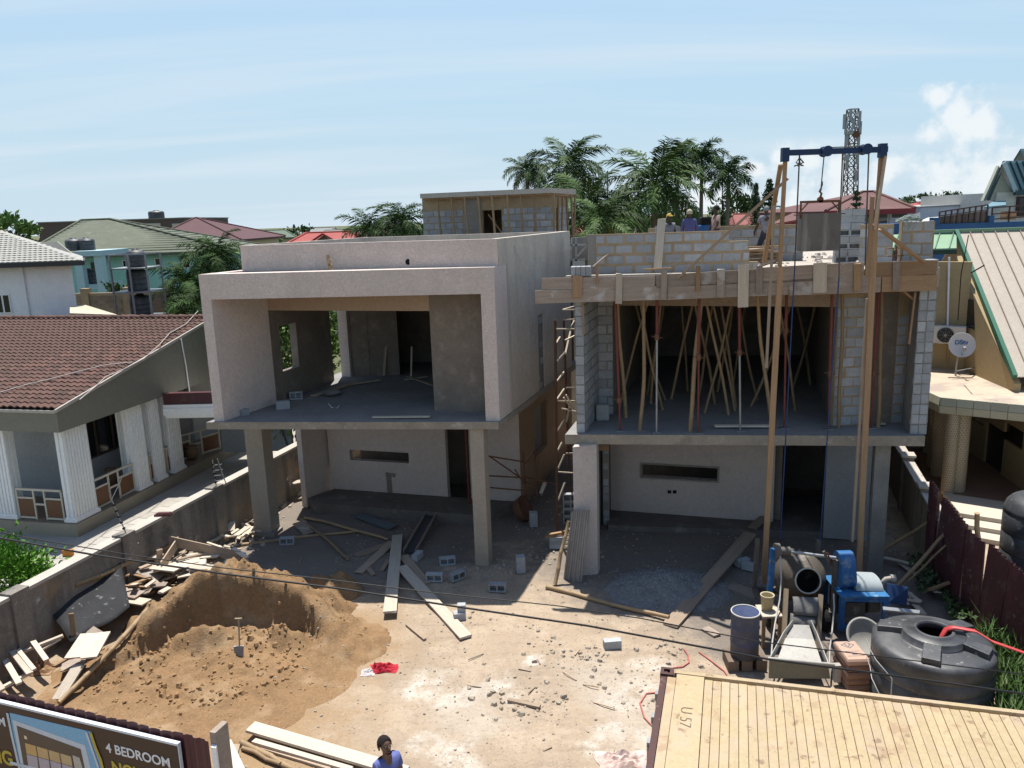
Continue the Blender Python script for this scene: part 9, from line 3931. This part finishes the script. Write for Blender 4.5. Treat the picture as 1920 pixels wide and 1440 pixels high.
# ---- right hand background
def maroon_house():
	ap =V(1632,360,50)
	a,b =V(1548,399,44),V(1716,388,44)
	zE =(V(1548,399,44).z+V(1716,388,44).z)/2
	t,w,d,n =hip_house('cream house with faded maroon hip roof and red fascia behind the hoist',(a.x,a.y),(b.x,b.y),12,zE,ap.z,m_cream,m_maroof2,.9,ridge_pts=(Vector((ap.x - .5,ap.y)),Vector((ap.x+.2,ap.y))),trim=M('dark_red_fascia',(.20,.025,.03),(.17,.022,.027),rough=.6),
						   wins=((1624,398,1662,420,'w'),(1672,396,1700,408,'w')))
	# lower wing sloping away to the left
	p =[V(1440,422,46),V(1560,400,44.5),V(1600,372,50),V(1515,385,51)]
	o =MB().slabpoly(p,(0,0,-.15)).build('roof',m_maroof2,t)
	q =[V(1470,428,40),V(1500,427,40),V(1500,417,42),V(1474,417,42)]
	m =MB().slabpoly([V(1440,432,45.5),V(1500,430,45.2),V(1560,403,44.2),V(1440,424,45.9)],(0,.15,0))
	m.build('fascia',M('dark_red_fascia',(.20,.025,.03)),t)
	MB().box((V(1450,425,47).x,47,0),(V(1570,425,47).x,52,V(1450,440,46.5).z)).build('wall',m_cream,t)
	return t

maroon_house()
hip_house('low bright red roofed house left of the faded maroon roof',V(1380,424,78),V(1520,415,78),8,V(1440,420,78).z,V(1440,400,82).z,m_cream,M('dull_red_roof',(.24,.075,.065),(.2,.065,.057),rough=.8),.5,ridge_in=.1)
hip_house('far red roofed house on the right skyline',V(1742,388,120),V(1806,386,121),10,V(1775,387,120).z,V(1775,378,125).z,m_cream,m_red,.5,ridge_in=.3)
hip_house('far brown roofed house behind the white long building',V(1800,388,140),V(1850,384,141),9,V(1820,386,140).z,V(1825,378,144).z,m_cream,M('brown_far_roof',(.14,.1,.085),(.12,.09,.075),rough=.8),.5,ridge_in=.2)
box_building('long low grey roofed block on the far right skyline',1700,1775,378,210,15,M('grey_brown_far',(.2,.19,.17),(.18,.17,.15),rough=.9))

def long_white():
	Y =46.
	a,b =V(1726,389,Y),V(1862,382,Y)
	z =(a.z+b.z)/2
	t =thing('long_white_building','long plain white building behind the blue terrace','building',(a.x,Y,0))
	c =V(1706,394,Y+4)
	MB().prism([(a.x,a.y),(b.x,b.y - .6),(b.x,b.y+8),(c.x,a.y+8),(c.x,c.y)],0,[a.z,b.z,b.z,a.z,a.z]).build('wall',m_white_wall,t)
	MB().prism([(a.x - .05,a.y - .06),(b.x+.1,b.y - .66),(b.x,b.y+8),(c.x - .05,a.y+8),(c.x - .06,c.y)],[a.z,b.z,b.z,a.z,a.z],[a.z+.06,b.z+.06,b.z+.06,a.z+.06,a.z+.06]).build('roof_edge',M('grey_roof_sheet',(.38,.38,.38),rough=.6),t)
	o =MB().slabpoly([V(1712,420,42),V(1766,412,40),V(1766,406,43),V(1740,408,44)],(0,0,-.08)).build('roof_sheet',M('pale_sheet_roof',(.55,.55,.54),(.5,.5,.49),rough=.6))
	tag(o,'pale sheet roof in front of the long white building','roof')

long_white()

def blue_terrace():
	Y =33.
	m_b =M('royal_blue_paint',(.015,.075,.20),(.013,.065,.17),sc=1.5,rough=.6,dirt=[((.04,.11,.16),1.2,.55,.2,.5)])
	t =thing('blue_terrace','royal blue flat building with a railed roof terrace at the right','building',V(1830,440,Y))
	a,b =V(1748,418,Y),V(1990,405,Y)
	zt =V(1760,420,Y).z
	zb_ =V(1760,440,Y).z
	MB().box((a.x,Y,0),(b.x+2,Y+9,zb_+.0)).build('wall',m_b,t)
	MB().box((a.x - .05,Y - .08,zb_+.001),(b.x+2,Y+.2,zt)).build('parapet',m_b,t)
	MB().box((a.x - .06,Y+.2,zb_+.001),(a.x+.2,Y+9,zt)).build('parapet',m_b,t)
	p =V(1752,408,Y)
	MB().box((p.x - .12,Y - .12,zt),(p.x+.16,Y+.16,p.z)).build('pier',m_b,t)
	p =V(1857,404,Y)
	MB().box((p.x - .10,Y - .12,zt),(p.x+.10,Y+.16,p.z)).build('pier',m_b,t)
	m_r =M('brown_rail',(.06,.035,.03),(.05,.03,.025),rough=.5)
	# railing with slats, left bay
	x0,x1 =V(1761,410,Y).x,V(1851,400,Y).x
	zr =V(1800,396,Y).z
	r =MB()
	r.beam((x0,Y,zr),(x1,Y,zr+.22),.05,.05)
	r.beam((x0,Y,zr - .16),(x1,Y,zr+.02),.04,.04)
	for i in range(9):
		u =i/8
		x =x0+(x1 - x0)*u
		r.beam((x,Y,zt - .01),(x,Y,zr+.22*u),.05,.05,up=(0,1,0))
	r.build('railing',m_r,t)
	for i in range(26):
		u =(i+.5)/26
		x =x0+(x1 - x0)*u
		MB().box((x - .035,Y+.03,zt),(x+.035,Y+.05,zr - .2+.18*u)).build('slat',M('grey_slat',(.12,.10,.095),(.09,.08,.075),sc=3,rough=.8,var=.3),t)
	x2,x3 =V(1860,400,Y).x,V(1990,390,Y).x
	zr2 =V(1880,389,Y).z
	r =MB()
	for z in (zr2,zr2 - .25,zt+.12):
		r.beam((x2,Y,z),(x3,Y,z+.12),.05,.05)
	for i in range(5):
		x =x2+(x3 - x2)*i/4
		r.beam((x,Y,zt),(x,Y,zr2+.03*i),.05,.05,up=(0,1,0))
	r.build('railing',m_r,t)
	for k in range(2):
		p,q =V(1878+15*k,396,Y),V(1891+15*k,412,Y)
		MB().box((p.x,Y+.04,q.z),(q.x,Y+.06,p.z)).build('panel',M('tan_panel',(.42,.27,.17),(.38,.24,.15),rough=.8),t)
	MB().box((x0,Y+.6,zb_+.002),(x3,Y+9,zb_+.03)).build('terrace_floor',m_cream,t)

blue_terrace()

def blue_gable_house():
	Y =42.
	m_w =M('off_white_wall',(.62,.60,.54),(.58,.56,.5),sc=.6,rough=.9)
	m_g =M('gable_green_grey',(.40,.41,.34),(.37,.38,.315),sc=.6,rough=.9)
	m_r =M('blue_grey_roof',(.16,.27,.31),(.14,.24,.28),sc=1,rough=.45)
	m_d =M('dark_teal_trim',(.03,.07,.085),(.025,.06,.075),rough=.5)
	t =thing('gabled_house','white house with steep blue grey gabled roofs at the right edge','house',V(1890,440,Y))
	pk,lo,ro =V(1881,306,Y),V(1851,376,Y),V(1903,360,Y)
	base =V(1880,440,Y)
	MB().box((V(1872,400,Y).x,Y+.3,0),(V(1872,400,Y).x+9,Y+8,ro.z)).build('wall',m_w,t)
	MB().slabpoly([pk+Vector((0,.35,-.1)),Vector((lo.x,Y+.35,lo.z)),Vector((ro.x,Y+.35,lo.z)),Vector((ro.x,Y+.35,ro.z))],(0,.25,0)).build('gable_wall',m_g,t)
	dx =Vector((9,3.0,0))
	MB().slabpoly([pk,ro,ro+dx,pk+dx],(0,.05,.12)).build('roof',m_r,t)
	for i in range(1,14):
		p,q =pk+dx*(i*.045),ro+dx*(i*.045)
		MB().beam(p+Vector((0,-.03,.1)),q+Vector((0,-.03,.1)),.07,.05).build('roof_seam',m_d,t)
	bk =Vector((6.2,6.4,0))
	MB().slabpoly([pk,lo,lo+bk,pk+bk],(-.03,0,.12)).build('roof',m_d,t)
	MB().beam(ro+Vector((-.05,-.05,-.02)),ro+dx+Vector((0,-.05,-.02)),.14,.28).build('fascia',m_d,t)
	MB().beam(pk+Vector((0,-.06,.03)),ro+Vector((0,-.06,.03)),.08,.2).build('barge_board',M('pale_teal',(.4,.52,.54),rough=.5),t)
	p2,l2 =V(1914,283,Y+2),V(1901,304,Y+2)
	MB().slabpoly([p2,V(1925,306,Y+2),V(1925,306,Y+2)+dx,p2+dx],(0,.05,.12)).build('upper_roof',m_r,t)
	MB().slabpoly([p2,l2,l2+bk,p2+bk],(-.03,0,.12)).build('upper_roof',m_d,t)
	p,q =V(1908,371,Y+.3),V(1916,405,Y+.3)
	w =MB().box((p.x - .06,Y+.2,q.z),(q.x+.06,Y+.298,p.z+.06)).build('window',M('maroon_frame',(.08,.025,.03),rough=.5),t)
	MB().box((p.x+.04,Y+.18,q.z+.05),(q.x - .04,Y+.199,p.z - .04)).build('pane',m_glass,w)
	q0 =[V(1846,388,Y - 1.5),V(1886,384,Y - 1.5),V(1886,376,Y),V(1862,377,Y)]
	MB().slabpoly(q0,(0,0,-.1)).build('lean_to_roof',m_r,t)

blue_gable_house()

def telecom_tower():
	Y =120.
	base,top =V(1597,372,Y),V(1599,205,Y)
	t =thing('telecom_mast','lattice telecom mast crowded with panel antennas and dishes on the skyline','telecom mast',(base.x,Y,0))
	m_m =M('red_white_mast',(.16,.145,.14),(.15,.09,.08),sc=.35,rough=.6)
	H =top.z
	w0,w1 =.95,.62
	m =MB()
	cs =((-1,-1),(1,-1),(1,1),(-1,1))

	def c(k,z):
		u =max(0,min(1,z/H))
		w =w0*(1 - u)+w1*u
		return Vector((base.x+(top.x - base.x)*u+cs[k % 4][0]*w,Y+cs[k % 4][1]*w,z))
	for k in range(4):
		m.tube([c(k,0),c(k,H)],.09,5)
	n =int(H/1.5)
	for i in range(n):
		z0,z1 =H*i/n,H*(i+1)/n
		if z1 <6:
			continue
		for k in range(4):
			m.beam(c(k,z0),c(k+1,z1),.09,.09)
			m.beam(c(k+1,z0),c(k,z1),.09,.09)
			m.beam(c(k,z1),c(k+1,z1),.09,.09)
	o =m.build('lattice',m_m,t)
	tag(o,kind='stuff')
	m_a =M('antenna_grey',(.36,.37,.38),(.32,.33,.34),rough=.6)
	for px,py,hh in ((1583,228,2.0),(1612,222,2.0),(1586,240,1.8),(1613,240,1.8),(1595,215,1.6),(1588,262,1.6),(1610,262,1.7),(1583,288,1.5),(1607,298,1.5),(1588,308,1.3),(1605,330,1.5),(1600,232,1.5),(1592,282,1.2)):
		p =V(px,py,Y - 1.3)
		MB().box((p.x - .16,p.y - .15,p.z - hh/2),(p.x+.16,p.y+.15,p.z+hh/2)).build('panel_antenna',m_a,t)
	for px,py,r in ((1604,252,.5),(1586,296,.45),(1606,285,.55),(1594,248,.4)):
		p =V(px,py,Y - 1.5)
		MB().lathe([(0,0),(r,.0),(r,.3),(0,.35)],p,16,False,axis=(0,-1,0)).build('dish_antenna',m_a if px != 1604 else m_rust,t)

telecom_tower()
for px,y0,y1,lab in ((1245,263,285,'left'),(1139,320,348,'middle'),(1356,290,312,'right')):
	p,q =V(px,y1,66),V(px,y0,66)
	o =MB().tube([(p.x,p.y,p.z - 9),q],.045,5).build('aerial_pole',m_dark)
	tag(o,'%s of the three thin poles rising among the palms' % lab,'pole')

def distant_woods():
	rnd =random.Random(77)
	mb =MB()
	for i in range(9000):
		az =radians(rnd.uniform(-42,42))
		r =rnd.uniform(190,420)
		h =5.2+1.6*noise.noise(Vector((az*40,r*.02,0)))+1.0*noise.noise(Vector((az*150,r*.05,3)))
		z =rnd.uniform(.2,1) ** .5*h
		p =Vector((sin(az)*r,cos(az)*r,z))
		s =rnd.uniform(.7,2.0)
		d =Vector((rnd.gauss(0,1),rnd.gauss(0,1),rnd.gauss(0,.8))).normalized()
		e =d.cross(Vector((rnd.gauss(0,1),rnd.gauss(0,1),rnd.gauss(0,1)))).normalized()
		mb.add([p - d*s,p+e*s*.6,p+d*s,p - e*s*.6],[(0,1,2,3)])
	o =mb.build('distant_woods',m_leaf_tree,loc=(0,0,0))
	tag(o,kind='stuff')

distant_woods()
# scattered far roofs among the woods
rnd =random.Random(5)
_roofs =[M('far_roof_red',(.28,.10,.08),rough=.8),M('far_roof_grey',(.25,.25,.25),rough=.8),M('far_roof_brown',(.18,.13,.10),rough=.8),M('far_roof_green',(.13,.16,.12),rough=.8)]
for i,(px,Y) in enumerate(((420,150),(585,190),(700,170),(480,210),(1120,150),(1160,120),(1430,150),(1660,200),(1760,170),(1850,230))):
	p =V(px,430,Y)
	z =rnd.uniform(4.6,5.4)
	w =rnd.uniform(5,8)
	hip_house('far small house with %s roof on the skyline, %s from the left' % (('red','grey','brown','green')[i % 4],ORD[sorted([420,585,700,480,1120,1160,1430,1660,1760,1850]).index(px)]),(p.x - w,Y),(p.x+w,Y),9,z,z+rnd.uniform(1.6,2.4),m_cream,_roofs[i % 4],.5,ridge_in=.25)
# neighbours' ground growth between the houses
q =V(1130,470,33)
